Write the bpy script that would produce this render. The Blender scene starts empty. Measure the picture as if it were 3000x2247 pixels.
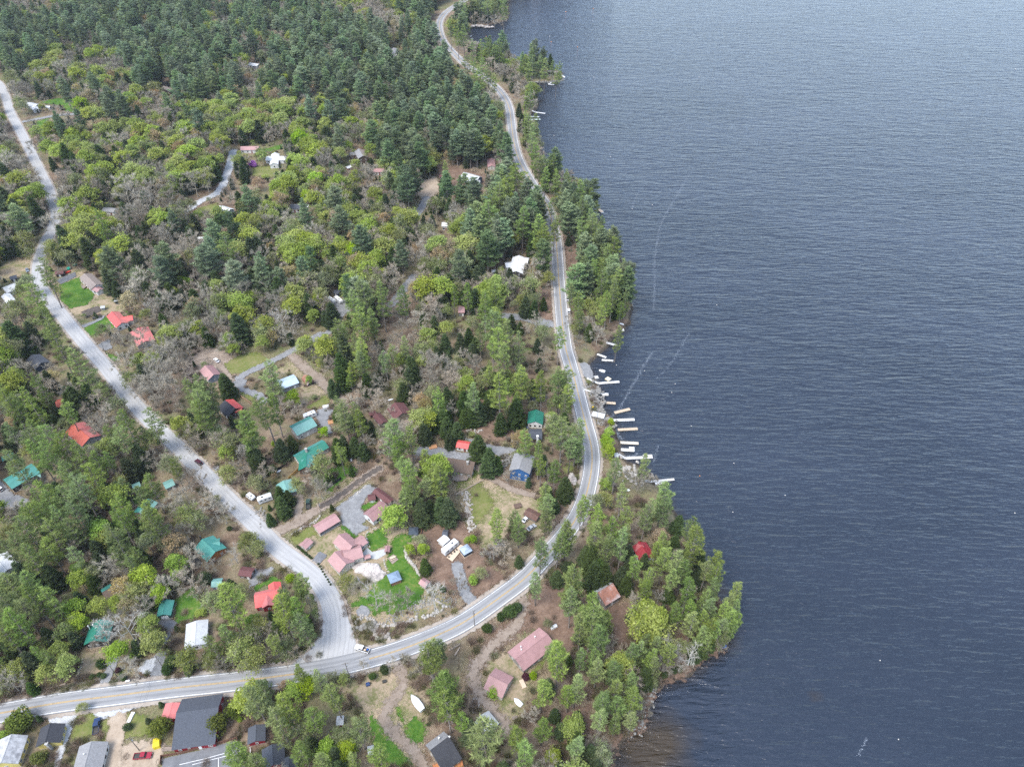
import bpy, math, random
import numpy as np
from mathutils import Vector
R = math.radians
C = bpy.context.scene.collection
rnd = random.Random(11)
nrg = np.random.default_rng(5)

# ------------------------------------------------------------------ camera
CAM_H = 250.0; PITCH = R(41.0); FPX = 2082.0           # focal length in photo pixels (photo 3000 x 2247)
cam = bpy.data.cameras.new('camera'); camo = bpy.data.objects.new('camera', cam); C.objects.link(camo)
cam.sensor_width = 36.0; cam.lens = 36.0*FPX/3000.0; cam.clip_start = 1.0; cam.clip_end = 9000.0
camo.location = (0, 0, CAM_H); camo.rotation_euler = (math.pi/2 - PITCH, 0, 0)
sc = bpy.context.scene; sc.camera = camo

# ------------------------------------------------------------------ sky, sun, exposure
SUN_EL, SUN_AZ = 58.0, -135.0                            # azimuth from +Y (away from the camera), negative = left
w = bpy.data.worlds.new('World'); sc.world = w; w.use_nodes = True
nt = w.node_tree; nt.nodes.clear()
sky = nt.nodes.new('ShaderNodeTexSky'); sky.sky_type = 'NISHITA'; sky.sun_disc = False
sky.sun_elevation = R(SUN_EL); sky.sun_rotation = R(SUN_AZ); sky.air_density = 1.0; sky.dust_density = 1.0
hs = nt.nodes.new('ShaderNodeHueSaturation'); hs.inputs['Saturation'].default_value = 0.66
bg = nt.nodes.new('ShaderNodeBackground'); bg.inputs['Strength'].default_value = 0.12
wo = nt.nodes.new('ShaderNodeOutputWorld')
nt.links.new(sky.outputs[0], hs.inputs['Color']); tcw = nt.nodes.new('ShaderNodeTexCoord'); spw = nt.nodes.new('ShaderNodeSeparateXYZ'); nt.links.new(tcw.outputs['Generated'], spw.inputs[0])
rw = nt.nodes.new('ShaderNodeValToRGB'); nt.links.new(spw.outputs[2], rw.inputs[0])                # thin overcast: bright towards the horizon, bluer overhead
for e_, p_, c_ in zip((rw.color_ramp.elements[0], rw.color_ramp.elements[1], rw.color_ramp.elements.new(.45)), (0.0, 1.0, .45), ((.7, .82, 1.0, 1), (.38, .385, .4, 1), (.5, .55, .61, 1))): e_.position = p_; e_.color = c_
mw = nt.nodes.new('ShaderNodeMix'); mw.data_type = 'RGBA'; mw.blend_type = 'MULTIPLY'; mw.inputs[0].default_value = 1.0
nt.links.new(hs.outputs[0], mw.inputs[6]); nt.links.new(rw.outputs[0], mw.inputs[7]); gw = nt.nodes.new('ShaderNodeVectorMath'); gw.operation = 'SCALE'; gw.inputs['Scale'].default_value = 2.1
nt.links.new(mw.outputs[2], gw.inputs[0]); nt.links.new(gw.outputs[0], bg.inputs[0]); nt.links.new(bg.outputs[0], wo.inputs[0])
sl = bpy.data.lights.new('sun', 'SUN'); sl.energy = 2.0; sl.angle = R(30); sl.color = (1.0, 0.95, 0.87)
so = bpy.data.objects.new('sun', sl); C.objects.link(so)
sd = Vector((math.sin(R(SUN_AZ))*math.cos(R(SUN_EL)), math.cos(R(SUN_AZ))*math.cos(R(SUN_EL)), math.sin(R(SUN_EL))))
so.rotation_euler = sd.to_track_quat('Z', 'Y').to_euler(); so.location = (0, 300, 400)
sc.view_settings.view_transform = 'Standard'; sc.view_settings.look = 'None'
sc.view_settings.exposure = 1.1; sc.view_settings.gamma = 1.0
sc.cycles.max_bounces = 5; sc.cycles.diffuse_bounces = 2; sc.cycles.glossy_bounces = 2
sc.cycles.transmission_bounces = 2; sc.cycles.transparent_max_bounces = 8; sc.cycles.volume_bounces = 0
sc.cycles.use_denoising = False

# ------------------------------------------------------------------ photo pixel -> place in the world
GZ = 1.5
SP, CP = math.sin(PITCH), math.cos(PITCH)
def ray(x, y):
    dx = (x-1500.0)/FPX; dy = (1123.5-y)/FPX
    return (dx, dy*SP + CP, dy*CP - SP)
def G(x, y, z=GZ):
    d = ray(x, y); t = (z-CAM_H)/d[2]
    return Vector((d[0]*t, d[1]*t, z))
def PX(x, y, z):                                        # world -> photo pixel (arrays or numbers), depth
    zz = z-CAM_H; dep = y*CP - zz*SP; up = y*SP + zz*CP
    return 1500 + FPX*x/dep, 1123.5 - FPX*up/dep, dep
def MPP(x, y):                                          # metres per photo pixel at a ground pixel
    p = G(x, y); return (p.y*CP - (p.z-CAM_H)*SP)/FPX
CROP = dict(A=(0,0), B=(740,0), C=(1300,0), D=(0,550), E=(740,550), F=(1400,450), G=(0,1100), H=(560,1000),
            I=(1240,1100), J=(0,1670), K=(740,1500), L=(1240,1670), M=(1600,1300), N=(600,1677))
def q(c, x, y):
    o = CROP[c]; return (o[0] + x/2.907, o[1] + y/2.907)
def Q(c, *pts): return [q(c, *p) for p in pts]

# ------------------------------------------------------------------ object helpers
def tag(o, label=None, cat=None, group=None, kind=None):
    if label: o['label'] = label
    if cat: o['category'] = cat
    if group: o['group'] = group
    if kind: o['kind'] = kind
    return o
def thing(name, label, cat, loc, group=None, rz=0.0):
    o = bpy.data.objects.new(name, None); C.objects.link(o); o.location = loc; o.rotation_euler = (0, 0, rz)
    o.empty_display_size = 0.5
    return tag(o, label, cat, group)
def npmesh(name, V, faces, mats, attrs=None, midx=None):
    """faces: list of (m,k) int arrays; attrs: {name: float per vertex}; midx: material index per face-array"""
    me = bpy.data.meshes.new(name)
    V = np.asarray(V, dtype=np.float32).reshape(-1, 3)
    faces = [np.asarray(f, dtype=np.int32) for f in faces if len(f)]
    nl = sum(f.size for f in faces); nf = sum(len(f) for f in faces)
    me.vertices.add(len(V)); me.loops.add(nl); me.polygons.add(nf)
    me.vertices.foreach_set('co', V.ravel())
    me.loops.foreach_set('vertex_index', np.concatenate([f.ravel() for f in faces]))
    tot = np.concatenate([np.full(len(f), f.shape[1], np.int32) for f in faces])
    st = np.concatenate([[0], np.cumsum(tot)[:-1]]).astype(np.int32)
    me.polygons.foreach_set('loop_start', st)
    if midx is not None:
        me.polygons.foreach_set('material_index', np.concatenate([np.full(len(f), midx[i], np.int32) for i, f in enumerate(faces)]))
    for m in mats: me.materials.append(m)
    if attrs:
        for k, a in attrs.items():
            at = me.attributes.new(k, 'FLOAT', 'POINT'); at.data.foreach_set('value', np.asarray(a, np.float32))
    me.update(calc_edges=True); me.validate()
    return me
class MB:
    def __init__(s): s.v = []; s.f = []; s.a = []; s.b = []
    def add(s, vs, fs, uv=None):
        n = len(s.v); s.v += [tuple(v) for v in vs]; s.f += [tuple(i+n for i in f) for f in fs]
        for i in range(len(vs)):
            s.a.append(uv[i][0] if uv else 0.0); s.b.append(uv[i][1] if uv else 0.0)
        return s
    def obox(s, c, ax, ay, hx, hy, hz):                # centre, horizontal unit axes, half sizes
        c = Vector(c); ax = Vector(ax); ay = Vector(ay); az = Vector((0, 0, 1))
        vs = [c + ax*hx*i + ay*hy*j + az*hz*k for k in (-1, 1) for j in (-1, 1) for i in (-1, 1)]
        return s.add(vs, [(0,2,3,1), (4,5,7,6), (0,1,5,4), (2,6,7,3), (0,4,6,2), (1,3,7,5)])
    def box(s, x0, y0, z0, x1, y1, z1):
        return s.obox(((x0+x1)/2, (y0+y1)/2, (z0+z1)/2), (1,0,0), (0,1,0), (x1-x0)/2, (y1-y0)/2, (z1-z0)/2)
    def tube(s, p0, p1, r0, r1=None, n=6, caps=True):
        r1 = r0 if r1 is None else r1
        p0 = Vector(p0); p1 = Vector(p1); d = (p1-p0).normalized()
        a = d.orthogonal().normalized(); b = d.cross(a); vs = []
        for p, r in ((p0, r0), (p1, r1)):
            for i in range(n):
                t = 2*math.pi*i/n; vs.append(p + (a*math.cos(t) + b*math.sin(t))*r)
        fs = [(i, (i+1) % n, n+(i+1) % n, n+i) for i in range(n)]
        if caps: fs += [tuple(range(n))[::-1], tuple(range(n, 2*n))]
        return s.add(vs, fs)
    def loft(s, rings, caps=True):                      # rings of equal length
        n = len(rings[0]); vs = [v for r in rings for v in r]; fs = []
        for k in range(len(rings)-1):
            for i in range(n):
                fs.append((k*n+i, k*n+(i+1) % n, (k+1)*n+(i+1) % n, (k+1)*n+i))
        if caps: fs += [tuple(range(n))[::-1], tuple((len(rings)-1)*n+i for i in range(n))]
        return s.add(vs, fs)
    def prism(s, poly, z0, z1):
        n = len(poly); vs = [(p[0], p[1], z0) for p in poly] + [(p[0], p[1], z1) for p in poly]
        return s.add(vs, [tuple(range(n))[::-1], tuple(range(n, 2*n))] + [(i, (i+1) % n, n+(i+1) % n, n+i) for i in range(n)])
    def rock(s, c, r, seed, fl=0.6):
        rr = random.Random(seed); c = Vector(c); vs = []; fs = []; n, m = 7, 4
        for j in range(1, m):
            ph = math.pi*j/m
            for i in range(n):
                th = 2*math.pi*i/n + j*0.4; k = r*rr.uniform(0.75, 1.15)
                vs.append(c + Vector((math.cos(th)*math.sin(ph)*k, math.sin(th)*math.sin(ph)*k, math.cos(ph)*k*fl)))
        vs += [c + Vector((0, 0, r*fl)), c - Vector((0, 0, r*fl))]
        for j in range(m-2):
            for i in range(n): fs.append((j*n+i, (j+1)*n+i, (j+1)*n+(i+1) % n, j*n+(i+1) % n))
        t = len(vs)-2
        for i in range(n): fs += [(t, i, (i+1) % n), (t+1, (m-2)*n+(i+1) % n, (m-2)*n+i)]
        return s.add(vs, fs)
    def build(s, name, mat, parent=None, label=None, uv=False, smooth=False):
        me = bpy.data.meshes.new(name); me.from_pydata(s.v, [], s.f)
        me.materials.append(mat)
        if uv:
            at = me.attributes.new('along', 'FLOAT', 'POINT'); at.data.foreach_set('value', s.a)
            at = me.attributes.new('down', 'FLOAT', 'POINT'); at.data.foreach_set('value', s.b)
        if smooth: me.polygons.foreach_set('use_smooth', [True]*len(me.polygons))
        me.update()
        o = bpy.data.objects.new(name, me); C.objects.link(o)
        if parent: o.parent = parent
        if label: o['label'] = label
        return o

# ------------------------------------------------------------------ materials
MATS = {}
def lin(r, g, b):
    f = lambda c: (c/12.92 if c <= .04045 else ((c+.055)/1.055)**2.4)
    return (f(r/255.), f(g/255.), f(b/255.), 1)
def base_mat(name):
    m = bpy.data.materials.new(name); m.use_nodes = True; t = m.node_tree; t.nodes.clear()
    o = t.nodes.new('ShaderNodeOutputMaterial'); MATS[name] = m
    return m, t, o
def nd(t, typ, **kw):
    n = t.nodes.new(typ)
    for k, v in kw.items():
        if k.startswith('_'): setattr(n, k[1:], v)
        else: n.inputs[k.replace('__', ' ')].default_value = v
    return n
def ramp(t, src, stops, interp='LINEAR'):
    r = t.nodes.new('ShaderNodeValToRGB'); e = r.color_ramp.elements; r.color_ramp.interpolation = interp
    while len(e) < len(stops): e.new(0.5)
    for i, (p, c) in enumerate(stops):
        e[i].position = p; e[i].color = c if len(c) == 4 else (*c, 1)
    t.links.new(src, r.inputs[0]); return r.outputs[0]
def mixc(t, fac, a, b, mode='MIX'):
    m = t.nodes.new('ShaderNodeMix'); m.data_type = 'RGBA'; m.blend_type = mode
    for sock, v in ((m.inputs[0], fac), (m.inputs[6], a), (m.inputs[7], b)):
        if isinstance(v, (int, float)): sock.default_value = v
        elif isinstance(v, tuple): sock.default_value = v if len(v) == 4 else (*v, 1)
        else: t.links.new(v, sock)
    return m.outputs[2]
def math_(t, op, a, b=None, c=None):
    m = t.nodes.new('ShaderNodeMath'); m.operation = op
    for i, v in enumerate((a, b, c)):
        if v is None: continue
        if isinstance(v, (int, float)): m.inputs[i].default_value = v
        else: t.links.new(v, m.inputs[i])
    return m.outputs[0]
def noise(t, co, scale, detail=4, rough=.6, dim='3D'):
    n = nd(t, 'ShaderNodeTexNoise', Scale=scale, Detail=detail, Roughness=rough)
    if co is not None: t.links.new(co, n.inputs['Vector'])
    return n.outputs[0]
def mat(name, col, rough=.85, var=.25, scale=1.2, kind=None, spec=.25, metal=0.0, dirt=None, dirt_amt=.5):
    """plain painted / wooden / metal surface with wear; kind 'seam' = standing seam ribs, 'shingle' = courses, 'board' = planks"""
    if name in MATS: return MATS[name]
    m, t, o = base_mat(name)
    co = nd(t, 'ShaderNodeTexCoord').outputs['Object']
    c = (*col, 1) if len(col) == 3 else col
    n1 = noise(t, co, scale, 5, .65)
    dark = tuple(x*(1-var) for x in c[:3]); lite = tuple(min(1, x*(1+var)) for x in c[:3])
    colr = ramp(t, n1, [(.3, dark), (.7, lite)])
    if dirt:
        n2 = noise(t, co, scale*.35, 6, .7)
        f = ramp(t, n2, [(.5, (0,0,0)), (.68, (1,1,1))]); f2 = math_(t, 'MULTIPLY', f, dirt_amt)
        colr = mixc(t, f2, colr, dirt)
    b = nd(t, 'ShaderNodeBsdfPrincipled', Roughness=rough, Metallic=metal); b.inputs['Specular IOR Level'].default_value = spec
    bump = None
    if kind in ('seam', 'shingle'):
        al = nd(t, 'ShaderNodeAttribute', _attribute_name='along').outputs['Fac']
        dn = nd(t, 'ShaderNodeAttribute', _attribute_name='down').outputs['Fac']
        if kind == 'seam':
            fr = math_(t, 'FRACT', math_(t, 'MULTIPLY', al, 1.6)); h = math_(t, 'LESS_THAN', fr, .16)
            colr = mixc(t, math_(t, 'MULTIPLY', h, .22), colr, tuple(x*.5 for x in c[:3]))
        else:
            fr = math_(t, 'FRACT', math_(t, 'MULTIPLY', dn, 2.2)); h = math_(t, 'LESS_THAN', fr, .3)
            cmb = t.nodes.new('ShaderNodeCombineXYZ'); t.links.new(math_(t, 'MULTIPLY', al, 1.3), cmb.inputs[0]); t.links.new(math_(t, 'FLOOR', math_(t, 'MULTIPLY', dn, 2.2)), cmb.inputs[1])
            n3 = noise(t, cmb.outputs[0], 1.7, 1, .5)
            colr = mixc(t, .6, colr, ramp(t, n3, [(.3, dark), (.7, lite)]))
            colr = mixc(t, math_(t, 'MULTIPLY', h, .15), colr, tuple(x*.5 for x in c[:3]))
        bump = h
    elif kind == 'board':
        sp = t.nodes.new('ShaderNodeSeparateXYZ'); t.links.new(co, sp.inputs[0])
        fr = math_(t, 'FRACT', math_(t, 'MULTIPLY', sp.outputs[2], 3.5)); h = math_(t, 'LESS_THAN', fr, .14)
        colr = mixc(t, math_(t, 'MULTIPLY', h, .3), colr, tuple(x*.4 for x in c[:3])); bump = h
    t.links.new(colr, b.inputs['Base Color'])
    if bump is not None:
        bp = nd(t, 'ShaderNodeBump', Strength=.4, Distance=.05); t.links.new(bump, bp.inputs['Height']); t.links.new(bp.outputs[0], b.inputs['Normal'])
    t.links.new(b.outputs[0], o.inputs[0]); return m
# ------------------------------------------------------------------ ground, water, roads
SHORE_PX = [(1700,-150),(1640,-70),(1575,-16),(1520,-10),(1492,-2),(1492,30),(1491,55),(1475,66),(1440,74),(1418,82),(1380,82),(1365,76),(1360,84),(1372,98),
  (1384,118),(1386,132),(1398,148),(1420,160),(1450,166),(1478,176),(1500,181),(1512,190),(1524,200),(1532,194),(1560,193),(1600,200),(1640,208),(1652,222),
  (1646,234),(1620,241),(1590,243),(1560,243),(1540,246),(1528,252),(1534,264),(1550,272),(1572,284),(1580,300),(1574,318),(1562,328),(1548,340),(1540,352),(1548,366),
  (1566,380),(1578,410),(1586,440),(1594,470),(1608,492),(1632,514),(1662,540),(1690,562),(1716,590),(1736,620),(1758,652),(1778,690),(1800,724),(1818,760),(1836,800),
  (1846,850),(1850,905),(1848,945),(1834,958),(1826,972),(1800,984),(1788,1002),(1774,1018),(1757,1036),(1731,1055),(1724,1068),(1729,1085),(1738,1108),(1746,1130),(1752,1160),(1757,1185),
  (1766,1205),(1790,1228),(1802,1250),(1806,1275),(1818,1296),(1816,1318),(1826,1338),(1836,1350),(1868,1362),(1890,1385),(1908,1404),(1922,1420),(1936,1440),(1952,1470),
  (1972,1500),(1996,1545),(2024,1590),(2052,1630),(2080,1680),(2104,1730),(2124,1790),(2140,1850),(2138,1890),(2112,1902),(2086,1918),(2060,1935),(2030,1968),(1998,1985),(1960,1992),
  (1932,2010),(1908,2040),(1893,2070),(1884,2110),(1872,2140),(1852,2152),(1826,2164),(1810,2184),(1800,2206),(1794,2250),(1782,2330),(1760,2420),(1740,2600)]
SHORE = np.array([G(x, y, 0.0)[:2] for x, y in SHORE_PX])
LANDP = np.vstack([SHORE, [[20, 20], [-900, 20], [-2600, 1500], [-2600, 3600], [1500, 3600]]])
def inpoly(P, x, y):
    P = np.asarray(P, float); x = np.asarray(x, float); y = np.asarray(y, float); r = np.zeros(x.shape, bool)
    x1, y1 = P[:, 0], P[:, 1]; x2, y2 = np.roll(x1, -1), np.roll(y1, -1)
    for a, b, c, d in zip(x1, y1, x2, y2):
        if b == d: continue
        k = ((b > y) != (d > y)) & (x < (c-a)*(y-b)/(d-b) + a); r ^= k
    return r
def dline(P, x, y, closed=False):
    P = np.asarray(P, float); x = np.asarray(x, float); y = np.asarray(y, float); r = np.full(x.shape, 1e9)
    n = len(P)
    for i in range(n if closed else n-1):
        a = P[i]; b = P[(i+1) % n]; d = b-a; L = max(1e-9, (d**2).sum())
        t = np.clip(((x-a[0])*d[0] + (y-a[1])*d[1])/L, 0, 1)
        r = np.minimum(r, np.hypot(x-a[0]-t*d[0], y-a[1]-t*d[1]))
    return r
def shore_sd(x, y):
    d = dline(SHORE, x, y); return np.where(inpoly(LANDP, x, y), d, -d)
def hz(x, y, s=.13):
    return np.sin(x*s+1.3)*np.cos(y*s*.9+.4) + .5*np.sin(x*s*2.3+y*s*1.7)
def gz(x, y):
    d = shore_sd(x, y) + .8*hz(x, y, .35)
    return np.where(d > 3.5, GZ, np.where(d > -1.5, -.45 + (d+1.5)/5.0*(GZ+.45), np.maximum(-4, -.45+(d+1.5)*.22)))
def gz1(x, y): return float(gz(np.array([x]), np.array([y]))[0])

def grid_ground():
    ys = np.concatenate([np.arange(20, 420, 2.4), np.geomspace(420, 3600, 240)])
    V = []; n = 300
    for y in ys:
        half = 120 + y*.86
        V.append(np.stack([np.linspace(-half*1.06-80, half*.42+60, n), np.full(n, y), np.zeros(n)], 1))
    V = np.array(V); V[:, :, 2] = gz(V[:, :, 0], V[:, :, 1])
    m = len(ys); i = np.arange(m*n).reshape(m, n)
    F = np.stack([i[:-1, :-1].ravel(), i[:-1, 1:].ravel(), i[1:, 1:].ravel(), i[1:, :-1].ravel()], 1)
    keep = V.reshape(-1, 3)[F][:, :, 2].max(1) > -3.9
    return V.reshape(-1, 3), F[keep]
def ground_mat():
    m, t, o = base_mat('forest floor')
    co = nd(t, 'ShaderNodeTexCoord').outputs['Object']
    big = noise(t, co, .02, 5, .6); mid = noise(t, co, .11, 6, .7); fine = noise(t, co, 1.1, 4, .7)
    leaf = ramp(t, mid, [(.3, (.105, .072, .05)), (.47, (.19, .135, .095)), (.58, (.27, .21, .15)), (.68, (.15, .15, .065))])
    grass = ramp(t, mid, [(.3, (.1, .1, .045)), (.5, (.2, .185, .1)), (.64, (.09, .135, .03))])
    c = mixc(t, ramp(t, big, [(.44, (0,0,0)), (.6, (1,1,1))]), leaf, grass)
    c = mixc(t, ramp(t, fine, [(.25, (.75,)*3), (.45, (.15,)*3), (.6, (0,)*3)]), c, (.06, .045, .032))
    c = mixc(t, ramp(t, fine, [(.6, (0,)*3), (.78, (.55,)*3)]), c, (.33, .28, .22))
    # mud and stones where the bank goes under the water line
    sp = t.nodes.new('ShaderNodeSeparateXYZ'); t.links.new(co, sp.inputs[0])
    bank = ramp(t, math_(t, 'MULTIPLY_ADD', fine, .6, math_(t, 'SUBTRACT', .85, sp.outputs[2])), [(.3, (0,)*3), (.75, (1,)*3)])
    c = mixc(t, bank, c, ramp(t, fine, [(.35, (.03, .026, .021)), (.7, (.13, .105, .08))]))
    b = nd(t, 'ShaderNodeBsdfPrincipled', Roughness=.95); b.inputs['Specular IOR Level'].default_value = .1
    bp = nd(t, 'ShaderNodeBump', Strength=.9, Distance=.6); t.links.new(fine, bp.inputs['Height'])
    t.links.new(bp.outputs[0], b.inputs['Normal']); t.links.new(c, b.inputs['Base Color']); t.links.new(b.outputs[0], o.inputs[0]); return m
V_, F_ = grid_ground()
go = bpy.data.objects.new('ground', npmesh('ground', V_, [F_], [ground_mat()])); C.objects.link(go); tag(go, kind='structure')

# water -------------------------------------------------------------------
def water_mat():
    m, t, o = base_mat('lake water')
    co = nd(t, 'ShaderNodeTexCoord').outputs['Object']
    def wave(rot, sx, sy, scale, det, rg, dist=0.0):
        mp = t.nodes.new('ShaderNodeMapping'); mp.inputs['Rotation'].default_value = (0, 0, R(rot)); mp.inputs['Scale'].default_value = (sx, sy, 1)
        t.links.new(co, mp.inputs[0])
        n = nd(t, 'ShaderNodeTexNoise', Scale=scale, Detail=det, Roughness=rg, Distortion=dist); t.links.new(mp.outputs[0], n.inputs['Vector']); return n.outputs[0]
    a = wave(14, .2, 1.0, .5, 3, .5, .3)              # wind waves, crests lying across the view
    b = wave(32, .42, 1.0, .95, 3, .6, .4)
    c = wave(-25, .7, 1.0, 2.6, 2, .5)
    big = wave(8, .5, 1.0, .012, 3, .5)
    e = wave(20, .3, 1.0, .13, 2, .5, .6)
    h = math_(t, 'MULTIPLY_ADD', e, 1.6, math_(t, 'MULTIPLY_ADD', a, 1.35, math_(t, 'MULTIPLY_ADD', b, .3, math_(t, 'MULTIPLY', c, .02))))
    bp = nd(t, 'ShaderNodeBump', Strength=1.0, Distance=.95); t.links.new(h, bp.inputs['Height'])
    sh = nd(t, 'ShaderNodeAttribute', _attribute_name='shallow').outputs['Fac']
    deep = ramp(t, big, [(.35, (.015, .0225, .036)), (.65, (.023, .032, .05))])
    nz = wave(0, 1, 1, .12, 4, .6)
    f = ramp(t, math_(t, 'MULTIPLY_ADD', nz, .5, math_(t, 'SUBTRACT', sh, .25)), [(.25, (0,)*3), (.85, (1,)*3)])
    col = mixc(t, f, deep, (.042, .031, .019))
    p = nd(t, 'ShaderNodeBsdfPrincipled', Roughness=.12, IOR=1.42); p.inputs['Specular IOR Level'].default_value = .5
    t.links.new(col, p.inputs['Base Color']); t.links.new(bp.outputs[0], p.inputs['Normal']); t.links.new(p.outputs[0], o.inputs[0]); return m
wx = np.concatenate([np.linspace(-60, 260, 110), np.geomspace(264, 3200, 40)]); wy = np.concatenate([np.linspace(5, 560, 190), np.geomspace(566, 3600, 50)])
gx, gy = np.meshgrid(wx, wy); sdv = shore_sd(gx, gy)
shal = np.clip(1 - (-sdv)/9.0, 0, 1)*.55
p0 = G(1905, 2200, 0); shal = np.maximum(shal, np.clip(1.15 - np.hypot((gx-p0.x)/26, (gy-p0.y)/20), 0, 1)*np.clip(1.3+sdv/30, 0, 1))
p1 = G(2395, 2040, 0); shal = np.maximum(shal, np.clip(1 - np.hypot((gx-p1.x)/7, (gy-p1.y)/4.5), 0, 1)*.62)
n_, m_ = len(wx), len(wy); ii = np.arange(n_*m_).reshape(m_, n_)
F_ = np.stack([ii[:-1, :-1].ravel(), ii[:-1, 1:].ravel(), ii[1:, 1:].ravel(), ii[1:, :-1].ravel()], 1)
F_ = F_[(sdv.ravel()[F_] < 12).any(1)]
lake = bpy.data.objects.new('water', npmesh('water', np.stack([gx.ravel(), gy.ravel(), np.zeros(gx.size)], 1), [F_], [water_mat()], {'shallow': shal.ravel()}))
C.objects.link(lake); tag(lake, kind='structure')

# soft edged ground sheets ------------------------------------------------
KEEP_POLY = []                                          # pixel polygons the filler trees must leave in view
KEEP_LINE = []                                          # (pixel polyline, half width px)
def sheet_mat(name, stops, scale=.5, speck=None, edge=1.0):
    if name in MATS: return MATS[name]
    m, t, o = base_mat(name)
    co = nd(t, 'ShaderNodeTexCoord').outputs['Object']
    n1 = noise(t, co, scale, 6, .68); n2 = noise(t, co, .55, 5, .7); n4 = noise(t, co, scale*5, 3, .7)
    c = ramp(t, math_(t, 'MULTIPLY_ADD', n4, .45, math_(t, 'MULTIPLY_ADD', n1, .75, -.1)), stops)
    if speck:
        c = mixc(t, ramp(t, n4, [(.55, (0,)*3), (.75, (.7,)*3)]), c, speck)
    e = nd(t, 'ShaderNodeAttribute', _attribute_name='edge').outputs['Fac']
    a = ramp(t, math_(t, 'ADD', e, math_(t, 'MULTIPLY', math_(t, 'SUBTRACT', n2, .5), 1.5*edge)), [(.38, (0,)*3), (.6, (1,)*3)])
    b = nd(t, 'ShaderNodeBsdfPrincipled', Roughness=.93); b.inputs['Specular IOR Level'].default_value = .12
    bp = nd(t, 'ShaderNodeBump', Strength=.5, Distance=.15); t.links.new(n4, bp.inputs['Height']); t.links.new(bp.outputs[0], b.inputs['Normal'])
    t.links.new(c, b.inputs['Base Color'])
    tr = t.nodes.new('ShaderNodeBsdfTransparent'); mx = t.nodes.new('ShaderNodeMixShader')
    t.links.new(a, mx.inputs[0]); t.links.new(tr.outputs[0], mx.inputs[1]); t.links.new(b.outputs[0], mx.inputs[2]); t.links.new(mx.outputs[0], o.inputs[0])
    return m
LAWN = sheet_mat('mown lawn', [(.22, (.025, .06, .01)), (.45, (.055, .13, .018)), (.58, (.1, .17, .03)), (.7, (.2, .18, .07)), (.8, (.09, .15, .03))], .2)
MEADOW = sheet_mat('thin spring grass', [(.25, (.075, .11, .025)), (.5, (.15, .165, .05)), (.7, (.22, .19, .1)), (.85, (.26, .2, .14))], .2)
DRY = sheet_mat('dry yard grass', [(.22, (.07, .1, .025)), (.4, (.16, .16, .07)), (.52, (.28, .225, .15)), (.64, (.36, .28, .2)), (.8, (.2, .2, .09))], .17)
GRAVEL = sheet_mat('grey gravel', [(.25, (.14, .14, .145)), (.5, (.21, .214, .22)), (.75, (.29, .295, .3))], .4, (.42, .41, .4))
SAND = sheet_mat('sandy dirt', [(.25, (.24, .19, .14)), (.5, (.36, .29, .22)), (.75, (.45, .38, .3))], .3)
TRACK = sheet_mat('worn dirt track', [(.25, (.16, .125, .095)), (.5, (.255, .205, .165)), (.75, (.34, .29, .245))], .3)
MUD = sheet_mat('dark wet earth', [(.25, (.05, .043, .04)), (.5, (.1, .085, .075)), (.75, (.17, .145, .125))], .4)
NEEDLE = sheet_mat('pine needle litter', [(.25, (.085, .058, .042)), (.5, (.165, .11, .08)), (.75, (.28, .2, .15))], .25)
PALEG = sheet_mat('pale gravel', [(.25, (.34, .35, .36)), (.5, (.45, .46, .47)), (.75, (.53, .54, .55))], .4)
ASPH = sheet_mat('old asphalt pad', [(.25, (.1, .1, .11)), (.5, (.16, .165, .175)), (.75, (.22, .225, .235))], .35, None, .5)
SHEETN = [0]
def densify(P, closed, step):
    out = []; n = len(P)
    for i in range(n if closed else n-1):
        a = np.array(P[i]); b = np.array(P[(i+1) % n]); k = max(1, int(np.hypot(*(b-a))/step))
        out += [a + (b-a)*j/k for j in range(k)]
    if not closed: out.append(np.array(P[-1]))
    return np.array(out)
def smooth(P, n=8):                                     # Catmull-Rom through the points
    P = [np.array(p, float) for p in P]; P = [2*P[0]-P[1]] + P + [2*P[-1]-P[-2]]; out = []
    for i in range(1, len(P)-2):
        p0, p1, p2, p3 = P[i-1:i+3]
        for k in range(n):
            t = k/n; out.append(.5*((2*p1) + (-p0+p2)*t + (2*p0-5*p1+4*p2-p3)*t*t + (-p0+3*p1-3*p2+p3)*t**3))
    out.append(P[-2]); return np.array(out)
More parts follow.
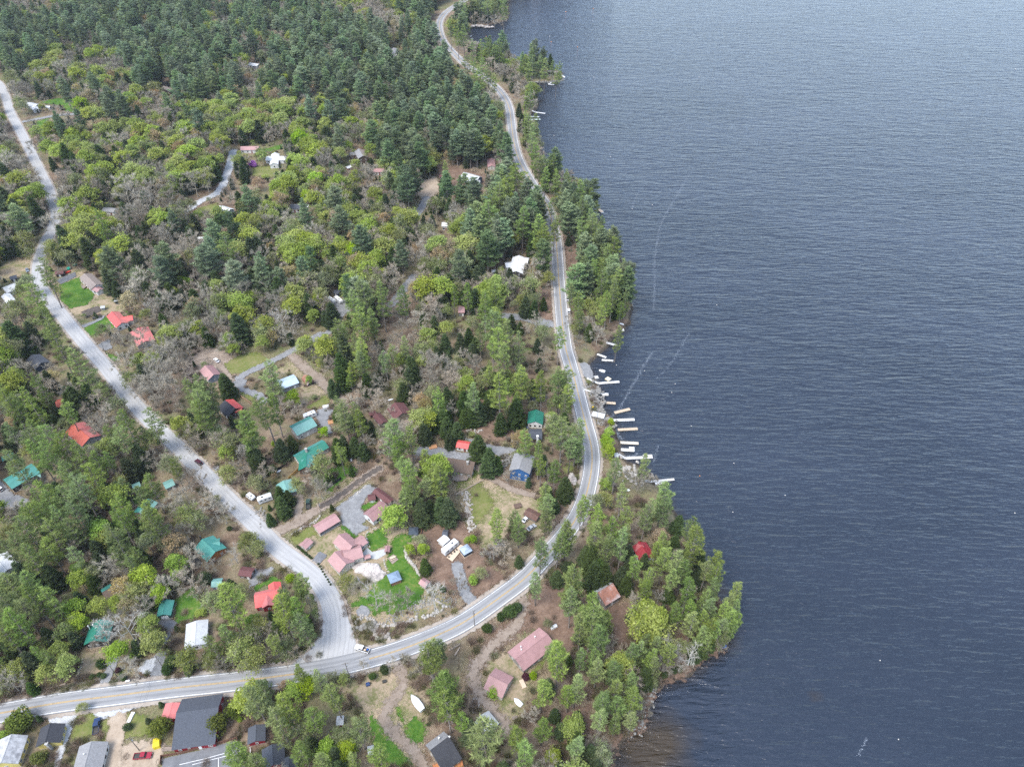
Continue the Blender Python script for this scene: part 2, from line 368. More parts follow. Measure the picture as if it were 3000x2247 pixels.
def sheet(name, m, poly_px=None, line_px=None, width=None, soft=1.6, level=0, keep=True):
    """a ground sheet inside a polygon or along a line, given in photo pixels and laid on the ground plane"""
    soft = soft*(1.6 if level < 2 else 1.45); SHEETN[0] += 1; z = GZ + .03 + level*.07 + SHEETN[0]*.0011
    if poly_px:
        P = np.array([G(*p)[:2] for p in poly_px]); pad = soft; closed = True
        if keep: KEEP_POLY.append(poly_px)
    else:
        P = smooth([G(*p)[:2] for p in line_px], 6); pad = width/2 + soft; closed = False
        if keep:
            mp = MPP(*line_px[len(line_px)//2]); KEEP_LINE.append((line_px, width*.5/mp))
    lo = P.min(0)-pad; hi = P.max(0)+pad; far = max(1.0, lo[1]/260.0)
    st = (.8 if width is None or width > 2.5 else .5)*min(3, far)
    xs = np.arange(lo[0], hi[0]+st, st); ys = np.arange(lo[1], hi[1]+st, st); X, Y = np.meshgrid(xs, ys)
    if poly_px:
        d = dline(P, X, Y, True); d = np.where(inpoly(P, X, Y), d, -d)
    else: d = width/2 - dline(P, X, Y)
    e = .5 + d/(2*soft)
    n, mm = len(xs), len(ys); idx = np.arange(n*mm).reshape(mm, n)
    F = np.stack([idx[:-1, :-1].ravel(), idx[:-1, 1:].ravel(), idx[1:, 1:].ravel(), idx[1:, :-1].ravel()], 1)
    F = F[(e.ravel()[F] > -.1).any(1)]
    used = np.unique(F); mp_ = np.full(n*mm, -1); mp_[used] = np.arange(len(used))
    me = npmesh(name, np.stack([X.ravel(), Y.ravel(), np.full(X.size, z)], 1)[used], [mp_[F]], [m], {'edge': np.clip(e.ravel()[used], -.2, 1.3)})
    o = bpy.data.objects.new(name, me); C.objects.link(o); return tag(o, kind='structure')

# roads -------------------------------------------------------------------
def road_mat(name, lo, hi, crack, tracks=.35):
    m, t, o = base_mat(name)
    co = nd(t, 'ShaderNodeTexCoord').outputs['Object']
    ac = nd(t, 'ShaderNodeAttribute', _attribute_name='across').outputs['Fac']
    al = nd(t, 'ShaderNodeAttribute', _attribute_name='along').outputs['Fac']
    n1 = noise(t, co, .09, 6, .7); n2 = noise(t, co, 1.3, 5, .7)
    cmb = t.nodes.new('ShaderNodeCombineXYZ'); t.links.new(math_(t, 'MULTIPLY', al, .035), cmb.inputs[0]); t.links.new(math_(t, 'MULTIPLY', ac, .9), cmb.inputs[1])
    n3 = noise(t, cmb.outputs[0], 2.2, 5, .65)
    c = ramp(t, math_(t, 'ADD', math_(t, 'MULTIPLY', n1, .2), math_(t, 'ADD', math_(t, 'MULTIPLY', n3, .66), math_(t, 'MULTIPLY', n2, .05))), [(.3, lo), (.66, hi)])
    tr_ = math_(t, 'PINGPONG', math_(t, 'ADD', math_(t, 'ABSOLUTE', ac), .15), .95)     # wheel tracks polished by traffic
    c = mixc(t, math_(t, 'MULTIPLY', ramp(t, tr_, [(.1, (0,)*3), (.8, (1,)*3)]), tracks), c, tuple(x*1.25 for x in hi))
    vo = t.nodes.new('ShaderNodeTexVoronoi'); vo.feature = 'DISTANCE_TO_EDGE'; vo.inputs['Scale'].default_value = .1
    ad = nd(t, 'ShaderNodeVectorMath', _operation='ADD'); nz = nd(t, 'ShaderNodeTexNoise', Scale=.35, Detail=4); t.links.new(co, nz.inputs['Vector'])
    sc_ = nd(t, 'ShaderNodeVectorMath', _operation='SCALE'); sc_.inputs['Scale'].default_value = 5.0; t.links.new(nz.outputs['Color'], sc_.inputs[0])
    t.links.new(co, ad.inputs[0]); t.links.new(sc_.outputs[0], ad.inputs[1]); t.links.new(ad.outputs[0], vo.inputs['Vector'])
    c = mixc(t, ramp(t, vo.outputs['Distance'], [(.006, (crack,)*3), (.016, (0,)*3)]), c, (.05, .05, .055))
    b = nd(t, 'ShaderNodeBsdfPrincipled', Roughness=.88); b.inputs['Specular IOR Level'].default_value = .2
    t.links.new(c, b.inputs['Base Color']); t.links.new(b.outputs[0], o.inputs[0]); return m
def ribbon_pts(C2, off):
    d = np.gradient(C2, axis=0); d /= np.linalg.norm(d, axis=1)[:, None]; nrm = np.stack([-d[:, 1], d[:, 0]], 1)
    return C2 + nrm*np.asarray(off).reshape(-1, 1)
def ribbon(name, C2, offs, z, m, parent=None, camber=0.0):
    offs = [np.broadcast_to(np.asarray(o, float), (len(C2),)) for o in offs]; k = len(offs)
    L = np.concatenate([[0], np.cumsum(np.linalg.norm(np.diff(C2, axis=0), axis=1))])
    V = np.stack([np.concatenate([ribbon_pts(C2, o), np.full((len(C2), 1), z)], 1) for o in offs], 1)
    idx = np.arange(len(C2)*k).reshape(len(C2), k)
    F = np.stack([idx[:-1, :-1].ravel(), idx[1:, :-1].ravel(), idx[1:, 1:].ravel(), idx[:-1, 1:].ravel()], 1)
    ac = np.stack(offs, 1).ravel(); al = np.repeat(L, k)
    o = bpy.data.objects.new(name, npmesh(name, V.reshape(-1, 3), [F], [m], {'across': ac, 'along': al, 'edge': np.ones(ac.size)})); C.objects.link(o)
    if parent: o.parent = parent
    return o
MAIN_PX = [(-260,2118),(-120,2104)] + [(0,2090),(172,2060),(344,2038),(516,2016),(700,1996),(872,1974),(985,1954),(1082,1931),(1185,1900),(1288,1859),(1370,1817),(1481,1739),(1543,1690),(1590,1640),
  (1640,1585),(1684,1526),(1711,1470),(1727,1410),(1734,1360),(1733,1318),(1726,1282),(1715,1241),(1701,1186),(1685,1120),(1669,1064),(1656,1015),(1646,931),(1637,821),(1634,770),(1629,708),(1618,656),
  (1603,605),(1578,567),(1548,520),(1524,478),(1508,430),(1499,371),(1494,330),(1485,300),(1470,276),(1448,252),(1415,225),(1385,205),(1358,186),(1334,162),(1308,134),(1294,110),(1287,82),(1291,58),(1311,34),(1349,10),(1380,-6),(1420,-30)]
SIDE_PX = [(-60,222),(-20,236),(0,250),(17,285),(31,330),(56,378),(79,423),(103,471),(124,516),(144,557),(154,590),(165,620),(160,655),(150,681),(137,705),(122,739),(113,773),(112,808),(120,842),(144,880),(179,921),
  (220,973),(261,1021),(310,1076),(337,1112),(396,1186),(457,1251),(509,1299),(564,1354),(619,1410),(681,1475),(740,1530),(809,1602),(878,1655),(933,1702),(965,1750),(980,1795),(984,1850),(978,1905),(968,1950)]
KEEP_LINE.append((MAIN_PX, 24)); KEEP_LINE.append((SIDE_PX, 24)); KEEP_POLY.append([(955,1780),(1000,1770),(1050,1890),(1080,1940),(890,1960),(930,1890)])
mainC = smooth([G(*p)[:2] for p in MAIN_PX], 10); sideC = smooth([G(*p)[:2] for p in SIDE_PX], 10)
SHOULDER = sheet_mat('gravel shoulder', [(.25, (.24, .2, .165)), (.5, (.34, .295, .25)), (.75, (.43, .39, .345))], .3)
def shoulder(name, C2, half, soft):
    SHEETN[0] += 1
    half = np.broadcast_to(np.asarray(half, float), (len(C2),))
    offs = [-half-soft, -half, half*0, half, half+soft]; k = 5
    V = np.stack([np.concatenate([ribbon_pts(C2, o), np.full((len(C2), 1), GZ+.30+SHEETN[0]*.0011)], 1) for o in offs], 1)
    idx = np.arange(len(C2)*k).reshape(len(C2), k)
    F = np.stack([idx[:-1, :-1].ravel(), idx[1:, :-1].ravel(), idx[1:, 1:].ravel(), idx[:-1, 1:].ravel()], 1)
    e = np.tile([0.0, .8, 1.2, .8, 0.0], len(C2))
    o = bpy.data.objects.new(name, npmesh(name, V.reshape(-1, 3), [F], [SHOULDER], {'edge': e})); C.objects.link(o); return tag(o, kind='structure')
sw = np.interp(np.arange(len(sideC)), [0, len(sideC)-75, len(sideC)-42, len(sideC)-26, len(sideC)-12, len(sideC)-1], [3.6, 3.6, 3.9, 4.8, 8.5, 14.0])
sw = sw*1.0
shoulder('side_road_verge', sideC, sw+.3, 2.2); shoulder('main_road_verge', mainC, 4.6, 1.8)
side_road = ribbon('side_road', sideC, [-sw, -sw*.5, sw*0, sw*.5, sw], GZ+.42, road_mat('pale worn asphalt', (.27, .27, .27), (.45, .45, .448), .05, .15)); tag(side_road, kind='structure')
main_road = ribbon('main_road', mainC, [-3.9, -1.9, 0, 1.9, 3.9], GZ+.45, road_mat('grey blue asphalt', (.15, .155, .165), (.3, .302, .306), .06, .4)); tag(main_road, kind='structure')
def line_mat(name, col):
    m, t, o = base_mat(name); co = nd(t, 'ShaderNodeTexCoord').outputs['Object']
    n = noise(t, co, .9, 5, .75); c = ramp(t, n, [(.34, tuple(x*.55 for x in col)), (.5, col)])
    b = nd(t, 'ShaderNodeBsdfPrincipled', Roughness=.8); t.links.new(c, b.inputs['Base Color']); t.links.new(b.outputs[0], o.inputs[0]); return m
WHITE_LINE = line_mat('white road paint', (.78, .78, .77)); YEL_LINE = line_mat('yellow road paint', (.52, .34, .1))
def seg(a, b):                                          # slice of mainC between two photo x positions of control points
    i = min(range(len(MAIN_PX)), key=lambda k: (MAIN_PX[k][0]-a[0])**2+(MAIN_PX[k][1]-a[1])**2)*10
    j = min(range(len(MAIN_PX)), key=lambda k: (MAIN_PX[k][0]-b[0])**2+(MAIN_PX[k][1]-b[1])**2)*10
    return mainC[i:j+1]
for a, b in (((-260,2118),(872,1974)), ((1082,1931),(1420,-30))):
    for s in (-.17, .17): ribbon('yellow_line', seg(a, b), [s-.085, s+.085], GZ+.456, YEL_LINE, main_road)
    for s in (3.35,): ribbon('white_edge_line', seg(a, b), [s-.09, s+.09], GZ+.456, WHITE_LINE, main_road)
ribbon('white_edge_line', mainC, [-3.35-.13, -3.35+.13], GZ+.456, WHITE_LINE, main_road)
# asphalt patches at the junction where the old edge was dug up
sheet('dirt_bank', NEEDLE, Q('K', (620,1230),(520,1180),(600,1040),(640,940),(560,700),(640,800),(630,1000)), level=0, soft=2, keep=False)

# driveways, yards, lawns ---------------------------------------------------
sheet('dirt_yard', DRY, Q('K', (340,250),(620,20),(900,180),(1000,120),(1250,130),(1400,180),(1340,330),(1440,560),(1620,660),(1700,800),(1200,980),(900,940),(800,740),(560,450)), level=0, soft=3)
sheet('dirt_yard', NEEDLE, Q('K', (1420,150),(1620,110),(1790,60),(1900,250),(2000,420),(2150,560),(1960,700),(1880,720),(1700,660),(1540,600),(1520,400),(1480,280)), level=0, soft=3)
sheet('needle_litter', NEEDLE, Q('I', (330,470),(560,400),(640,440),(800,470),(820,540),(600,560),(480,520)), level=0, soft=2.5)
sheet('dirt_yard', DRY, Q('I', (270,900),(470,800),(560,880),(800,1000),(930,1010),(1100,1230),(1120,1280),(950,1380),(760,1250),(620,1500),(500,1420),(420,1250),(330,1080)), level=0, soft=3)
sheet('needle_litter', NEEDLE, Q('L', (880,230),(1080,110),(1180,150),(1450,190),(1300,480),(1310,640),(1230,760),(1110,640),(900,500),(700,600),(560,760),(390,900),(420,760),(640,480),(860,330)), level=0, soft=3)
sheet('needle_litter', NEEDLE, Q('L', (1540,340),(1720,290),(1760,420),(1740,640),(1660,640),(1600,560),(1560,420)), level=0, soft=3)
sheet('needle_litter', NEEDLE, Q('L', (1080,1250),(1240,1180),(1420,1150),(1440,1300),(1400,1480),(1240,1560),(1120,1450)), level=0, soft=3, keep=False)
sheet('needle_litter', NEEDLE, Q('L', (1450,1640),(1560,1500),(1700,1360),(1850,1300),(1870,1100),(1960,1000),(1990,1020),(1900,1200),(1890,1350),(1780,1400),(1650,1450),(1610,1657)), level=0, soft=2.5, keep=False)
sheet('dirt_yard', DRY, Q('L', (560,760),(720,700),(860,860),(960,820),(900,980),(880,1100),(840,1260),(740,1330),(640,1230),(560,1130),(520,980)), level=0, soft=2.5)
sheet('dirt_yard', DRY, Q('N', (1050,950),(1500,900),(1700,760),(1760,950),(1900,1060),(1900,1320),(1860,1450),(1850,1657),(1500,1657),(1380,1300),(1280,1080)), level=0, soft=3)
sheet('dirt_yard', DRY, Q('D', (0,620),(250,620),(290,560),(300,650),(230,740),(120,760),(0,780)), level=0, soft=2.5)
sheet('dirt_yard', DRY, Q('D', (480,760),(640,680),(760,700),(900,900),(1060,920),(1060,1060),(900,1090),(620,1090),(500,980)), level=0, soft=2.5)
sheet('dirt_yard', TRACK, Q('D', (1560,1400),(1760,1340),(1960,1380),(2000,1480),(1900,1657),(1600,1657)), level=0, soft=3, keep=False)
sheet('dirt_yard', DRY, Q('H', (700,260),(880,140),(960,280),(1180,430),(1000,520),(930,560),(940,420),(900,300)), level=0, soft=2.5)
sheet('dirt_yard', NEEDLE, Q('F', (480,1080),(620,1100),(650,1450),(560,1420),(400,1300),(300,1150)), level=0, soft=3, keep=False)
sheet('dirt_bank', NEEDLE, Q('F', (600,600),(700,520),(760,760),(900,850),(870,1050),(900,1250),(780,1300),(760,1000),(720,700)), level=0, soft=2.5, keep=False)
sheet('sandy_clearing', SAND, Q('B', (1410,1560),(1560,1500),(1600,1620),(1480,1720),(1400,1657)), level=1, soft=2.5)
sheet('sandy_clearing', NEEDLE, Q('B', (1560,1400),(1720,1420),(1990,1500),(1960,1600),(1700,1600),(1560,1500)), level=0, soft=4)
sheet('grass_clearing', MEADOW, Q('E', (1670,800),(1760,740),(1960,800),(1980,860),(1760,900)), level=0, soft=3, keep=False)
sheet('grass_clearing', MEADOW, Q('J', (780,160),(980,200),(1000,400),(760,420),(700,300)), level=0, soft=3, keep=False)
sheet('grass_clearing', DRY, Q('J', (690,700),(900,690),(900,880),(660,930)), level=0, soft=2)
sheet('dirt_bank', MUD, Q('J', (0,1000),(340,1040),(620,960),(1280,900),(1300,930),(640,1000),(300,1060),(0,1100)), level=0, soft=1.5, keep=False)
sheet('dirt_bank', NEEDLE, Q('J', (1400,890),(2200,780),(2209,840),(1700,880),(1400,930)), level=0, soft=1.5, keep=False)
sheet('needle_litter', NEEDLE, [(1950,1870),(2060,1850),(2138,1850),(2110,1905),(2060,1935),(2000,1985),(1930,2000),(1900,1950)], level=0, soft=3, keep=False)
# lawns
sheet('lawn', LAWN, Q('K', (1250,190),(1330,190),(1390,210),(1290,300),(1310,400),(1420,540),(1450,690),(1440,760),(1300,820),(1180,860),(1060,850),(960,720),(1040,600),(1150,520),(1130,420),(1180,350),(1190,250)), level=1, soft=1.5)
sheet('lawn', LAWN, Q('K', (975,190),(1110,130),(1150,240),(1120,290),(1000,340),(985,260)), level=1, soft=1.2)
sheet('lawn', MEADOW, Q('K', (335,215),(500,110),(560,190),(410,250),(350,290)), level=1, soft=1.5)
sheet('lawn', LAWN, Q('K', (745,115),(840,110),(890,210),(870,225),(790,165)), level=1, soft=1.5)
sheet('lawn', LAWN, Q('K', (20,640),(190,530),(245,590),(200,600),(130,610),(30,670)), level=1, soft=1.2)
sheet('lawn', LAWN, Q('K', (850,760),(960,720),(1060,850),(1040,880),(930,790),(860,820)), level=1, soft=1.5)
sheet('lawn', LAWN, Q('D', (505,830),(680,760),(690,830),(800,890),(800,930),(740,1000),(600,1030),(520,970)), level=1, soft=1.2)
sheet('lawn', LAWN, Q('D', (705,1205),(800,1150),(920,1095),(1000,1180),(880,1230),(760,1265)), level=1, soft=1.2)
sheet('lawn', LAWN, Q('D', (1040,1040),(1130,1060),(1170,1100),(1100,1080)), level=1, soft=1.5, keep=False)
sheet('lawn', LAWN, Q('D', (890,1400),(1000,1440),(1010,1480),(930,1470)), level=1, soft=1.5, keep=False)
sheet('lawn', LAWN, Q('A', (345,870),(480,840),(640,840),(630,960),(560,950),(540,900),(400,890)), level=1, soft=2)
sheet('lawn', LAWN, Q('A', (310,1040),(410,1010),(400,1100),(390,1190),(345,1200)), level=1, soft=2)
sheet('lawn', MEADOW, Q('H', (280,200),(420,120),(560,90),(650,150),(600,200),(480,270),(340,280)), level=1, soft=2)
sheet('lawn', MEADOW, Q('H', (985,560),(1170,450),(1180,520),(1060,580)), level=1, soft=1.5)
sheet('lawn', LAWN, Q('H', (1140,1110),(1300,1040),(1420,1090),(1290,1180),(1180,1280),(1120,1200)), level=1, soft=2, keep=False)
sheet('lawn', LAWN, Q('H', (1440,1410),(1500,1380),(1590,1350),(1560,1400),(1480,1440)), level=1, soft=1)
sheet('lawn', MEADOW, Q('H', (410,440),(470,430),(520,470),(540,520),(460,480)), level=1, soft=1.2)
sheet('lawn', LAWN, Q('J', (1500,250),(1640,140),(1700,240),(1750,350),(1600,440),(1500,450)), level=1, soft=1.5)
sheet('lawn', MEADOW, Q('J', (645,1230),(700,1210),(800,1205),(840,1260),(790,1400),(600,1450),(640,1330)), level=1, soft=1.2)
sheet('lawn', MEADOW, Q('J', (860,1290),(940,1270),(930,1400),(940,1500),(920,1657),(860,1657),(880,1500)), level=1, soft=1.2)
sheet('lawn', MEADOW, Q('J', (1060,1200),(1260,1240),(1280,1400),(1060,1440),(1030,1350)), level=1, soft=1.5)
sheet('lawn', MEADOW, Q('I', (400,960),(480,920),(560,1000),(600,1100),(540,1180),(440,1290),(410,1120)), level=1, soft=2.5)
sheet('lawn', MEADOW, Q('I', (420,780),(470,800),(460,860),(330,920),(290,960),(300,900)), level=1, soft=2)
sheet('lawn', LAWN, Q('N', (1400,1200),(1550,1330),(1680,1500),(1780,1657),(1560,1657),(1450,1480)), level=1, soft=2)
sheet('lawn', LAWN, Q('N', (1700,1300),(1790,1240),(1890,1300),(1850,1440),(1720,1490)), level=1, soft=1.6)
sheet('lawn', LAWN, Q('N', (1620,1150),(1650,1150),(1700,1270),(1680,1280)), level=1, soft=.8)
sheet('lawn', LAWN, Q('B', (90,1280),(250,1230),(260,1270),(120,1300)), level=1, soft=2)
sheet('lawn', MEADOW, Q('B', (0,1420),(160,1420),(260,1460),(160,1520),(0,1500)), level=1, soft=3)
sheet('lawn', MEADOW, Q('D', (1680,180),(1850,130),(1840,230),(1700,260)), level=1, soft=3)
sheet('lawn', LAWN, Q('G', (1110,1000),(1260,970),(1240,1040),(1150,1100)), level=1, soft=1.5, keep=False)
sheet('lawn', MEADOW, Q('L', (960,830),(1020,780),(1000,850),(870,920)), level=1, soft=1.2)
sheet('lawn', MEADOW, Q('I', (1170,800),(1280,720),(1300,800),(1200,850)), level=1, soft=1.5)
# gravel, dirt and paved drives
sheet('gravel_drive', GRAVEL, Q('H', (1230,1420),(1330,1350),(1500,1215),(1590,1250),(1480,1340),(1440,1420),(1500,1490),(1460,1560),(1520,1590),(1400,1650),(1290,1560),(1270,1480)), level=2, soft=.9)
sheet('dirt_lane', TRACK, line_px=Q('H', (640,1640),(780,1600),(900,1550),(1000,1480),(1150,1390),(1300,1290),(1450,1180),(1600,1085)), width=4.6, soft=1.2, level=2)
sheet('mud_track', MUD, line_px=Q('H', (1120,1400),(1200,1360),(1310,1285),(1450,1180),(1600,1085)), width=2.4, soft=1.2, level=3, keep=False)
sheet('dirt_track', TRACK, line_px=Q('H', (905,1530),(915,1440),(930,1370),(915,1290),(960,1200)), width=3.2, soft=1, level=2)
sheet('gravel_drive', GRAVEL, line_px=Q('H', (360,350),(480,270),(600,215),(750,140),(890,65),(990,5),(1100,-60)), width=4.2, soft=.9, level=2)
sheet('gravel_lot', GRAVEL, Q('E', (690,990),(800,920),(850,1000),(830,1070),(740,1085)), level=2, soft=1.5)
sheet('gravel_lane', GRAVEL, line_px=Q('E', (400,1360),(560,1280),(660,1220),(760,1080)), width=3.6, soft=1, level=2)
sheet('gravel_yard', GRAVEL, Q('H', (360,370),(420,320),(480,330),(450,390),(600,440),(660,500),(620,540),(520,470),(430,430)), level=2, soft=1)
sheet('dirt_track', TRACK, line_px=Q('H', (850,110),(960,220),(1080,320),(1200,430),(1290,520)), width=5.5, soft=1.6, level=1)
sheet('gravel_yard', GRAVEL, Q('H', (1090,580),(1190,560),(1210,600),(1160,660),(1190,740),(1220,780),(1160,790),(1090,690),(1060,640)), level=2, soft=1.2)
sheet('dirt_track', TRACK, line_px=Q('H', (350,340),(240,200),(190,130),(0,165)), width=2.8, soft=1, level=2)
sheet('gravel_lane', PALEG, line_px=Q('A', (1985,1290),(1960,1400),(1920,1520),(1860,1640),(1700,1720),(1600,1790)), width=6.5, soft=1.3, level=2)
sheet('gravel_lane', GRAVEL, line_px=Q('E', (1370,760),(1300,850),(1240,930),(1180,1000)), width=5.5, soft=1.3, level=2)
sheet('gravel_lane', GRAVEL, line_px=Q('E', (1480,90),(1440,170),(1400,230)), width=6, soft=1.5, level=2)
sheet('gravel_lane', GRAVEL, line_px=Q('F', (230,1390),(400,1400),(540,1440),(680,1460)), width=6.5, soft=1.5, level=2)
sheet('gravel_lane', GRAVEL, line_px=Q('F', (860,1060),(800,1065),(740,1070)), width=5, soft=1.5, level=2, keep=False)
sheet('gravel_lane', GRAVEL, line_px=Q('I', (-40,650),(100,655),(250,685),(400,690)), width=5, soft=1.2, level=2)
sheet('gravel_drive', GRAVEL, Q('I', (330,530),(450,550),(600,600),(720,610),(800,630),(760,660),(640,690),(560,640),(420,570)), level=2, soft=.8)
sheet('dirt_track', TRACK, line_px=Q('I', (440,720),(500,830),(600,890),(780,980),(930,1020)), width=3, soft=1, level=2)
sheet('gravel_drive', GRAVEL, line_px=Q('K', (1740,460),(1780,600),(1820,700),(1890,790)), width=4.4, soft=.9, level=2)
sheet('dirt_track', TRACK, line_px=Q('N', (1640,800),(1690,900),(1670,1000),(1570,1130),(1530,1250),(1620,1380),(1730,1480),(1820,1580),(1860,1680)), width=3.6, soft=2.0, level=2)
sheet('dirt_track', TRACK, line_px=Q('L', (850,250),(800,450),(640,600),(520,730),(430,870),(460,1020),(560,1150),(700,1340)), width=4.0, soft=2.6, level=2)
sheet('dirt_drive', SAND, line_px=Q('J', (1010,1180),(1000,1350),(960,1520),(960,1680)), width=5.5, soft=1.2, level=2)
sheet('sandy_yard', SAND, Q('J', (930,1657),(970,1480),(1040,1490),(1200,1450),(1400,1480),(1380,1600),(1300,1720),(1000,1720)), level=1, soft=1.5)
sheet('gravel_drive', PALEG, Q('J', (400,1250),(700,1170),(660,1230),(600,1380),(540,1560),(500,1700),(450,1700),(500,1500),(560,1330),(420,1290)), level=2, soft=.7)
sheet('gravel_apron', PALEG, Q('J', (700,1170),(1010,1130),(1500,1080),(1400,1110),(1000,1220),(960,1240),(840,1280),(800,1200)), level=2, soft=1)
sheet('gravel_drive', GRAVEL, line_px=Q('J', (970,770),(930,860),(880,1000)), width=3.4, soft=.8, level=2)
sheet('gravel_drive', GRAVEL, line_px=Q('J', (1365,740),(1340,850),(1340,950)), width=4.2, soft=.8, level=2)
sheet('gravel_heap', PALEG, Q('J', (1170,860),(1230,770),(1330,740),(1310,830),(1280,890)), level=2, soft=.8)
sheet('asphalt_drive', ASPH, Q('J', (1330,430),(1450,415),(1510,450),(1460,540),(1410,640),(1370,600),(1420,520)), level=2, soft=.6)
sheet('gravel_lot', GRAVEL, Q('G', (0,900),(40,930),(110,1010),(250,1060),(240,1120),(60,1150),(-40,1160),(-40,900)), level=2, soft=1)
sheet('gravel_drive', GRAVEL, Q('D', (820,1350),(930,1290),(960,1370),(890,1390)), level=2, soft=.8)
sheet('gravel_drive', GRAVEL, Q('G', (1740,810),(1850,760),(1870,790),(1800,850)), level=2, soft=1)
sheet('gravel_drive', GRAVEL, Q('K', (-40,480),(60,490),(190,470),(180,520),(60,600),(-20,640)), level=2, soft=1)
sheet('asphalt_pad', ASPH, Q('K', (500,425),(570,335),(640,370),(560,455)), level=2, soft=.3)
sheet('gravel_pad', GRAVEL, Q('K', (880,840),(920,800),(970,800),(1000,850),(980,890),(900,890)), level=2, soft=.5)
sheet('asphalt_pad', ASPH, Q('D', (480,790),(560,755),(640,720),(650,760),(520,825)), level=2, soft=.5)
sheet('gravel_drive', GRAVEL, Q('D', (680,1180),(800,1140),(900,1080),(880,1120),(720,1195)), level=2, soft=.6)
sheet('gravel_lane', GRAVEL, line_px=Q('A', (200,1040),(330,1015),(500,985),(640,975)), width=5, soft=1.5, level=2)
sheet('gravel_drive', GRAVEL, line_px=Q('H', (1960,930),(2100,940),(2209,945)), width=5, soft=1.2, level=2)
sheet('gravel_ramp', GRAVEL, [(1692,1066),(1712,1062),(1728,1072),(1735,1090),(1740,1108),(1724,1112),(1702,1098)], level=2, soft=.7)
sheet('garden_bed', MUD, Q('D', (690,1060),(780,1025),(840,1010),(870,1050),(730,1110)), level=2, soft=.3)
sheet('paved_court', ASPH, Q('J', (1390,1605),(1700,1535),(1990,1455),(2020,1480),(2050,1657),(2060,1760),(1370,1760)), level=2, soft=.3)
court = [o for o in C.objects if o.name.startswith('paved_court')][0]
for ln in (((1530,1657),(1750,1605),(1988,1540)), ((1988,1540),(1989,1657),(1990,1760)), ((1640,1657),(1860,1600),(1985,1568)), ((1862,1600),(1862,1657),(1862,1760))):
    ribbon('court_marking', densify([tuple(G(*p)[:2]) for p in Q('J', *ln)], False, .5), [-.08, .08], GZ+.29, WHITE_LINE, court)
sheet('beach_sand', SAND, [(1490,172),(1505,178),(1522,190),(1528,203),(1518,203),(1505,190)], level=2, soft=2)
# ------------------------------------------------------------------ buildings
LANDMARKS = []                                          # (short phrase, px x, px y)
KEEP_DISC = []                                          # (x, y, r) pixels
GLASS = mat('window glass', (.03, .037, .045), .12, .1, spec=.6)
TRIM = mat('white trim', (.72, .72, .70), .6, .06)
DARKTRIM = mat('dark trim', (.05, .048, .045), .7, .1)
CONC = mat('concrete', (.36, .35, .33), .9, .15)
RF = dict(
  pink=mat('faded pink metal roof', (.385, .225, .22), .55, .12, .5, 'seam', .35, dirt=(.3,.18,.17)),
  mauve=mat('mauve brown metal roof', (.32, .185, .185), .55, .12, .5, 'seam', .35, dirt=(.2,.11,.1)),  # also the darker slope of pink roofs: slope shade put into the paint
  maroon=mat('maroon shingle roof', (.13, .058, .058), .8, .18, .8, 'shingle', dirt=(.07,.04,.04)),
  red=mat('bright red metal roof', (.62, .1, .09), .45, .1, .5, 'seam', .4, dirt=(.4,.12,.1)),
  rose=mat('sun faded red metal roof', (.55, .17, .16), .5, .14, .4, 'seam', .35, dirt=(.42,.22,.2)),  # also the brighter slope of red roofs: light put into the paint
  crimson=mat('crimson metal roof', (.3, .022, .03), .45, .12, .6, 'seam', .4),
  orange=mat('weathered orange red roof', (.42, .1, .07), .6, .2, .5, 'seam', .3, dirt=(.25,.1,.08)),
  teal=mat('teal metal roof', (.055, .23, .2), .5, .12, .5, 'seam', .35, dirt=(.13,.28,.25)),
  paleteal=mat('pale teal metal roof', (.16, .33, .3), .5, .12, .5, 'seam', .35, dirt=(.2,.26,.24)),
  green=mat('green metal roof', (.022, .17, .12), .45, .12, .6, 'seam', .4, dirt=(.09,.2,.15)),
  white=mat('white metal roof', (.66, .67, .68), .5, .08, .5, 'seam', .35, dirt=(.45,.46,.46)),
  palegrey=mat('pale grey metal roof', (.45, .465, .475), .5, .12, .6, 'seam', .35, dirt=(.3,.3,.3)),
  blue=mat('light blue grey metal roof', (.4, .5, .6), .45, .08, .5, 'seam', .4),
  grey=mat('grey shingle roof', (.25, .25, .255), .9, .22, 1.2, 'shingle', dirt=(.15,.15,.15)),
  tan=mat('tan shingle roof', (.25, .21, .19), .9, .15, 1.0, 'shingle', dirt=(.17,.15,.13)),
  brown=mat('brown shingle roof', (.13, .095, .075), .9, .22, 1.0, 'shingle', dirt=(.08,.07,.05)),
  dark=mat('charcoal shingle roof', (.05, .052, .06), .9, .2, 1.0, 'shingle', dirt=(.08,.08,.08)),
  slate=mat('dark slate shingle roof', (.075, .083, .1), .9, .16, .8, 'shingle', dirt=(.1,.105,.11)),
  rust=mat('rusty patched metal roof', (.3, .14, .1), .7, .3, .5, 'seam', .3, dirt=(.5,.5,.52), dirt_amt=.9),
  rustdark=mat('rusty brown metal roof', (.13, .075, .06), .8, .3, .8, 'seam', .3, dirt=(.22,.1,.07)),
  patch=mat('patched grey metal roof', (.38, .38, .385), .6, .35, .7, 'seam', .3, dirt=(.1,.1,.11), dirt_amt=.8),
)
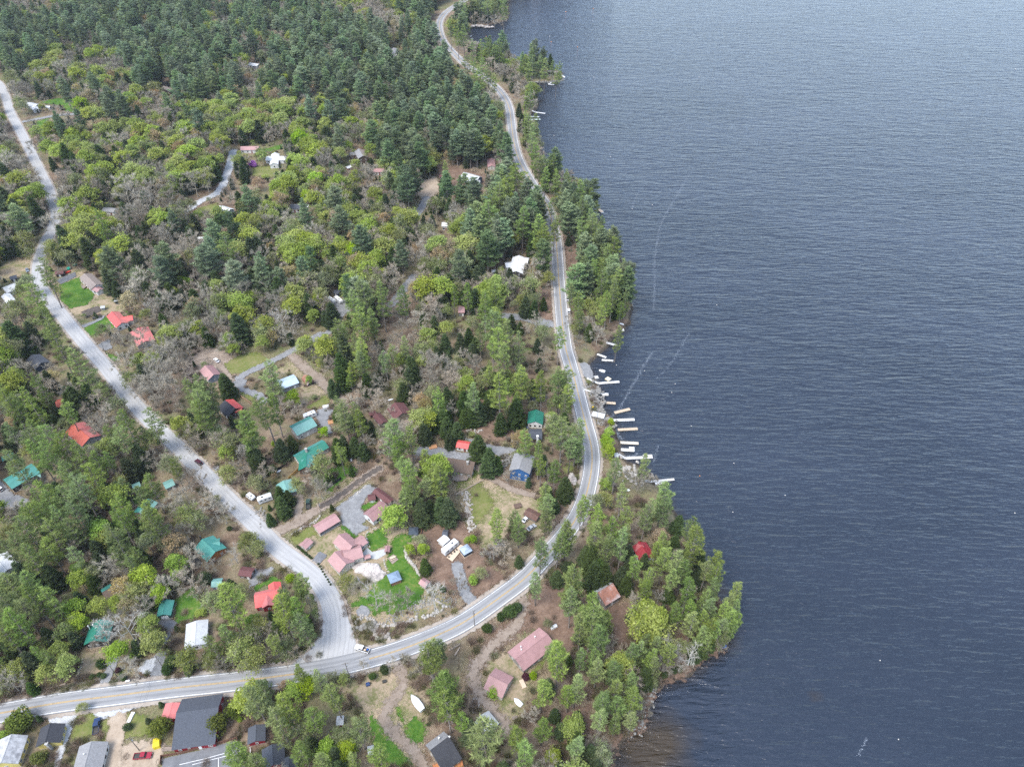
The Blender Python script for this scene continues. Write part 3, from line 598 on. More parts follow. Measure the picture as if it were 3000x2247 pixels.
WL = dict(
  white=mat('white clapboard', (.66, .66, .64), .75, .06, 1, 'board'), cream=mat('cream clapboard', (.52, .49, .42), .75, .07, 1, 'board'),
  yellow=mat('yellow clapboard', (.6, .5, .17), .75, .08, 1, 'board'), grey=mat('grey clapboard', (.3, .31, .32), .75, .1, 1, 'board'),
  bluegrey=mat('blue grey clapboard', (.2, .235, .27), .75, .1, 1, 'board'), blue=mat('blue clapboard', (.04, .12, .29), .7, .08, 1, 'board'),
  navy=mat('dark blue clapboard', (.055, .075, .11), .7, .1, 1, 'board'), brown=mat('brown board siding', (.11, .075, .055), .85, .18, 1, 'board'),
  log=mat('orange log siding', (.3, .13, .05), .75, .2, 1, 'board'), tan=mat('tan siding', (.3, .25, .19), .8, .12, 1, 'board'),
  red=mat('barn red siding', (.26, .02, .03), .75, .12, 1, 'board'), weather=mat('weathered grey boards', (.24, .22, .2), .9, .22, 1, 'board'),
  steel=mat('beige steel siding', (.46, .44, .41), .6, .06, 1), dgreen=mat('dark green boards', (.03, .075, .06), .8, .15, 1, 'board'),
  dark=mat('dark stained boards', (.045, .038, .035), .85, .2, 1, 'board'), aqua=mat('pale aqua siding', (.42, .56, .62), .75, .08, 1, 'board'),
)
DECKW = mat('weathered deck boards', (.26, .21, .175), .85, .18, 1.5); DECKO = mat('orange cedar deck', (.5, .2, .08), .75, .15, 1.2); DECKT = mat('new pine deck', (.55, .44, .33), .8, .1, 1.2)

class Frame:
    """local frame of a roof ridge: x along the ridge (r0 -> r1), y to its left, origin on the ground"""
    def __init__(s, r0, r1, hw, rise, zb=0.0):
        zr = GZ + zb + hw + rise; a = G(*r0, z=zr); b = G(*r1, z=zr)
        s.o = (a+b)/2; s.o.z = GZ+zb; d = b-a; d.z = 0; s.L = d.length; s.x = d.normalized(); s.y = Vector((-s.x.y, s.x.x, 0))
    def p(s, x, y, z, org): return s.o + s.x*x + s.y*y + Vector((0, 0, z)) - org
def add_gable(f, org, root, wp, wn, hw, rise, wallm, roofm, roofm2, ov, pre='', open_side=None, win=(2, 1), doors=True, seed=0, gable_end_mat=None):
    """walls + two roof slopes (+y slope = roofm2) around frame f as children of root"""
    hl = f.L/2 - ov; P = lambda x, y, z: f.p(x, y, z, org)
    zp = hw; zn = hw; rid = hw+rise
    b = MB()
    def pent(x): return [P(x, -wn+ov, 0), P(x, wp-ov, 0), P(x, wp-ov, zp-.02), P(x, 0, rid-.12), P(x, -wn+ov, zn-.02)]
    A, B = pent(-hl), pent(hl)
    if open_side is None:
        b.add(A+B, [(0,4,3,2,1), (5,6,7,8,9), (1,2,7,6), (4,0,5,9), (0,1,6,5), (2,3,8,7), (3,4,9,8)])
    else:                                              # open front on the -y side: three walls and posts
        t = .14
        for x0, x1, y0, y1 in ((-hl, hl, wp-ov-t, wp-ov), (-hl, -hl+t, -wn+ov, wp-ov-t), (hl-t, hl, -wn+ov, wp-ov-t)):
            c = P((x0+x1)/2, (y0+y1)/2, hw/2); b.obox(c, f.x, f.y, (x1-x0)/2, (y1-y0)/2, hw/2-.03)
    b.build(pre+'wall', wallm, root)
    # roof slabs
    th = .16
    for s, wd, m in ((1, wp, roofm2), (-1, wn, roofm)):
        rb = MB(); run = math.hypot(wd, rise); X = hl+ov
        top = [P(-X, 0, rid+.1), P(X, 0, rid+.1), P(X, s*wd, hw+.1), P(-X, s*wd, hw+.1)]
        bot = [v - Vector((0, 0, th)) for v in top]
        uv = [(-X, 0), (X, 0), (X, run), (-X, run)]*2
        if s > 0: fs = [(0,3,2,1), (4,5,6,7)]
        else: fs = [(0,1,2,3), (4,7,6,5)]
        fs += [(0,1,5,4), (1,2,6,5), (2,3,7,6), (3,0,4,7)]
        rb.add(top+bot, fs, uv); rb.build(pre+'roof', m, root, uv=True)
    cb = MB()
    cb.add([P(-hl-ov, -.14, rid+.09), P(hl+ov, -.14, rid+.09), P(hl+ov, 0, rid+.17), P(-hl-ov, 0, rid+.17), P(-hl-ov, .14, rid+.09), P(hl+ov, .14, rid+.09)], [(0,1,2,3), (3,2,5,4)])
    cb.build(pre+'ridge_cap', roofm, root)
    if open_side is not None:
        pb = MB(); n = 5
        for k in range(n):
            x = -hl+.1 + (2*hl-.2)*k/(n-1); pb.obox(P(x, -wn+ov+.1, hw/2), f.x, f.y, .08, .08, hw/2-.02)
        pb.build('posts' if False else 'post_row', DECKW, root); return
    nx, ny = win
    rr = random.Random(seed)
    def window(x, y, z, ax, ay, ww, hh):
        # ax along wall, ay outward
        wb = MB(); c = P(0, 0, 0)
        pos = lambda u, v, d: f.o + f.x*x + f.y*y + Vector((0, 0, z+v)) + ax*u + ay*d - org
        for u0, u1, v0, v1 in ((-ww/2, ww/2, hh/2-.1, hh/2), (-ww/2, ww/2, -hh/2, -hh/2+.1), (-ww/2, -ww/2+.1, -hh/2+.1, hh/2-.1), (ww/2-.1, ww/2, -hh/2+.1, hh/2-.1), (-.03, .03, -hh/2+.1, hh/2-.1)):
            wb.obox(pos((u0+u1)/2, (v0+v1)/2, .03), ax, ay, (u1-u0)/2, .05, (v1-v0)/2)
        wo_ = wb.build('window', TRIM if wallm is not WL['white'] else DARKTRIM, root)
        gb = MB(); gb.obox(pos(0, 0, .01), ax, ay, ww/2-.1, .03, hh/2-.1); gb.build('pane', GLASS, wo_)
    lv = [1.5] + ([4.0] if hw > 4.4 else [])
    for z in lv:
        if hw < 1.9: break
        for s, wd in ((1, wp), (-1, wn)):
            for k in range(nx):
                x = -hl + 2*hl*(k+.5)/nx + rr.uniform(-.3, .3)
                if doors and s == -1 and z < 2 and k == nx//2: continue
                window(x, s*(wd-ov), z, f.x, f.y*s, rr.choice((.9, 1.1, 1.4)), 1.15)
        for s in (-1, 1):
            for k in range(ny):
                y = -wn+ov + (wp+wn-2*ov)*(k+.5)/ny
                window(s*hl, y, z, f.y, f.x*s, 1.0, 1.1)
    if doors and hw > 2:
        db = MB(); x = -hl + 2*hl*(nx//2+.5)/max(nx, 1)
        db.obox(P(x, -wn+ov-.02, 1.02), f.x, f.y, .5, .05, 1.02); dd = db.build('door', TRIM if wallm is not WL['white'] else mat('door paint', (.2, .05, .04), .6), root)
        hb = MB(); hb.obox(P(x+.38, -wn+ov-.1, 1.0), f.x, f.y, .05, .04, .05); hb.build('handle', DARKTRIM, dd)
def house(name, label, cat, c, r0, r1, w, hw, rise, wall, roof, roof2=None, ov=.4, win=(2, 1), doors=True, lm=None, open_side=None, keep=True, seed=None, group=None):
    """r0, r1: ridge ends in the pixels of crop c; w = (+y half width, -y half width) or one number"""
    a, b = q(c, *r0), q(c, *r1); wp, wn = (w, w) if not isinstance(w, tuple) else w
    f = Frame(a, b, hw, rise); org = Vector((f.o.x, f.o.y, GZ))
    root = thing(name, label, cat, org, group)
    add_gable(f, org, root, wp, wn, hw, rise, WL[wall], RF[roof], RF[roof2 or roof], ov, '', open_side, win, doors, seed or len(LANDMARKS))
    # plinth
    if hw > 2.2:
        pb = MB(); pb.obox(f.p(0, (wp-wn)/2, .13, org), f.x, f.y, f.L/2-ov+.04, (wp+wn)/2-ov+.04, .13); pb.build('plinth', CONC, root)
    cx, cy = (a[0]+b[0])/2, (a[1]+b[1])/2; mp = MPP(cx, cy)
    if keep: KEEP_DISC.append((cx, cy, (f.L*.38+max(wp, wn)*.5)/mp*.8, f.o.x, f.o.y, math.hypot(f.L/2, max(wp, wn))))
    if lm: LANDMARKS.append((lm, cx, cy))
    root['_hw'] = hw; root['_rise'] = rise
    return root, f, org
def wing(h, c, r0, r1, w, hw, rise, wall, roof, roof2=None, ov=.3, win=(1, 1)):
    root, _, org = h; wp, wn = (w, w) if not isinstance(w, tuple) else w
    f = Frame(q(c, *r0), q(c, *r1), hw, rise)
    add_gable(f, org, root, wp, wn, hw, rise, WL[wall], RF[roof], RF[roof2 or roof], ov, 'wing_', None, win, False, 3)
def chimney(h, c, px, top, m=None, s=.45):
    root, f, org = h; hw = root['_hw']; p = G(*q(c, *px), z=GZ+hw+root['_rise']*.6) - org
    b = MB(); b.box(p.x-s, p.y-s, .2, p.x+s, p.y+s, top); b.box(p.x-s-.1, p.y-s-.1, top+.002, p.x+s+.1, p.y+s+.1, top+.2); b.build('chimney', m or mat('chimney brick', (.3, .22, .18), .9, .25), root)
def vents(h, c, pts, r=.22):
    root, f, org = h
    for p_ in pts:
        p = G(*q(c, *p_), z=GZ+root['_hw']+root['_rise']*.6) - org; b = MB(); b.tube((p.x, p.y, root['_hw']), (p.x, p.y, root['_hw']+root['_rise']+.35), r*.6, n=8); b.tube((p.x, p.y, root['_hw']+root['_rise']+.35), (p.x, p.y, root['_hw']+root['_rise']+.5), r, n=8); b.build('roof_vent', TRIM, root)
def deck(h, c, poly, z, m, rail=True):
    """deck attached to a house: a part of it"""
    root, f, org = h; P = [G(*q(c, *p), z=GZ+z)-org for p in poly]
    if sum((P[i].x*P[(i+1) % len(P)].y - P[(i+1) % len(P)].x*P[i].y) for i in range(len(P))) < 0: P = P[::-1]
    b = MB(); b.prism([(p.x, p.y) for p in P], z-.2, z); d = b.build('deck', m, root)
    pb = MB()
    for p in P: pb.tube((p.x*.98, p.y*.98, 0), (p.x*.98, p.y*.98, z-.2), .08, n=4)
    if z > .5: pb.build('deck_posts' if False else 'support', DECKW, d)
    if rail:
        rb = MB()
        for i in range(len(P)):
            a, e = P[i], P[(i+1) % len(P)]; rb.tube((a.x, a.y, z+.95), (e.x, e.y, z+.95), .05, n=4); k = max(2, int((e-a).length/1.4))
            for j in range(k): t = a + (e-a)*j/k; rb.tube((t.x, t.y, z), (t.x, t.y, z+.95), .035, n=4)
        rb.build('railing', m, d)

H1 = house('cottage', 'yellow clapboard cottage with a charcoal roof beside the pale gravel drive', 'house', 'J', (430,1300), (385,1465), 3.9, 2.8, 2.2, 'yellow', 'dark', lm='the yellow cottage')
chimney(H1, 'J', (400,1480), 4.6, CONC, .4)
H2 = house('house', 'yellow house with a long patched grey metal roof in the bottom left corner', 'house', 'J', (100,1395), (10,1640), (4.2, 4.6), 3, 2.4, 'yellow', 'patch', win=(3, 1), lm='the patched metal roof house')
H3 = house('house', 'low white house with a grey shingle gable roof cut by the bottom edge', 'house', 'J', (780,1455), (715,1700), 4.6, 2.6, 2.2, 'white', 'grey', win=(3, 2), lm='the grey shingle house')
vents(H3, 'J', [(725,1575)])
H4 = house('roadside_house', 'large barn red roadside building with a wide dark slate shingle roof', 'building', 'J', (1500,1215), (1862,1165), (6.0, 11.2), 3.0, 2.6, 'red', 'slate', win=(4, 3), lm='the wide roadside building')
wing(H4, 'J', (1475,1125), (1435,1262), (2.7, 2.7), 2.6, .5, 'red', 'rose', win=(2, 1))
deck(H4, 'J', ((1390,1500),(1380,1540),(1520,1535),(1520,1500)), .5, DECKW, True)
c1 = house('cabin', 'small red cabin with a dark roof, upper one beside the paved court', 'cabin', 'N', (437,1293), (432,1435), 2.9, 2.5, 1.2, 'red', 'slate', lm='the upper red cabin')
c2 = house('cabin', 'red cabin with a dark roof below the smaller one and right of the white fence', 'cabin', 'N', (572,1462), (582,1640), 3.6, 2.6, 1.5, 'red', 'slate', win=(3, 1), lm='the lower red cabin')
c3 = house('cabin', 'dark roofed cabin half hidden under pines at the bottom edge right of the red cabins', 'cabin', 'N', (715,1560), (720,1700), 2.6, 2.5, 1.2, 'red', 'slate')
H6 = house('house', 'grey shingle house with an orange cedar deck at the bottom edge', 'house', 'N', (1920,1515), (2080,1395), (3.4, 7.6), 3.6, 2.4, 'tan', 'dark', 'grey', win=(3, 2), lm='the cedar deck house')
wing(H6, 'N', (1985,1560), (2065,1500), (.8, .8), 4.3, .3, 'tan', 'rustdark', win=(0, 0))
deck(H6, 'N', ((1940,1640),(2100,1570),(2190,1600),(2210,1690),(1990,1720)), 1.2, DECKO)
vents(H6, 'N', [(1995,1420), (2085,1410)], .3)
H7 = house('ranch_house', 'long low ranch house with a mauve metal roof beside the main road bend', 'house', 'L', (785,760), (1060,545), 4.7, 2.7, 1.5, 'weather', 'mauve', 'pink', win=(5, 2), lm='the long mauve ranch house')  # paler far slope: the light on it is put into the paint
vents(H7, 'L', [(830,660), (835,685), (950,575)], .25)
H8 = house('garage', 'mauve roofed garage at the lower end of the long ranch house', 'garage', 'L', (562,892), (722,975), 4.3, 2.9, 2.2, 'cream', 'mauve', 'pink', win=(1, 1), lm='the mauve garage')  # upper slope painted paler in place of the light falling on it
H9 = house('barn', 'weathered barn with a rust and tin patched roof among lakeside pines', 'barn', 'L', (1487,190), (1617,112), (2.6, 5.2), 3.2, 2.4, 'weather', 'rust', 'palegrey', win=(1, 1), lm='the rusty roofed barn')
H10 = house('cottage', 'white cottage with a stepped crimson roof among the point pines', 'cottage', 'M', (795,835), (876,968), 3.4, 3.0, 1.8, 'white', 'crimson', win=(2, 2), doors=False, lm='the crimson roofed cottage')
wing(H10, 'M', (775,850), (835,870), 2.7, 3.3, 1.6, 'white', 'crimson', win=(0, 1))
H11 = house('cottage', 'cottage under pines with a pale grey metal roof near the bottom edge', 'cottage', 'L', (490,1232), (582,1345), (3.4, 3.2), 2.6, 1.6, 'white', 'palegrey', lm='the pale grey roofed cottage')
# pink roofed main house
H13 = house('farmhouse', 'cream house of four joined gables under a pink metal roof', 'house', 'K', (698,338), (798,442), 3.9, 3.0, 2.2, 'cream', 'pink', win=(2, 2), doors=False, lm='the pink roofed farmhouse')
wing(H13, 'K', (770,345), (925,298), (3.4, 3.6), 3.1, 2.2, 'cream', 'pink', win=(2, 1))
wing(H13, 'K', (735,190), (850,292), 3.6, 3.2, 2.2, 'cream', 'pink', win=(3, 1))
wing(H13, 'K', (870,262), (950,210), 2.6, 2.7, 1.5, 'cream', 'pink', win=(1, 1))
H14 = house('open_shed', 'long open fronted shed with a pink roof and bays of posts', 'shed', 'K', (530,130), (712,22), (2.2, 3.4), 2.7, 1.0, 'cream', 'pink', open_side=True, lm='the open fronted pink shed')
H15 = house('garage', 'white garage with a pink metal roof between gravel drive and bright green tree', 'garage', 'H', (1500,1480), (1645,1368), 3.4, 3.0, 2.0, 'white', 'mauve', 'mauve', win=(2, 1), lm='the white pink roofed garage')
H16 = house('shed', 'small pink roofed shed beside the clipped hedge and side road', 'shed', 'K', (420,288), (485,225), 2.0, 2.1, 1.0, 'cream', 'pink', win=(1, 1), lm='the hedge side shed')
H17 = house('shed', 'little cream shed with a maroon roof beside the long dark shed', 'shed', 'H', (1503,1322), (1568,1310), 1.9, 2.1, .9, 'cream', 'maroon', win=(1, 1))
H17b = house('long_shed', 'narrow dark maroon roofed shed running down behind the white garage', 'shed', 'H', (1565,1255), (1705,1360), 1.9, 2.2, .9, 'weather', 'maroon', win=(3, 1))
H18 = house('garage', 'tall beige steel garage with a teal roof paler on its lower slope', 'garage', 'H', (858,738), (1030,652), (3.9, 4.6), 3.8, 1.9, 'steel', 'paleteal', 'teal', win=(3, 1), lm='the teal steel garage')  # near slope a paler teal than the far slope
H20 = house('house', 'long irregular house with a bright teal roof and cross gable', 'house', 'H', (885,985), (1138,850), (3.2, 3.6), 2.8, 1.6, 'cream', 'green', 'teal', win=(5, 1), lm='the long teal roofed house')
wing(H20, 'H', (985,960), (978,1068), 3.8, 2.9, 1.9, 'brown', 'green', 'teal', win=(1, 1))
wing(H20, 'H', (940,1010), (1060,1000), 2.4, 2.8, 1.3, 'brown', 'teal', win=(1, 0))
chimney(H20, 'H', (985,945), 6.2, CONC, .5)
H21 = house('shed', 'faded teal low roof mostly hidden under bare trees left of the dirt lane', 'shed', 'H', (785,1185), (835,1290), 3.6, 2.4, 1.0, 'weather', 'paleteal', lm='the faded teal shed')
H24 = house('house', 'house with one red slope and one charcoal slope behind a wooden fence', 'house', 'H', (285,500), (375,572), (4.2, 4.8), 3.2, 2.3, 'dark', 'dark', 'red', win=(2, 1), lm='the red and charcoal house')
wing(H24, 'H', (362,578), (425,555), 2.0, 3.0, 1.0, 'brown', 'red', win=(1, 1))
H25 = house('cottage', 'blue grey cottage with a pink hipped roof beside a white car', 'house', 'H', (118,205), (192,285), 3.7, 3.0, 1.9, 'bluegrey', 'pink', 'mauve', win=(2, 3), lm='the blue grey cottage')
H26 = house('garage', 'low grey garage with a light blue metal roof behind a tall pine', 'garage', 'H', (745,358), (892,302), 4.1, 2.8, 1.3, 'grey', 'blue', win=(2, 1), lm='the light blue roofed garage')
H28 = house('house', 'tan gabled house with a maroon shingle roof just below the left map pin', 'house', 'H', (1735,520), (1800,612), (4.6, 4.6), 4.2, 2.4, 'tan', 'maroon', win=(2, 2), lm='the maroon roofed house')
deck(H28, 'H', ((1735,690),(1860,655),(1870,690),(1745,730)), 1.2, DECKW)
H29 = house('cabin', 'small maroon roofed cabin left of the maroon shingle house', 'cabin', 'H', (1575,612), (1640,690), 2.2, 2.3, 1.0, 'brown', 'maroon', lm='the maroon cabin')
H29b = house('shed', 'tiny brown shed with a maroon roof at the upper left corner of the maroon cabin', 'shed', 'H', (1512,612), (1568,592), 1.5, 2.0, .8, 'brown', 'maroon', win=(1, 1))
H30 = house('house', 'long brown shingle house with a thin rust red upper slope and deck', 'house', 'I', (200,700), (440,738), (2.2, 5.6), 3.0, 2.4, 'tan', 'brown', 'rose', win=(4, 2), lm='the long brown house')
chimney(H30, 'I', (378,760), 6.4, CONC, .45)
deck(H30, 'I', ((240,850),(330,840),(390,860),(370,890),(290,900),(250,885)), .9, DECKW)
H31 = house('shed', 'low shed with a bright red metal roof beside a round dark bush', 'shed', 'I', (287,568), (392,585), 2.5, 2.4, 1.0, 'white', 'red', win=(2, 1), lm='the red roofed shed')
H32 = house('house', 'two storey blue clapboard house with white trim and grey shingle roof', 'house', 'I', (862,650), (818,795), 4.9, 6.0, 2.4, 'blue', 'grey', win=(3, 3), doors=False, lm='the blue house')
H33 = house('house', 'white gabled house with a deep green metal roof between pines and road', 'house', 'I', (962,290), (952,392), 3.9, 3.0, 1.9, 'white', 'green', win=(2, 3), doors=False, lm='the deep green roofed house')
H34 = house('cabin', 'dark shingled cabin with a white chimney below the deep green roof', 'cabin', 'I', (895,478), (1012,478), 3.6, 2.7, 1.7, 'brown', 'slate', win=(2, 1), lm='the dark shingled cabin')
chimney(H34, 'I', (972,545), 6.0, TRIM, .45)
H35 = house('shack', 'narrow white shack with a dark roof behind the deep green roof', 'shack', 'I', (925,180), (938,232), 2.4, 3.0, 1.2, 'white', 'dark', win=(2, 2))
H36 = house('low_shed', 'low rusty brown roofed shed in the open lot beside the road bend', 'shed', 'I', (875,1142), (985,1200), 2.4, 1.8, .9, 'weather', 'rustdark', lm='the rusty low shed')
H37 = house('cottage', 'log cottage under a wide green metal roof in bare woods', 'cottage', 'G', (1722,1392), (1836,1500), 4.6, 3.0, 2.2, 'log', 'teal', win=(3, 2), lm='the green log cottage')
wing(H37, 'G', (1800,1430), (1870,1410), 3.0, 2.9, 1.6, 'log', 'teal', win=(0, 1))
chimney(H37, 'G', (1710,1385), 5.6, DARKTRIM, .25)
deck(H37, 'G', ((1610,1540),(1650,1510),(1720,1590),(1690,1620)), .6, DARKTRIM)
H38 = house('cabin', 'bright red metal roofed cabin with side deck by the road junction', 'cabin', 'K', (12,712), (222,662), (2.5, 4.8), 2.9, 1.6, 'red', 'red', 'rose', win=(3, 1), doors=False, lm='the bright red cabin')  # rose far slope: the brighter light on it is painted in
wing(H38, 'K', (127,700), (130,792), 2.4, 3.1, 1.2, 'red', 'rose', win=(0, 1))
wing(H38, 'K', (180,592), (190,665), 2.4, 2.9, 1.2, 'red', 'red', win=(1, 0))
deck(H38, 'K', ((228,650),(272,640),(278,705),(235,718)), .7, DECKW)
H39 = house('house', 'house with a large sun faded red roof among bare trees left of the side road', 'house', 'G', (622,412), (765,530), 4.8, 3.2, 2.2, 'grey', 'orange', 'rose', win=(3, 2), lm='the large faded red roof')
H40 = house('cabin', 'weathered orange roofed cabin half hidden by dark hemlocks at left', 'cabin', 'G', (470,228), (585,195), 3.2, 2.6, 1.3, 'brown', 'orange', lm='the orange roofed cabin')
H41 = house('house', 'long house with a bright teal roof above the left gravel lot', 'house', 'G', (45,905), (290,765), (4.4, 4.6), 3.0, 1.8, 'dark', 'teal', win=(4, 1), lm='the left lot teal house')
wing(H41, 'G', (305,860), (345,845), 2.0, 2.4, .8, 'weather', 'paleteal', win=(0, 0))
H41b = house('carport', 'narrow teal roofed carport with white edge at the left border', 'carport', 'G', (10,705), (112,668), 1.9, 2.4, .6, 'dark', 'teal', open_side=True)
H42 = house('cabin', 'pale teal roofed cabin between tall pines left of the side road', 'cabin', 'G', (1180,1165), (1282,1050), 3.5, 2.7, 1.4, 'weather', 'paleteal', 'teal', lm='the pale teal cabin')
H43 = house('shed', 'brown shed with a pale green lean roof at the edge of a shaded lawn', 'shed', 'G', (1122,940), (1190,912), 1.7, 2.2, .8, 'brown', 'paleteal', win=(1, 1))
H44 = house('shed', 'grey green roofed shed tucked behind a pine right of the shaded lawn', 'shed', 'G', (1392,930), (1475,893), 2.4, 2.3, .9, 'weather', 'paleteal', win=(2, 1))
H45 = house('house', 'house with a plain white roof at the left border', 'house', 'G', (-50,1540), (62,1655), 4.6, 3.0, 1.6, 'white', 'white', lm='the left border white roof')
H46 = house('house', 'dark brown house with a vivid green metal roof beside a white birch', 'house', 'J', (853,418), (796,598), 4.3, 3.0, 2.3, 'dark', 'green', 'teal', win=(3, 3), doors=False, lm='the vivid green roof')
vents(H46, 'J', [(760,490), (800,480)], .25)
H47 = house('garage', 'small dark green garage with white overhead door beside an asphalt drive', 'garage', 'J', (1418,248), (1385,378), 2.7, 2.5, 1.2, 'dgreen', 'teal', win=(1, 0), doors=False, lm='the dark green garage')
gp = H47[1]; gb_ = MB(); gb_.obox(gp.p(gp.L/2-.4+.03, 0, 1.05, H47[2]), gp.y, gp.x, 1.35, .06, 1.05); gb_.build('overhead_door', TRIM, H47[0])
H48 = house('mobile_home', 'mobile home with a stained pale grey roof between shrubs above the road', 'house', 'J', (1675,428), (1660,640), 4.0, 2.7, .9, 'white', 'palegrey', win=(4, 1), lm='the pale grey mobile home')
H49 = house('shed', 'small pale teal shed behind the big round pine', 'shed', 'J', (1800,100), (1888,92), 2.0, 2.2, .9, 'grey', 'paleteal', win=(1, 1))
H49b = house('garage', 'low brown garage above the gravel beside the bright red cabin', 'garage', 'J', (2040,-4), (2152,12), 2.2, 2.3, .8, 'brown', 'maroon', win=(2, 1))
H50 = house('cabin', 'mossy brown and green roofed cabin hidden behind an olive tree', 'cabin', 'J', (868,192), (955,142), 3.0, 2.5, 1.3, 'brown', 'brown', 'teal')
H51 = house('house', 'tan shingle house with white walls above the bright green lawn', 'house', 'D', (718,732), (822,826), 3.9, 3.0, 1.7, 'white', 'tan', win=(4, 2), lm='the tan shingled house')
wing(H51, 'D', (798,842), (850,868), 2.3, 2.5, 1.0, 'white', 'pink', win=(1, 0))
deck(H51, 'D', ((690,840),(720,820),(740,838),(710,862)), .8, DECKW)
H52 = house('house', 'white house with a glossy red metal L shaped roof beside the lawn', 'house', 'D', (952,1056), (1035,1152), 3.7, 3.0, 1.8, 'white', 'red', 'rose', win=(3, 2), lm='the glossy red roofed house')
wing(H52, 'D', (1020,1112), (1128,1090), 2.9, 2.8, 1.4, 'grey', 'red', win=(2, 1))
H53 = house('house', 'house with a broad faded pink roof veiled by bare branches', 'house', 'D', (1178,1190), (1238,1308), 5.0, 3.0, 1.6, 'grey', 'rose', win=(3, 2), lm='the broad faded pink roof')
H54 = house('shed', 'maroon roofed garden shed beside tarped equipment', 'shed', 'D', (470,716), (542,710), 2.2, 2.2, .9, 'dark', 'maroon', win=(1, 1))
H55 = house('carport', 'black sided carport with a pale roof edge behind the lawn', 'carport', 'D', (970,950), (1042,940), 2.2, 2.3, .5, 'dark', 'palegrey', open_side=True)
H55b = house('shed', 'small pale grey shed beside the fenced garden plot', 'shed', 'D', (853,1012), (892,1005), 1.4, 1.9, .7, 'grey', 'palegrey', win=(1, 1))
H56 = house('house', 'grey roofed house at the left border beside a tall budding tree', 'house', 'D', (22,855), (130,812), (4.0, 4.6), 3.0, 1.8, 'white', 'palegrey', lm='the left border grey house')
wing(H56, 'D', (40,900), (90,960), 2.6, 2.8, 1.2, 'white', 'white', win=(1, 1))
H56b = house('shed', 'low dark grey shed above the left border grey house', 'shed', 'D', (80,762), (140,748), 2.3, 2.3, .8, 'dark', 'slate', win=(1, 1))
H57 = house('house', 'navy grey roofed house deep in hemlocks left of the side road', 'house', 'D', (268,1425), (352,1492), 3.9, 3.0, 1.8, 'navy', 'slate', lm='the navy house in hemlocks')
H58 = house('house', 'small grey house with a white porch hidden among bare trees', 'house', 'D', (880,172), (985,182), 3.2, 2.7, 1.3, 'white', 'grey', lm='the hidden grey house')
H59 = house('house', 'pale aqua house with a white roof beside the gravel lane', 'house', 'D', (1862,155), (1962,185), 3.6, 3.2, 1.6, 'aqua', 'white', win=(3, 2), lm='the pale aqua house')
H61 = house('house', 'white house with a pale pink roof at the end of the gravel lane', 'house', 'A', (2050,1250), (2205,1248), 3.8, 3.0, 1.7, 'white', 'pink', win=(4, 1), lm='the lane end house')
H62 = house('house', 'rambling white roofed house beside a purple flowering bush', 'house', 'B', (115,1335), (300,1335), 4.2, 3.0, 1.5, 'white', 'white', win=(4, 1), lm='the rambling white house')
wing(H62, 'B', (190,1300), (178,1390), 3.4, 3.2, 1.6, 'white', 'white', win=(1, 1))
H63 = house('house', 'tall dark brown house with a grey roof facing a bare yard', 'house', 'B', (905,1268), (940,1330), 4.2, 5.4, 1.8, 'brown', 'grey', 'tan', win=(3, 2), lm='the tall brown house')
wing(H63, 'B', (825,1300), (900,1295), 3.2, 3.6, 1.4, 'brown', 'grey', win=(2, 1))
H64 = house('house', 'white cottage with a flat pink metal roof among bare and leafing trees', 'house', 'B', (1018,1442), (1120,1438), 3.6, 2.8, 1.2, 'white', 'pink', win=(4, 1), lm='the pink roofed white cottage')
H65 = house('shed', 'small white and rust shed by a grey lane left of the pink roofed cottage', 'shed', 'B', (795,1425), (838,1408), 2.0, 2.3, .9, 'red', 'white', win=(1, 1))
H66 = house('house', 'dark blue house with several pale grey gables in a dirt clearing', 'house', 'B', (1795,1468), (1935,1508), 4.2, 4.4, 2.0, 'navy', 'palegrey', win=(3, 2), doors=False, lm='the dark blue house')
wing(H66, 'B', (1862,1485), (1852,1548), 3.0, 4.0, 1.9, 'navy', 'palegrey', win=(0, 1)); wing(H66, 'B', (1912,1498), (1908,1550), 2.6, 3.4, 1.5, 'navy', 'white', win=(0, 1))
H67 = house('cottage', 'pinkish roofed cottage in tall pines left of the upper road', 'cottage', 'B', (2030,1348), (2035,1412), 3.2, 2.6, 1.3, 'cream', 'pink', lm='the pink cottage in tall pines')
H68 = house('cottage', 'teal roofed cottage hidden under pines below the dark blue house', 'cottage', 'F', (0,368), (118,350), 3.4, 2.6, 1.3, 'brown', 'teal', lm='the hidden teal cottage')
H69 = house('lake_house', 'modern lake house with white roofs and dark timber porch', 'house', 'F', (352,868), (325,1002), 4.4, 5.0, 1.7, 'dark', 'white', win=(2, 2), doors=False, lm='the white roofed lake house')
wing(H69, 'F', (350,890), (432,900), 3.4, 5.2, 1.2, 'dark', 'white', win=(1, 1)); wing(H69, 'F', (232,938), (320,930), 3.2, 4.0, 1.2, 'white', 'white', win=(1, 1))
H69b = house('shed', 'small white shed left of the modern lake house', 'shed', 'F', (115,995), (152,990), 1.5, 2.0, .7, 'white', 'white', win=(1, 1))
H70 = house('house', 'white house with one white and one dark grey roof slope above a small lawn', 'house', 'E', (312,145), (412,148), (3.6, 3.6), 3.0, 1.6, 'white', 'slate', 'white', win=(3, 2), lm='the white and dark house')
H70b = house('shed', 'white roofed shed right of a lime tree and the white and dark roofed house', 'shed', 'E', (440,142), (482,150), 1.8, 2.2, .8, 'dark', 'white', win=(1, 1))
H71 = house('cabin', 'tall white roofed cabin with a porch in bare trees left of the lake house', 'cabin', 'E', (1612,300), (1662,300), 3.0, 3.4, 1.2, 'white', 'white', lm='the white roofed cabin')
H73 = house('cabin', 'brown cabin with a pink roof half hidden behind pines', 'cabin', 'E', (1752,1022), (1808,1022), 3.4, 3.0, 1.4, 'brown', 'pink', lm='the hidden brown cabin')
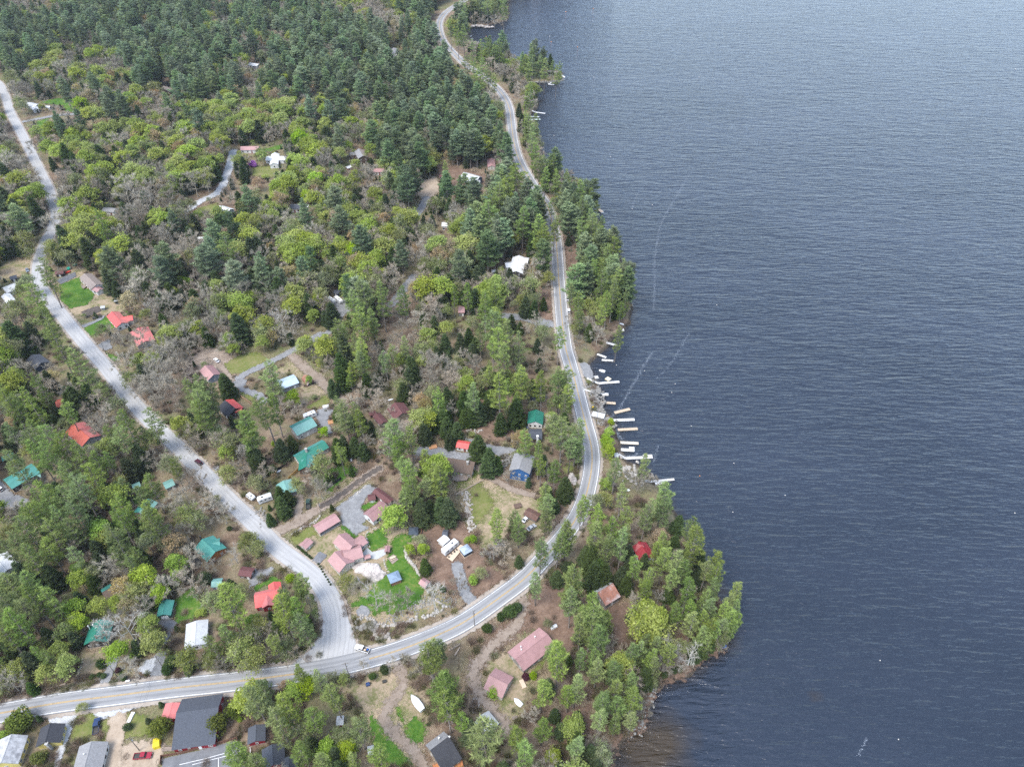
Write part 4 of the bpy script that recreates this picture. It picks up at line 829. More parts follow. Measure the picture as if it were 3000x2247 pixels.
H74 = house('house', 'pale grey house beside the upper left lawn and side road', 'house', 'A', (235,872), (320,892), 4.0, 3.0, 1.7, 'grey', 'palegrey', win=(3, 2), lm='the pale grey house')
wing(H74, 'A', (285,890), (300,925), 2.8, 2.8, 1.2, 'white', 'white', win=(0, 1))
H74b = house('garage', 'white roofed garage beside the upper left lawn', 'garage', 'A', (385,905), (428,905), 2.4, 2.4, .8, 'white', 'white', win=(1, 1))
H75 = house('cabin', 'brown cabin glimpsed through hemlocks above the lime trees', 'cabin', 'A', (1392,735), (1470,768), 3.2, 2.6, 1.2, 'brown', 'tan', lm='the brown hemlock cabin')
H77 = house('house', 'white roofed house glimpsed high in the far bare woods', 'house', 'A', (2125,535), (2205,548), 4.0, 3.0, 1.5, 'white', 'white', lm='the far white house')
H77b = house('cabin', 'narrow white roofed cabin left of the far white house', 'cabin', 'A', (1960,548), (2000,552), 2.4, 2.6, 1.0, 'white', 'white')
H78 = house('house', 'white sided house glimpsed among pines left of the upper road', 'house', 'B', (1205,408), (1218,455), 3.6, 4.2, 1.4, 'white', 'grey', lm='the white house in far pines')
H78b = house('cottage', 'brown cottage with a pinkish roof by the far road bend', 'cottage', 'B', (1492,425), (1535,435), 3.4, 2.8, 1.3, 'brown', 'pink', lm='the far road bend cottage')
H79 = house('island_cabin', 'low tan roofed cabin under the pines of the wooded islet', 'cabin', 'C', (885,600), (985,608), 3.2, 2.6, 1.0, 'brown', 'tan', lm='the islet cabin')
H80 = house('house', 'grey roofed house sunk in the bare wood beside the glossy red roof', 'house', 'D', (1320,1405), (1370,1425), 2.6, 2.4, 1.0, 'grey', 'grey', keep=False)
H81 = house('shed', 'plum roofed shed at the edge of the dirt clearing left of the dark blue house', 'shed', 'B', (1592,1490), (1636,1488), 2.2, 2.3, .9, 'navy', 'maroon', win=(1, 1))
H82 = house('shed', 'dark navy roofed shed beside white trailers in the gravel lot', 'shed', 'E', (700,870), (742,885), 2.2, 2.6, .9, 'navy', 'slate', win=(1, 1))
H83 = house('shed', 'pale roofed shed under pines near the bottom edge right of the lime tree', 'shed', 'N', (1120,1255), (1182,1250), 1.6, 2.2, .5, 'white', 'palegrey', win=(1, 0))
H84 = house('shed', 'little roofed storage hut at the bottom edge below bare pines', 'shed', 'N', (1385,1512), (1440,1498), 1.5, 2.0, .6, 'weather', 'palegrey', win=(1, 0))
H85 = house('storage_shed', 'pink roofed playhouse on stones by the row of white boulders', 'shed', 'K', (1432,572), (1492,610), 1.7, 2.0, .8, 'cream', 'pink', 'mauve', win=(1, 1))
H86 = house('grill_hut', 'mauve roofed grill hut at the edge of the stone patio', 'shed', 'K', (1150,283), (1143,335), 1.1, 1.9, .5, 'brown', 'mauve', win=(0, 0), doors=False)
H87 = house('wood_hut', 'small pink roofed hut on the patio beside the pink roofed farmhouse', 'shed', 'K', (948,382), (1002,365), 1.0, 1.9, .5, 'weather', 'pink', win=(0, 0), doors=False)
H88 = house('shed', 'white lean shed with an open dark side behind the long camper', 'shed', 'K', (1595,255), (1655,205), 1.9, 2.3, .7, 'white', 'white', open_side=True)
H89 = house('lookout_hut', 'grey roofed tool hut in the camper yard above the white shed', 'shed', 'K', (1618,165), (1662,172), 1.6, 2.0, .7, 'aqua', 'slate', win=(1, 1), doors=False)
H90 = house('boathouse', 'small white roofed boat shelter at the shore below the road sign', 'boathouse', 'I', (1440,320), (1545,345), 1.7, 2.0, .3, 'weather', 'white', win=(0, 0), doors=False, ov=.2)
H91 = house('shore_hut', 'little grey roofed hut at the shore end of the long dock', 'hut', 'I', (1628,672), (1662,672), 1.4, 1.9, .4, 'weather', 'palegrey', win=(0, 0), doors=False)

# quonset hut
def quonset(label, r0, r1, rad):
    a, b = G(*r0, z=GZ+rad), G(*r1, z=GZ+rad); org = (a+b)/2; org.z = GZ; d = (b-a); d.z = 0; L = d.length; x = d.normalized(); y = Vector((-x.y, x.x, 0))
    root = thing('quonset_hut', label, 'shed', org); n = 14; mb = MB()
    for s in (-1, 1):
        pass
    vs = []; uv = []
    for s in (-L/2, L/2):
        for i in range(n+1):
            t = math.pi*i/n; vs.append(x*s + y*(rad*math.cos(t)) + Vector((0, 0, rad*math.sin(t)*1.05))); uv.append((s, i*.3))
    mb.add(vs, [(i, i+1, n+1+i+1, n+1+i) for i in range(n)], uv); mb.build('roof', RF['rust'], root, uv=True)
    for s in (-1, 1):
        e = MB(); e.add([x*(s*(L/2-.15)) + y*(.97*rad*math.cos(math.pi*i/n)) + Vector((0, 0, rad*.97*math.sin(math.pi*i/n)*1.05)) for i in range(n+1)], [tuple(range(n+1))]); e.build('end_wall', WL['weather'] if s < 0 else WL['dark'], root)
quonset('arched tin quonset shed with rust stripes beside the light blue roof', q('H', 968, 288), q('H', 1018, 348), 2.2)
KEEP_DISC.append((*q('H', 990, 320), 14, *G(*q('H', 990, 320))[:2], 4))

# pavilions and canopies ------------------------------------------------------
def pavilion(name, label, cat, px, size, h, roofm, floorm, rot=0.0, wallm=None, rise=1.1, tier=True):
    p = G(*px, z=GZ+h); p.z = GZ; root = thing(name, label, cat, p, rz=rot); s = size/2
    KEEP_DISC.append((px[0], px[1], size/MPP(*px)*.5, p.x, p.y, s+1))
    b = MB(); b.add([(-s-.3, -s-.3, h), (s+.3, -s-.3, h), (s+.3, s+.3, h), (-s-.3, s+.3, h), (-.5*s, -.5*s, h+rise*.62), (.5*s, -.5*s, h+rise*.62), (.5*s, .5*s, h+rise*.62), (-.5*s, .5*s, h+rise*.62)],
                    [(0,1,5,4), (1,2,6,5), (2,3,7,6), (3,0,4,7), (0,3,2,1)]); r = b.build('roof', roofm, root)
    t = MB(); t.add([(-.58*s, -.58*s, h+rise*.68), (.58*s, -.58*s, h+rise*.68), (.58*s, .58*s, h+rise*.68), (-.58*s, .58*s, h+rise*.68), (0, 0, h+rise)], [(0,1,4), (1,2,4), (2,3,4), (3,0,4), (0,3,2,1)]); t.build('cap', roofm, r)
    for i in (-1, 1):
        for j in (-1, 1): pb = MB(); pb.box(i*s-.07, j*s-.07, .05, i*s+.07, j*s+.07, h); pb.build('post', DARKTRIM, root)
    f = MB(); f.box(-s-.2, -s-.2, 0, s+.2, s+.2, .12); f.build('floor', floorm, root)
    if wallm:
        wb = MB(); wb.box(-s+.1, -s, .12, s-.1, -s+.06, h*.95); wb.box(-s, -s+.1, .12, -s+.06, s-.1, h*.95); wb.build('side_screen', wallm, root)
    return root
CAN_D = mat('navy grey canopy fabric', (.055, .07, .09), .85, .12); CAN_B = mat('blue grey metal canopy', (.2, .27, .36), .5, .08); CAN_W = mat('pale blue canopy fabric', (.34, .41, .5), .8, .08)
pavilion('gazebo', 'blue grey roofed gazebo on a brick floor in the middle of the lawn', 'gazebo', q('K', 1207, 552), 4.2, 2.5, CAN_B, mat('brick paving', (.3, .16, .11), .9, .2, 2), .45, mat('brick paving', (.3, .16, .11)))
pavilion('canopy', 'dark navy pop up canopy on the yard below the bright green tree', 'canopy', q('K', 1369, 158), 3.4, 2.4, CAN_D, DRY if False else CONC, .05)
pavilion('canopy', 'navy and pale blue pop up canopy at the end of the camper deck', 'canopy', q('K', 1815, 318), 3.6, 2.3, CAN_W, DECKT, .62, CAN_D, 1.3)

# camper, motor homes, trailers ------------------------------------------------
RUBBER = mat('black rubber', (.02, .02, .02), .9); STEELM = mat('galvanised steel', (.42, .43, .44), .45, .1, metal=.6)
CAMPW = mat('white fibreglass', (.74, .75, .75), .35, .04, spec=.5); CAMPS = mat('dark graphic stripe', (.07, .07, .08), .5)
def wheel(root, x, y, r, wd=.22):
    t = MB(); t.tube((x, y-wd/2, r), (x, y+wd/2, r), r, n=14); o = t.build('wheel', RUBBER, root)
    s = 1 if y > 0 else -1; m = MB(); m.tube((x, y+s*wd*.4, r), (x, y+s*(wd/2+.02), r), r*.58, n=12); m.build('rim', STEELM, o); return o
def placed(px0, px1, z=GZ, zup=0.0):                    # tail -> nose pixels
    a, b = G(*px0, z=z+zup), G(*px1, z=z+zup); d = b-a; c = (a+b)/2; c.z = z; return c, math.atan2(d.y, d.x), math.hypot(d.x, d.y)
def camper(name, label, px0, px1, wd=2.4, h=3.0, motor=False, cat='camper', keep=True, stripe=True, L=None):
    c, rz, ln = placed(px0, px1, GZ, h*.9); L = L or ln; root = thing(name, label, cat, c, rz=rz); hw = wd/2
    if keep: KEEP_DISC.append(((px0[0]+px1[0])/2, (px0[1]+px1[1])/2, L/2/MPP(*px0), c.x, c.y, L/2+1))
    prof = [(-L/2, .5), (-L/2, h-.25), (-L/2+.25, h), (L/2-.6, h), (L/2-(.1 if not motor else .0), h-.55), (L/2, 1.3 if not motor else 1.9), (L/2-.25, .5)]
    b = MB(); n = len(prof)
    b.add([(x, -hw, z) for x, z in prof] + [(x, hw, z) for x, z in prof], [tuple(range(n)), tuple(range(n, 2*n))[::-1]] + [(i, n+i, n+(i+1) % n, (i+1) % n) for i in range(n)]); b.build('body', CAMPW, root)
    for s in (-1, 1):
        if stripe: g = MB(); g.box(-L/2+.3, s*hw-.015, 1.55, L/2-.5, s*hw+.015, 1.75); g.box(-L/2+.6, s*hw-.012, .75, L/2-1.4, s*hw+.012, .95); g.build('stripe', CAMPS, root)
        for x in (-L*.3, -L*.02, L*.27):
            g = MB(); g.box(x-.45, s*hw-.03, 1.85, x+.45, s*hw+.03, 2.45); g.build('window', GLASS, root)
    if motor: g = MB(); g.obox((L/2-.02, 0, 1.95), (1, 0, 0), (0, 1, 0), .05, hw*.85, .42); g.build('windscreen', GLASS, root)
    g = MB(); g.box(-L*.5-.0, -.3, 0.6, -L*.5-.06, .3, 1.6); 
    for x, nm in ((-L*.22, 'air_conditioner'), (L*.15, 'roof_hatch')):
        g = MB(); g.box(x-.4, -.35, h+.002, x+.4, .35, h+.26 if nm[0] == 'a' else h+.12); g.build(nm, CAMPW if nm[0] == 'a' else GLASS, root)
    g = MB(); g.box(L*.1, -hw-.05, .55, L*.1+.75, -hw+.02, 2.4); g.build('door', CAMPW, root)
    for x in ((-.45, .45) if not motor else (-L*.3, L*.33)):
        for s in (-1, 1): wheel(root, x, s*(hw-.12), .36)
    if not motor: g = MB(); g.tube((L/2-.3, -.5, .5), (L/2+1.1, 0, .5), .05); g.tube((L/2-.3, .5, .5), (L/2+1.1, 0, .5), .05); g.build('tow_bar', DARKTRIM, root)
    return root
camper('camper', 'long white camper with dark stripes parked beside a new pine deck', q('K', 1622, 330), q('K', 1742, 233), 2.5, 3.2)
LANDMARKS.append(('the long white camper', *q('K', 1680, 285)))
camper('motor_home', 'white motor home with black side stripe left of the faded teal shed', q('H', 682, 1302), q('H', 562, 1345), 2.4, 3.1, True, 'motor home')
LANDMARKS.append(('the striped motor home', *q('H', 620, 1325)))
camper('camper', 'plain white camper parked tight behind the teal steel garage', q('H', 955, 635), q('H', 1060, 595), 2.4, 2.8, stripe=False)
camper('camper', 'white camper parked alone in a clearing of the upper left woods', q('D', 1680, 430), q('D', 1778, 432), 2.4, 3.0, True)
camper('box_trailer', 'white box trailer in the gravel lot beside the tall pines, left one', q('E', 640, 930), q('E', 695, 965), 2.3, 2.6, False, 'trailer', stripe=False)
camper('box_trailer', 'white box trailer in the gravel lot beside the tall pines, right one', q('E', 705, 925), q('E', 755, 965), 2.3, 2.6, False, 'trailer', stripe=False)
camper('camper', 'small cream camper nose to nose with the striped motor home', q('H', 478, 1295), q('H', 530, 1330), 2.1, 2.2, stripe=False)
# camper deck, its own structure
def deck_thing(label, poly, z, m, grp=None, name='deck', cat='deck'):
    P = [G(*p, z=GZ+z) for p in poly]; org = sum(P, Vector())/len(P); org.z = GZ; P = [p-org for p in P]
    if sum((P[i].x*P[(i+1) % len(P)].y - P[(i+1) % len(P)].x*P[i].y) for i in range(len(P))) < 0: P = P[::-1]
    root = thing(name, label, cat, org, grp); b = MB(); b.prism([(p.x, p.y) for p in P], z-.12, z); b.build('platform', m, root)
    s = MB()
    for p in P: s.tube((p.x*.95, p.y*.95, 0), (p.x*.95, p.y*.95, z-.12), .07, n=4)
    if z > .3: s.build('support', DECKW, root)
    return root
deck_thing('new pale pine deck running along the long white camper', Q('K', (1652,385),(1770,275),(1808,290),(1700,420)), .5, DECKT)
d_ = deck_thing('weathered picnic platform with a bench on the big lawn', Q('K', (1150,392),(1200,357),(1242,402),(1190,442)), .35, DECKW)
o_ = G(*q('K', 1196, 400)); t_ = thing('picnic_table', 'wooden picnic table standing on the weathered platform', 'table', (o_.x, o_.y, GZ+.35), rz=.45)
b_ = MB(); b_.box(-1.1, -.4, .72, 1.1, .4, .78); b_.build('tabletop', DECKT, t_)
for s in (-1, 1): b_ = MB(); b_.box(-1.1, s*.75-.14, .42, 1.1, s*.75+.14, .47); b_.build('bench_seat', DECKT, t_)
for s in (-1, 1): b_ = MB(); b_.tube((s*.8, -.8, 0), (s*.8, .25, .72), .05, n=4); b_.tube((s*.8, .8, 0), (s*.8, -.25, .72), .05, n=4); b_.build('leg', DECKW, t_)
for k, (x, y) in enumerate(((1715,330),(1735,312),(1690,345),(1668,372))):
    p = G(*q('K', x+4, y+12), z=GZ+.5); t_ = thing('deck_chair', ('black chair on the pine deck, nearest the navy canopy','black chair on the pine deck, farthest up beside the camper','black chair in the middle of the pine deck','black chair on the pine deck, lowest by the camper nose')[[1,0,2,3][k] if False else k] if False else ['black deck chair facing the camper, second from the upper end','black deck chair nearest the upper end of the pine deck','black deck chair, third along the pine deck','black deck chair at the lower end of the pine deck'][k], 'chair', p, 'chairs on the camper deck', rz=k)
    b_ = MB(); b_.box(-.28, -.28, .38, .28, .28, .43); b_.build('seat', DARKTRIM, t_); b_ = MB(); b_.box(-.28, .24, .43, .28, .29, .95); b_.build('backrest', DARKTRIM, t_)
    for i in (-1, 1):
        for j in (-1, 1): b_ = MB(); b_.box(i*.25-.02, j*.25-.02, 0, i*.25+.02, j*.25+.02, .38); b_.build('leg', DARKTRIM, t_)

# cars and pickups ------------------------------------------------------------
def paint(name, col): return mat(name, col, .28, .05, .6, spec=.6)
def car(name, label, cat, px0, px1, col, kind='sedan', z=GZ+.46, group=None):
    """px0 tail, px1 nose"""
    c, rz, _ = placed(px0, px1, z); root = thing(name, label, cat, c, group, rz=rz); P_ = paint('paint '+col[0], col[1])
    L, W, H = dict(sedan=(4.6, 1.8, 1.45), suv=(4.7, 1.9, 1.72), pickup=(5.8, 1.98, 1.85))[kind]; hl, hw = L/2, W/2
    KEEP_DISC.append(((px0[0]+px1[0])/2, (px0[1]+px1[1])/2, L/2/MPP(*px0), c.x, c.y, 3.2))
    if kind == 'pickup': prof = [(-hl, .45), (-hl, 1.02), (hl-1.75, 1.06), (hl-.15, .98), (hl, .75), (hl-.05, .42)]
    else: prof = [(-hl+.05, .4), (-hl, .75), (-hl+.12, .95), (hl-1.1, .95), (hl-.2, .8), (hl, .6), (hl-.05, .36)]
    b = MB(); rings = []
    for y, k in ((-hw, .93), (-hw*.94, 1.0), (hw*.94, 1.0), (hw, .93)): rings.append([(x*(1 if abs(y) < hw else .985), y, .4+(zz-.4)*k) for x, zz in prof])
    if kind != 'pickup': b.loft(rings); b.build('body', P_, root, smooth=False)
    else:
        b.loft([[(max(x, -.55), y, zz) for x, y, zz in r] for r in rings])
        b.box(-hl, -hw, .45, -.55, hw, .72); b.box(-hl, -hw, .722, -.55, -hw+.12, 1.05); b.box(-hl, hw-.12, .722, -.55, hw, 1.05); b.box(-hl, -hw+.12, .722, -hl+.1, hw-.12, 1.05); b.build('body', P_, root)
        lb = MB(); lb.box(-hl+.1, -hw+.12, .722, -.552, hw-.12, .76); lb.build('load_bed', DARKTRIM, root)
    if kind == 'sedan': cab = [(-hl+.55, .94), (-hl+1.25, H), (.35, H), (hl-1.25, .94)]
    elif kind == 'suv': cab = [(-hl+.08, .94), (-hl+.35, H-.04), (.45, H), (hl-1.3, .94)]
    else: cab = [(-.6, 1.04), (-.45, H), (.9, H), (hl-1.6, 1.04)]
    n = 4; g = MB(); iw = hw*.8
    g.add([(x, -(hw*.96 if zz < 1.1 else iw), zz) for x, zz in cab] + [(x, (hw*.96 if zz < 1.1 else iw), zz) for x, zz in cab], [(0,1,2,3)[::-1], (4,5,6,7), (0,4,5,1), (2,6,7,3)]); g.build('windows' if False else 'window_band', GLASS, root)
    r = MB(); x0, x1 = cab[1][0]-.03, cab[2][0]+.03; r.box(x0, -iw-.02, H-.04, x1, iw+.02, H+.03); ro = r.build('roof', P_, root)
    pl = MB()
    for s in (-1, 1):
        for (xa, za), (xb, zb) in ((cab[0], cab[1]), (cab[3], cab[2]), (((cab[0][0]+cab[3][0])/2-.1, .98), ((cab[1][0]+cab[2][0])/2-.1, H))): pl.tube((xa, s*hw*.97, za), (xb, s*(iw+.01), zb), .05, n=4)
    pl.build('pillars' if False else 'pillar_frame', P_, root)
    for x in (-hl+.95, hl-.95):
        for s in (-1, 1): wheel(root, x, s*(hw-.1), .34 if kind != 'pickup' else .39)
    for s in (-1, 1):
        h_ = MB(); h_.box(hl-.1, s*(hw-.38)-.2, .62, hl+.02, s*(hw-.38)+.2, .78); h_.build('headlight', TRIM, root)
        h_ = MB(); h_.box(-hl-.02, s*(hw-.22)-.12, .66, -hl+.1, s*(hw-.22)+.12, .92); h_.build('tail_light', mat('red lens', (.3, .01, .01), .3), root)
    bm_ = MB(); bm_.box(hl-.05, -hw*.9, .32, hl+.06, hw*.9, .5); bm_.box(-hl-.06, -hw*.9, .34, -hl+.05, hw*.9, .5); bm_.build('bumper', DARKTRIM, root)
    return root, L, W, H
car('car', 'dark maroon car driving down the pale side road', 'car', q('G', 1725, 772), q('G', 1662, 718), ('maroon', (.06, .008, .016)), 'suv')
tk = car('pickup', 'white pickup with a cluttered flat bed turning into the side road', 'pickup truck', q('K', 992, 1190), q('K', 880, 1150), ('white', (.72, .72, .72)), 'pickup')
for k, (x, y, s, m) in enumerate(((-1.2, .2, .4, DECKT), (-2.1, -.3, .32, mat('blue plastic', (.02, .13, .5), .5)), (-1.6, -.45, .3, DECKW))):
    p = Vector((x, y, 0)); p.rotate(tk[0].rotation_euler); b_ = MB(); b_.box(-s, -s*.8, 0, s, s*.8, .3+.1*k); o_ = b_.build('cargo_box', m); o_.location = tk[0].location + p + Vector((0, 0, .765)); o_.rotation_euler = tk[0].rotation_euler
    tag(o_, ['tan wooden crate in the bed of the white pickup', 'blue plastic tub in the bed of the white pickup', 'grey crate beside the blue tub in the white pickup'][k], 'box', 'cargo in the pickup bed')
car('car', 'white car parked on the dirt beside the blue grey cottage', 'car', q('D', 1862, 1492), q('D', 1830, 1462), ('white', (.72, .72, .72)), 'sedan', GZ+.2)
car('car', 'white car parked on the verge of the lake road', 'car', q('F', 766, 1262), q('F', 764, 1222), ('white', (.72, .72, .72)), 'sedan')
car('car', 'white van like car on the lake road verge below the first white car', 'car', q('F', 776, 1370), q('F', 772, 1322), ('white', (.72, .72, .72)), 'suv')
car('pickup', 'dark blue pickup parked on grass left of the sandy drive', 'pickup truck', q('J', 820, 1395), q('J', 835, 1270), ('dark blue', (.015, .035, .1)), 'pickup', GZ+.15)
car('pickup', 'red pickup with a black bed parked in the sandy yard', 'pickup truck', q('J', 1150, 1592), q('J', 1292, 1580), ('red', (.28, .012, .03)), 'pickup', GZ+.15)
car('car', 'grey car parked off the side road bend at left', 'car', q('D', 230, 695), q('D', 240, 722), ('grey blue', (.16, .2, .25)), 'sedan', GZ+.1)
car('car', 'white car half in frame on the left gravel lot', 'car', q('G', 22, 985), q('G', -25, 955), ('white', (.72, .72, .72)), 'suv', GZ+.2)
car('pickup', 'dark green truck parked beside the dirt lane under bare trees', 'pickup truck', q('H', 998, 1425), q('H', 1000, 1358), ('dark green', (.03, .06, .05)), 'pickup', GZ+.1)
car('car', 'old white car beside the rusty low shed', 'car', q('I', 862, 1240), q('I', 890, 1215), ('white', (.72, .72, .72)), 'sedan', GZ+.1)
car('car', 'pale grey car below the old white car by the road bend', 'car', q('I', 905, 1312), q('I', 938, 1290), ('pale grey', (.45, .46, .47)), 'sedan', GZ+.1)

# boats, docks, buoys ---------------------------------------------------------
def boat(name, label, cat, px0, px1, wd, h, hullm, topm, z=GZ, covered=False, L=None, keep=True, group=None):
    c, rz, ln = placed(px0, px1, z); L = L or ln; root = thing(name, label, cat, c, group, rz=rz); hl = L/2; rings = []
    for t in np.linspace(0, 1, 9):
        x = -hl + L*t; k = (1 - max(0, (t-.45)/.55)**2.2)*(.82+.18*min(1, t/.25)); k = max(k, .04)
        rings.append([(x, -wd/2*k, h), (x, -wd/2*k*.75, h*.25 + .35*h*max(0, t-.7)), (x, 0, .1*h + .6*h*max(0, t-.75)), (x, wd/2*k*.75, h*.25 + .35*h*max(0, t-.7)), (x, wd/2*k, h)])
    b = MB(); b.loft(rings, False); n = 5
    b.add(rings[0], [(0,1,2,3,4)]); b.build('hull', hullm, root)
    tb = MB(); top = []
    for i, t in enumerate(np.linspace(0, 1, 9)):
        l, r_ = rings[i][0], rings[i][4]; zc = h + (.42*h*math.sin(math.pi*min(1, .15+t*.8)) if covered else -.35*h)
        top.append([(l[0], l[1]*.98, h+.01), (l[0], 0, zc), (r_[0], r_[1]*.98, h+.01)])
    tb.loft([t_ for t_ in top], False) if False else None
    vs = [v for t_ in top for v in t_]; fs = []
    for i in range(8):
        for j in range(2): fs.append((i*3+j, (i+1)*3+j, (i+1)*3+j+1, i*3+j+1))
    tb.add(vs, fs); tb.build('cover' if covered else 'inside', topm, root)
    if keep: KEEP_DISC.append(((px0[0]+px1[0])/2, (px0[1]+px1[1])/2, L/2/MPP(*px0), c.x, c.y, L/2+.5))
    return root
WRAP = mat('white shrink wrap', (.8, .81, .82), .35, .03); BTARP = mat('blue tarpaulin', (.012, .16, .6), .55, .1); GTARP = mat('green tarpaulin', (.012, .28, .2), .6, .1)
bt = boat('wrapped_boat', 'large boat in white shrink wrap parked on the bottom yard', 'boat', q('N', 1855, 1185), q('N', 1760, 1055), 2.6, 1.6, WRAP, WRAP, GZ+.45, True)
tr_ = MB(); tr_.box(-3.2, -.7, -.2, 3.2, -.55, -.08); tr_.box(-3.2, .55, -.2, 3.2, .7, -.08); tr_.tube((3.0, 0, -.14), (4.2, 0, -.14), .06); tr_.build('cradle', DARKTRIM, bt)
for s in (-1, 1): wheel(bt, -.8, s*1.0, .3).location.z = -.35
boat('tarped_boat', 'boat under a bright blue tarpaulin on the meadow edge', 'boat', q('D', 2090, 1312), q('D', 2120, 1275), 2.2, 1.2, BTARP, BTARP, GZ+.3, True)
boat('tarped_boat', 'bright green tarpaulin bundle beside the maroon garden shed', 'boat', q('D', 580, 705), q('D', 600, 680), 2.4, 1.0, GTARP, GTARP, GZ+.1, True)
boat('tarped_boat', 'dark green tarp covered boat at the top of the tan house yard', 'boat', q('D', 620, 670), q('D', 662, 660), 2.2, 1.0, mat('dull green tarpaulin', (.02, .16, .13), .6), mat('dull green tarpaulin', (.02, .16, .13), .6), GZ+.1, True)
boat('rowboat', 'red boat hull beside the green tarpaulin bundle', 'boat', q('D', 558, 735), q('D', 605, 715), 1.8, .8, mat('red hull', (.5, .04, .03), .5), mat('red hull', (.5, .04, .03), .5), GZ+.1)
boat('pedal_boat', 'white twin hull pedal boat on grass below the mauve garage', 'boat', q('L', 838, 1160), q('L', 772, 1095), 1.9, .7, WRAP, CAMPW, GZ+.1, True)
boat('kayak', 'white kayak lying in shade right of the long teal roofed house', 'kayak', q('H', 1365, 1022), q('H', 1364, 970), .9, .4, CAMPW, CAMPW, GZ+.05)
boat('canoe', 'white canoe on the litter just above the maroon shingle roof', 'canoe', q('H', 1678, 508), q('H', 1725, 494), 1.1, .5, CAMPW, CAMPW, GZ+.05, True)
boat('rowboat', 'white rowboat lying left of the long brown house', 'boat', q('I', 42, 755), q('I', 60, 718), 1.2, .5, CAMPW, CAMPW, GZ+.05, True)
boat('canoe', 'pale canoe beside the black mesh fence of the teal roofed house', 'canoe', q('H', 728, 1120), q('H', 768, 1100), 1.0, .5, CAMPW, CAMPW, GZ+.05, True)
boat('rowboat', 'white rowboat pulled onto the rocks above the grey platform', 'boat', (1816,949), (1828,953), 1.3, .5, CAMPW, CAMPW, GZ+.05, True)
boat('motor_boat', 'white boat moored at the wooded islet tip', 'boat', q('C', 1028, 668), q('C', 1005, 648), 2.0, .9, CAMPW, CAMPW, -.2)
boat('pontoon_boat', 'white pontoon boat moored at the tree lined shore', 'boat', q('F', 1062, 512), q('F', 1022, 480), 2.6, 1.0, CAMPW, DECKT, -.25, True)
boat('motor_boat', 'small white motor boat moored near the gravel ramp', 'boat', (1772,1092), (1754,1087), 1.9, .9, CAMPW, CAMPW, -.25)
boat('rowboat', 'pale aqua rowboat beached below the bare shore trees', 'boat', (1832,1438), (1846,1438), 1.4, .6, CAMPW, mat('aqua paint', (.2, .6, .65), .5), GZ+.05)
boat('paddle_raft', 'bright blue raft floating off the wooded point', 'raft', (2114,1896), (2127,1890), 1.9, .45, BTARP, BTARP, -.05, True)
GREYD = mat('silvered dock boards', (.5, .49, .47), .85, .12, 1.2); TAND = mat('tan dock boards', (.46, .37, .27), .85, .12, 1.2); WHITED = mat('pale dock boards', (.66, .66, .64), .8, .08, 1.2)
def dock(label, pts, wd, m, head=None, ramp=None, z=.75):
    """pts: two photo pixels (shore end, lake end); head: width of a square platform at the lake end"""
    a, b = G(*pts[0], z=z), G(*pts[1], z=z); d = b-a; L = d.length; rz = math.atan2(d.y, d.x); org = Vector((a.x, a.y, 0)); root = thing('dock', label, 'dock', org, 'docks along the shore', rz=rz)
    pb = MB(); k = 0.0
    while k < L-.1:                                     # board sections with open joints
        e = min(L, k+2.9); pb.box(k, -wd/2, z-.14, e-.05, wd/2, z); k = e
    pb.build('boards' if False else 'boardwalk', m, root)
    for x in np.arange(.3, L, 3.0):
        for s in (-1, 1):
            p = MB(); p.tube((x, s*(wd/2+.06), -1.5), (x, s*(wd/2+.06), z+.35), .05, n=5); p.build('post', STEELM, root)
    if head:
        h = MB(); h.box(L-head[0], -head[1] if head[2] < 0 else wd/2+.01, z-.14, L, -wd/2-.01 if head[2] < 0 else wd/2+head[1], z); h.build('platform', m, root)
    if ramp:
        r0 = G(*ramp, z=GZ+.6); v = (r0-org); v.rotate(Vector((0, 0, 1)).rotation_difference(Vector((0, 0, 1)))); c_, s_ = math.cos(-rz), math.sin(-rz)
        lx, ly = v.x*c_-v.y*s_, v.x*s_+v.y*c_; dd = Vector((lx, ly, 0)).normalized(); n_ = Vector((-dd.y, dd.x, 0)); w_ = wd*.42
        r = MB(); top = [Vector((0, 0, z))+n_*w_, Vector((0, 0, z))-n_*w_, Vector((lx, ly, GZ+.7))-n_*w_, Vector((lx, ly, GZ+.7))+n_*w_]; r.add(top+[t-Vector((0, 0, .12)) for t in top], [(0,3,2,1), (4,5,6,7), (0,1,5,4), (1,2,6,5), (2,3,7,6), (3,0,4,7)]); ro = r.build('gangway', m, root)
        rl = MB()
        for s in (-1, 1): rl.tube(Vector((0, 0, z+.9))+n_*w_*s, Vector((lx, ly, GZ+1.6))+n_*w_*s, .04, n=4); rl.tube(Vector((0, 0, z))+n_*w_*s, Vector((0, 0, z+.9))+n_*w_*s, .04, n=4); rl.tube(Vector((lx, ly, GZ+.7))+n_*w_*s, Vector((lx, ly, GZ+1.6))+n_*w_*s, .04, n=4)
        rl.build('handrail', GREYD, ro)
    KEEP_LINE.append(([pts[0], pts[1]], 7))
    return root
z5 = lambda x, y: (1640+x/5.5225, 900+y/5.5225); z6 = lambda x, y: (1640+x/5.5225, 1180+y/5.5225)
dock('short pale dock slanting out of the dark cove, topmost of the dock row', (z5(748,570), z5(918,620)), 1.7, GREYD)
dock('pale dock pointing right at the right map pin tip', (z5(605,758), z5(752,812)), 1.4, WHITED)
dock('dock with two wider end floats just below the pin tip', (z5(680,852), z5(868,868)), 1.7, GREYD, (3.4, .6, -1))
dock('long straight white dock below the floating square raft', (z5(625,1230), z5(965,1205)), 1.5, WHITED, None, z5(440,1150))
dock('dock reached by a long gangway and ending in a white square platform', (z5(590,1390), z5(788,1405)), 1.4, WHITED, (3.2, 1.2, -1), z5(395,1330))
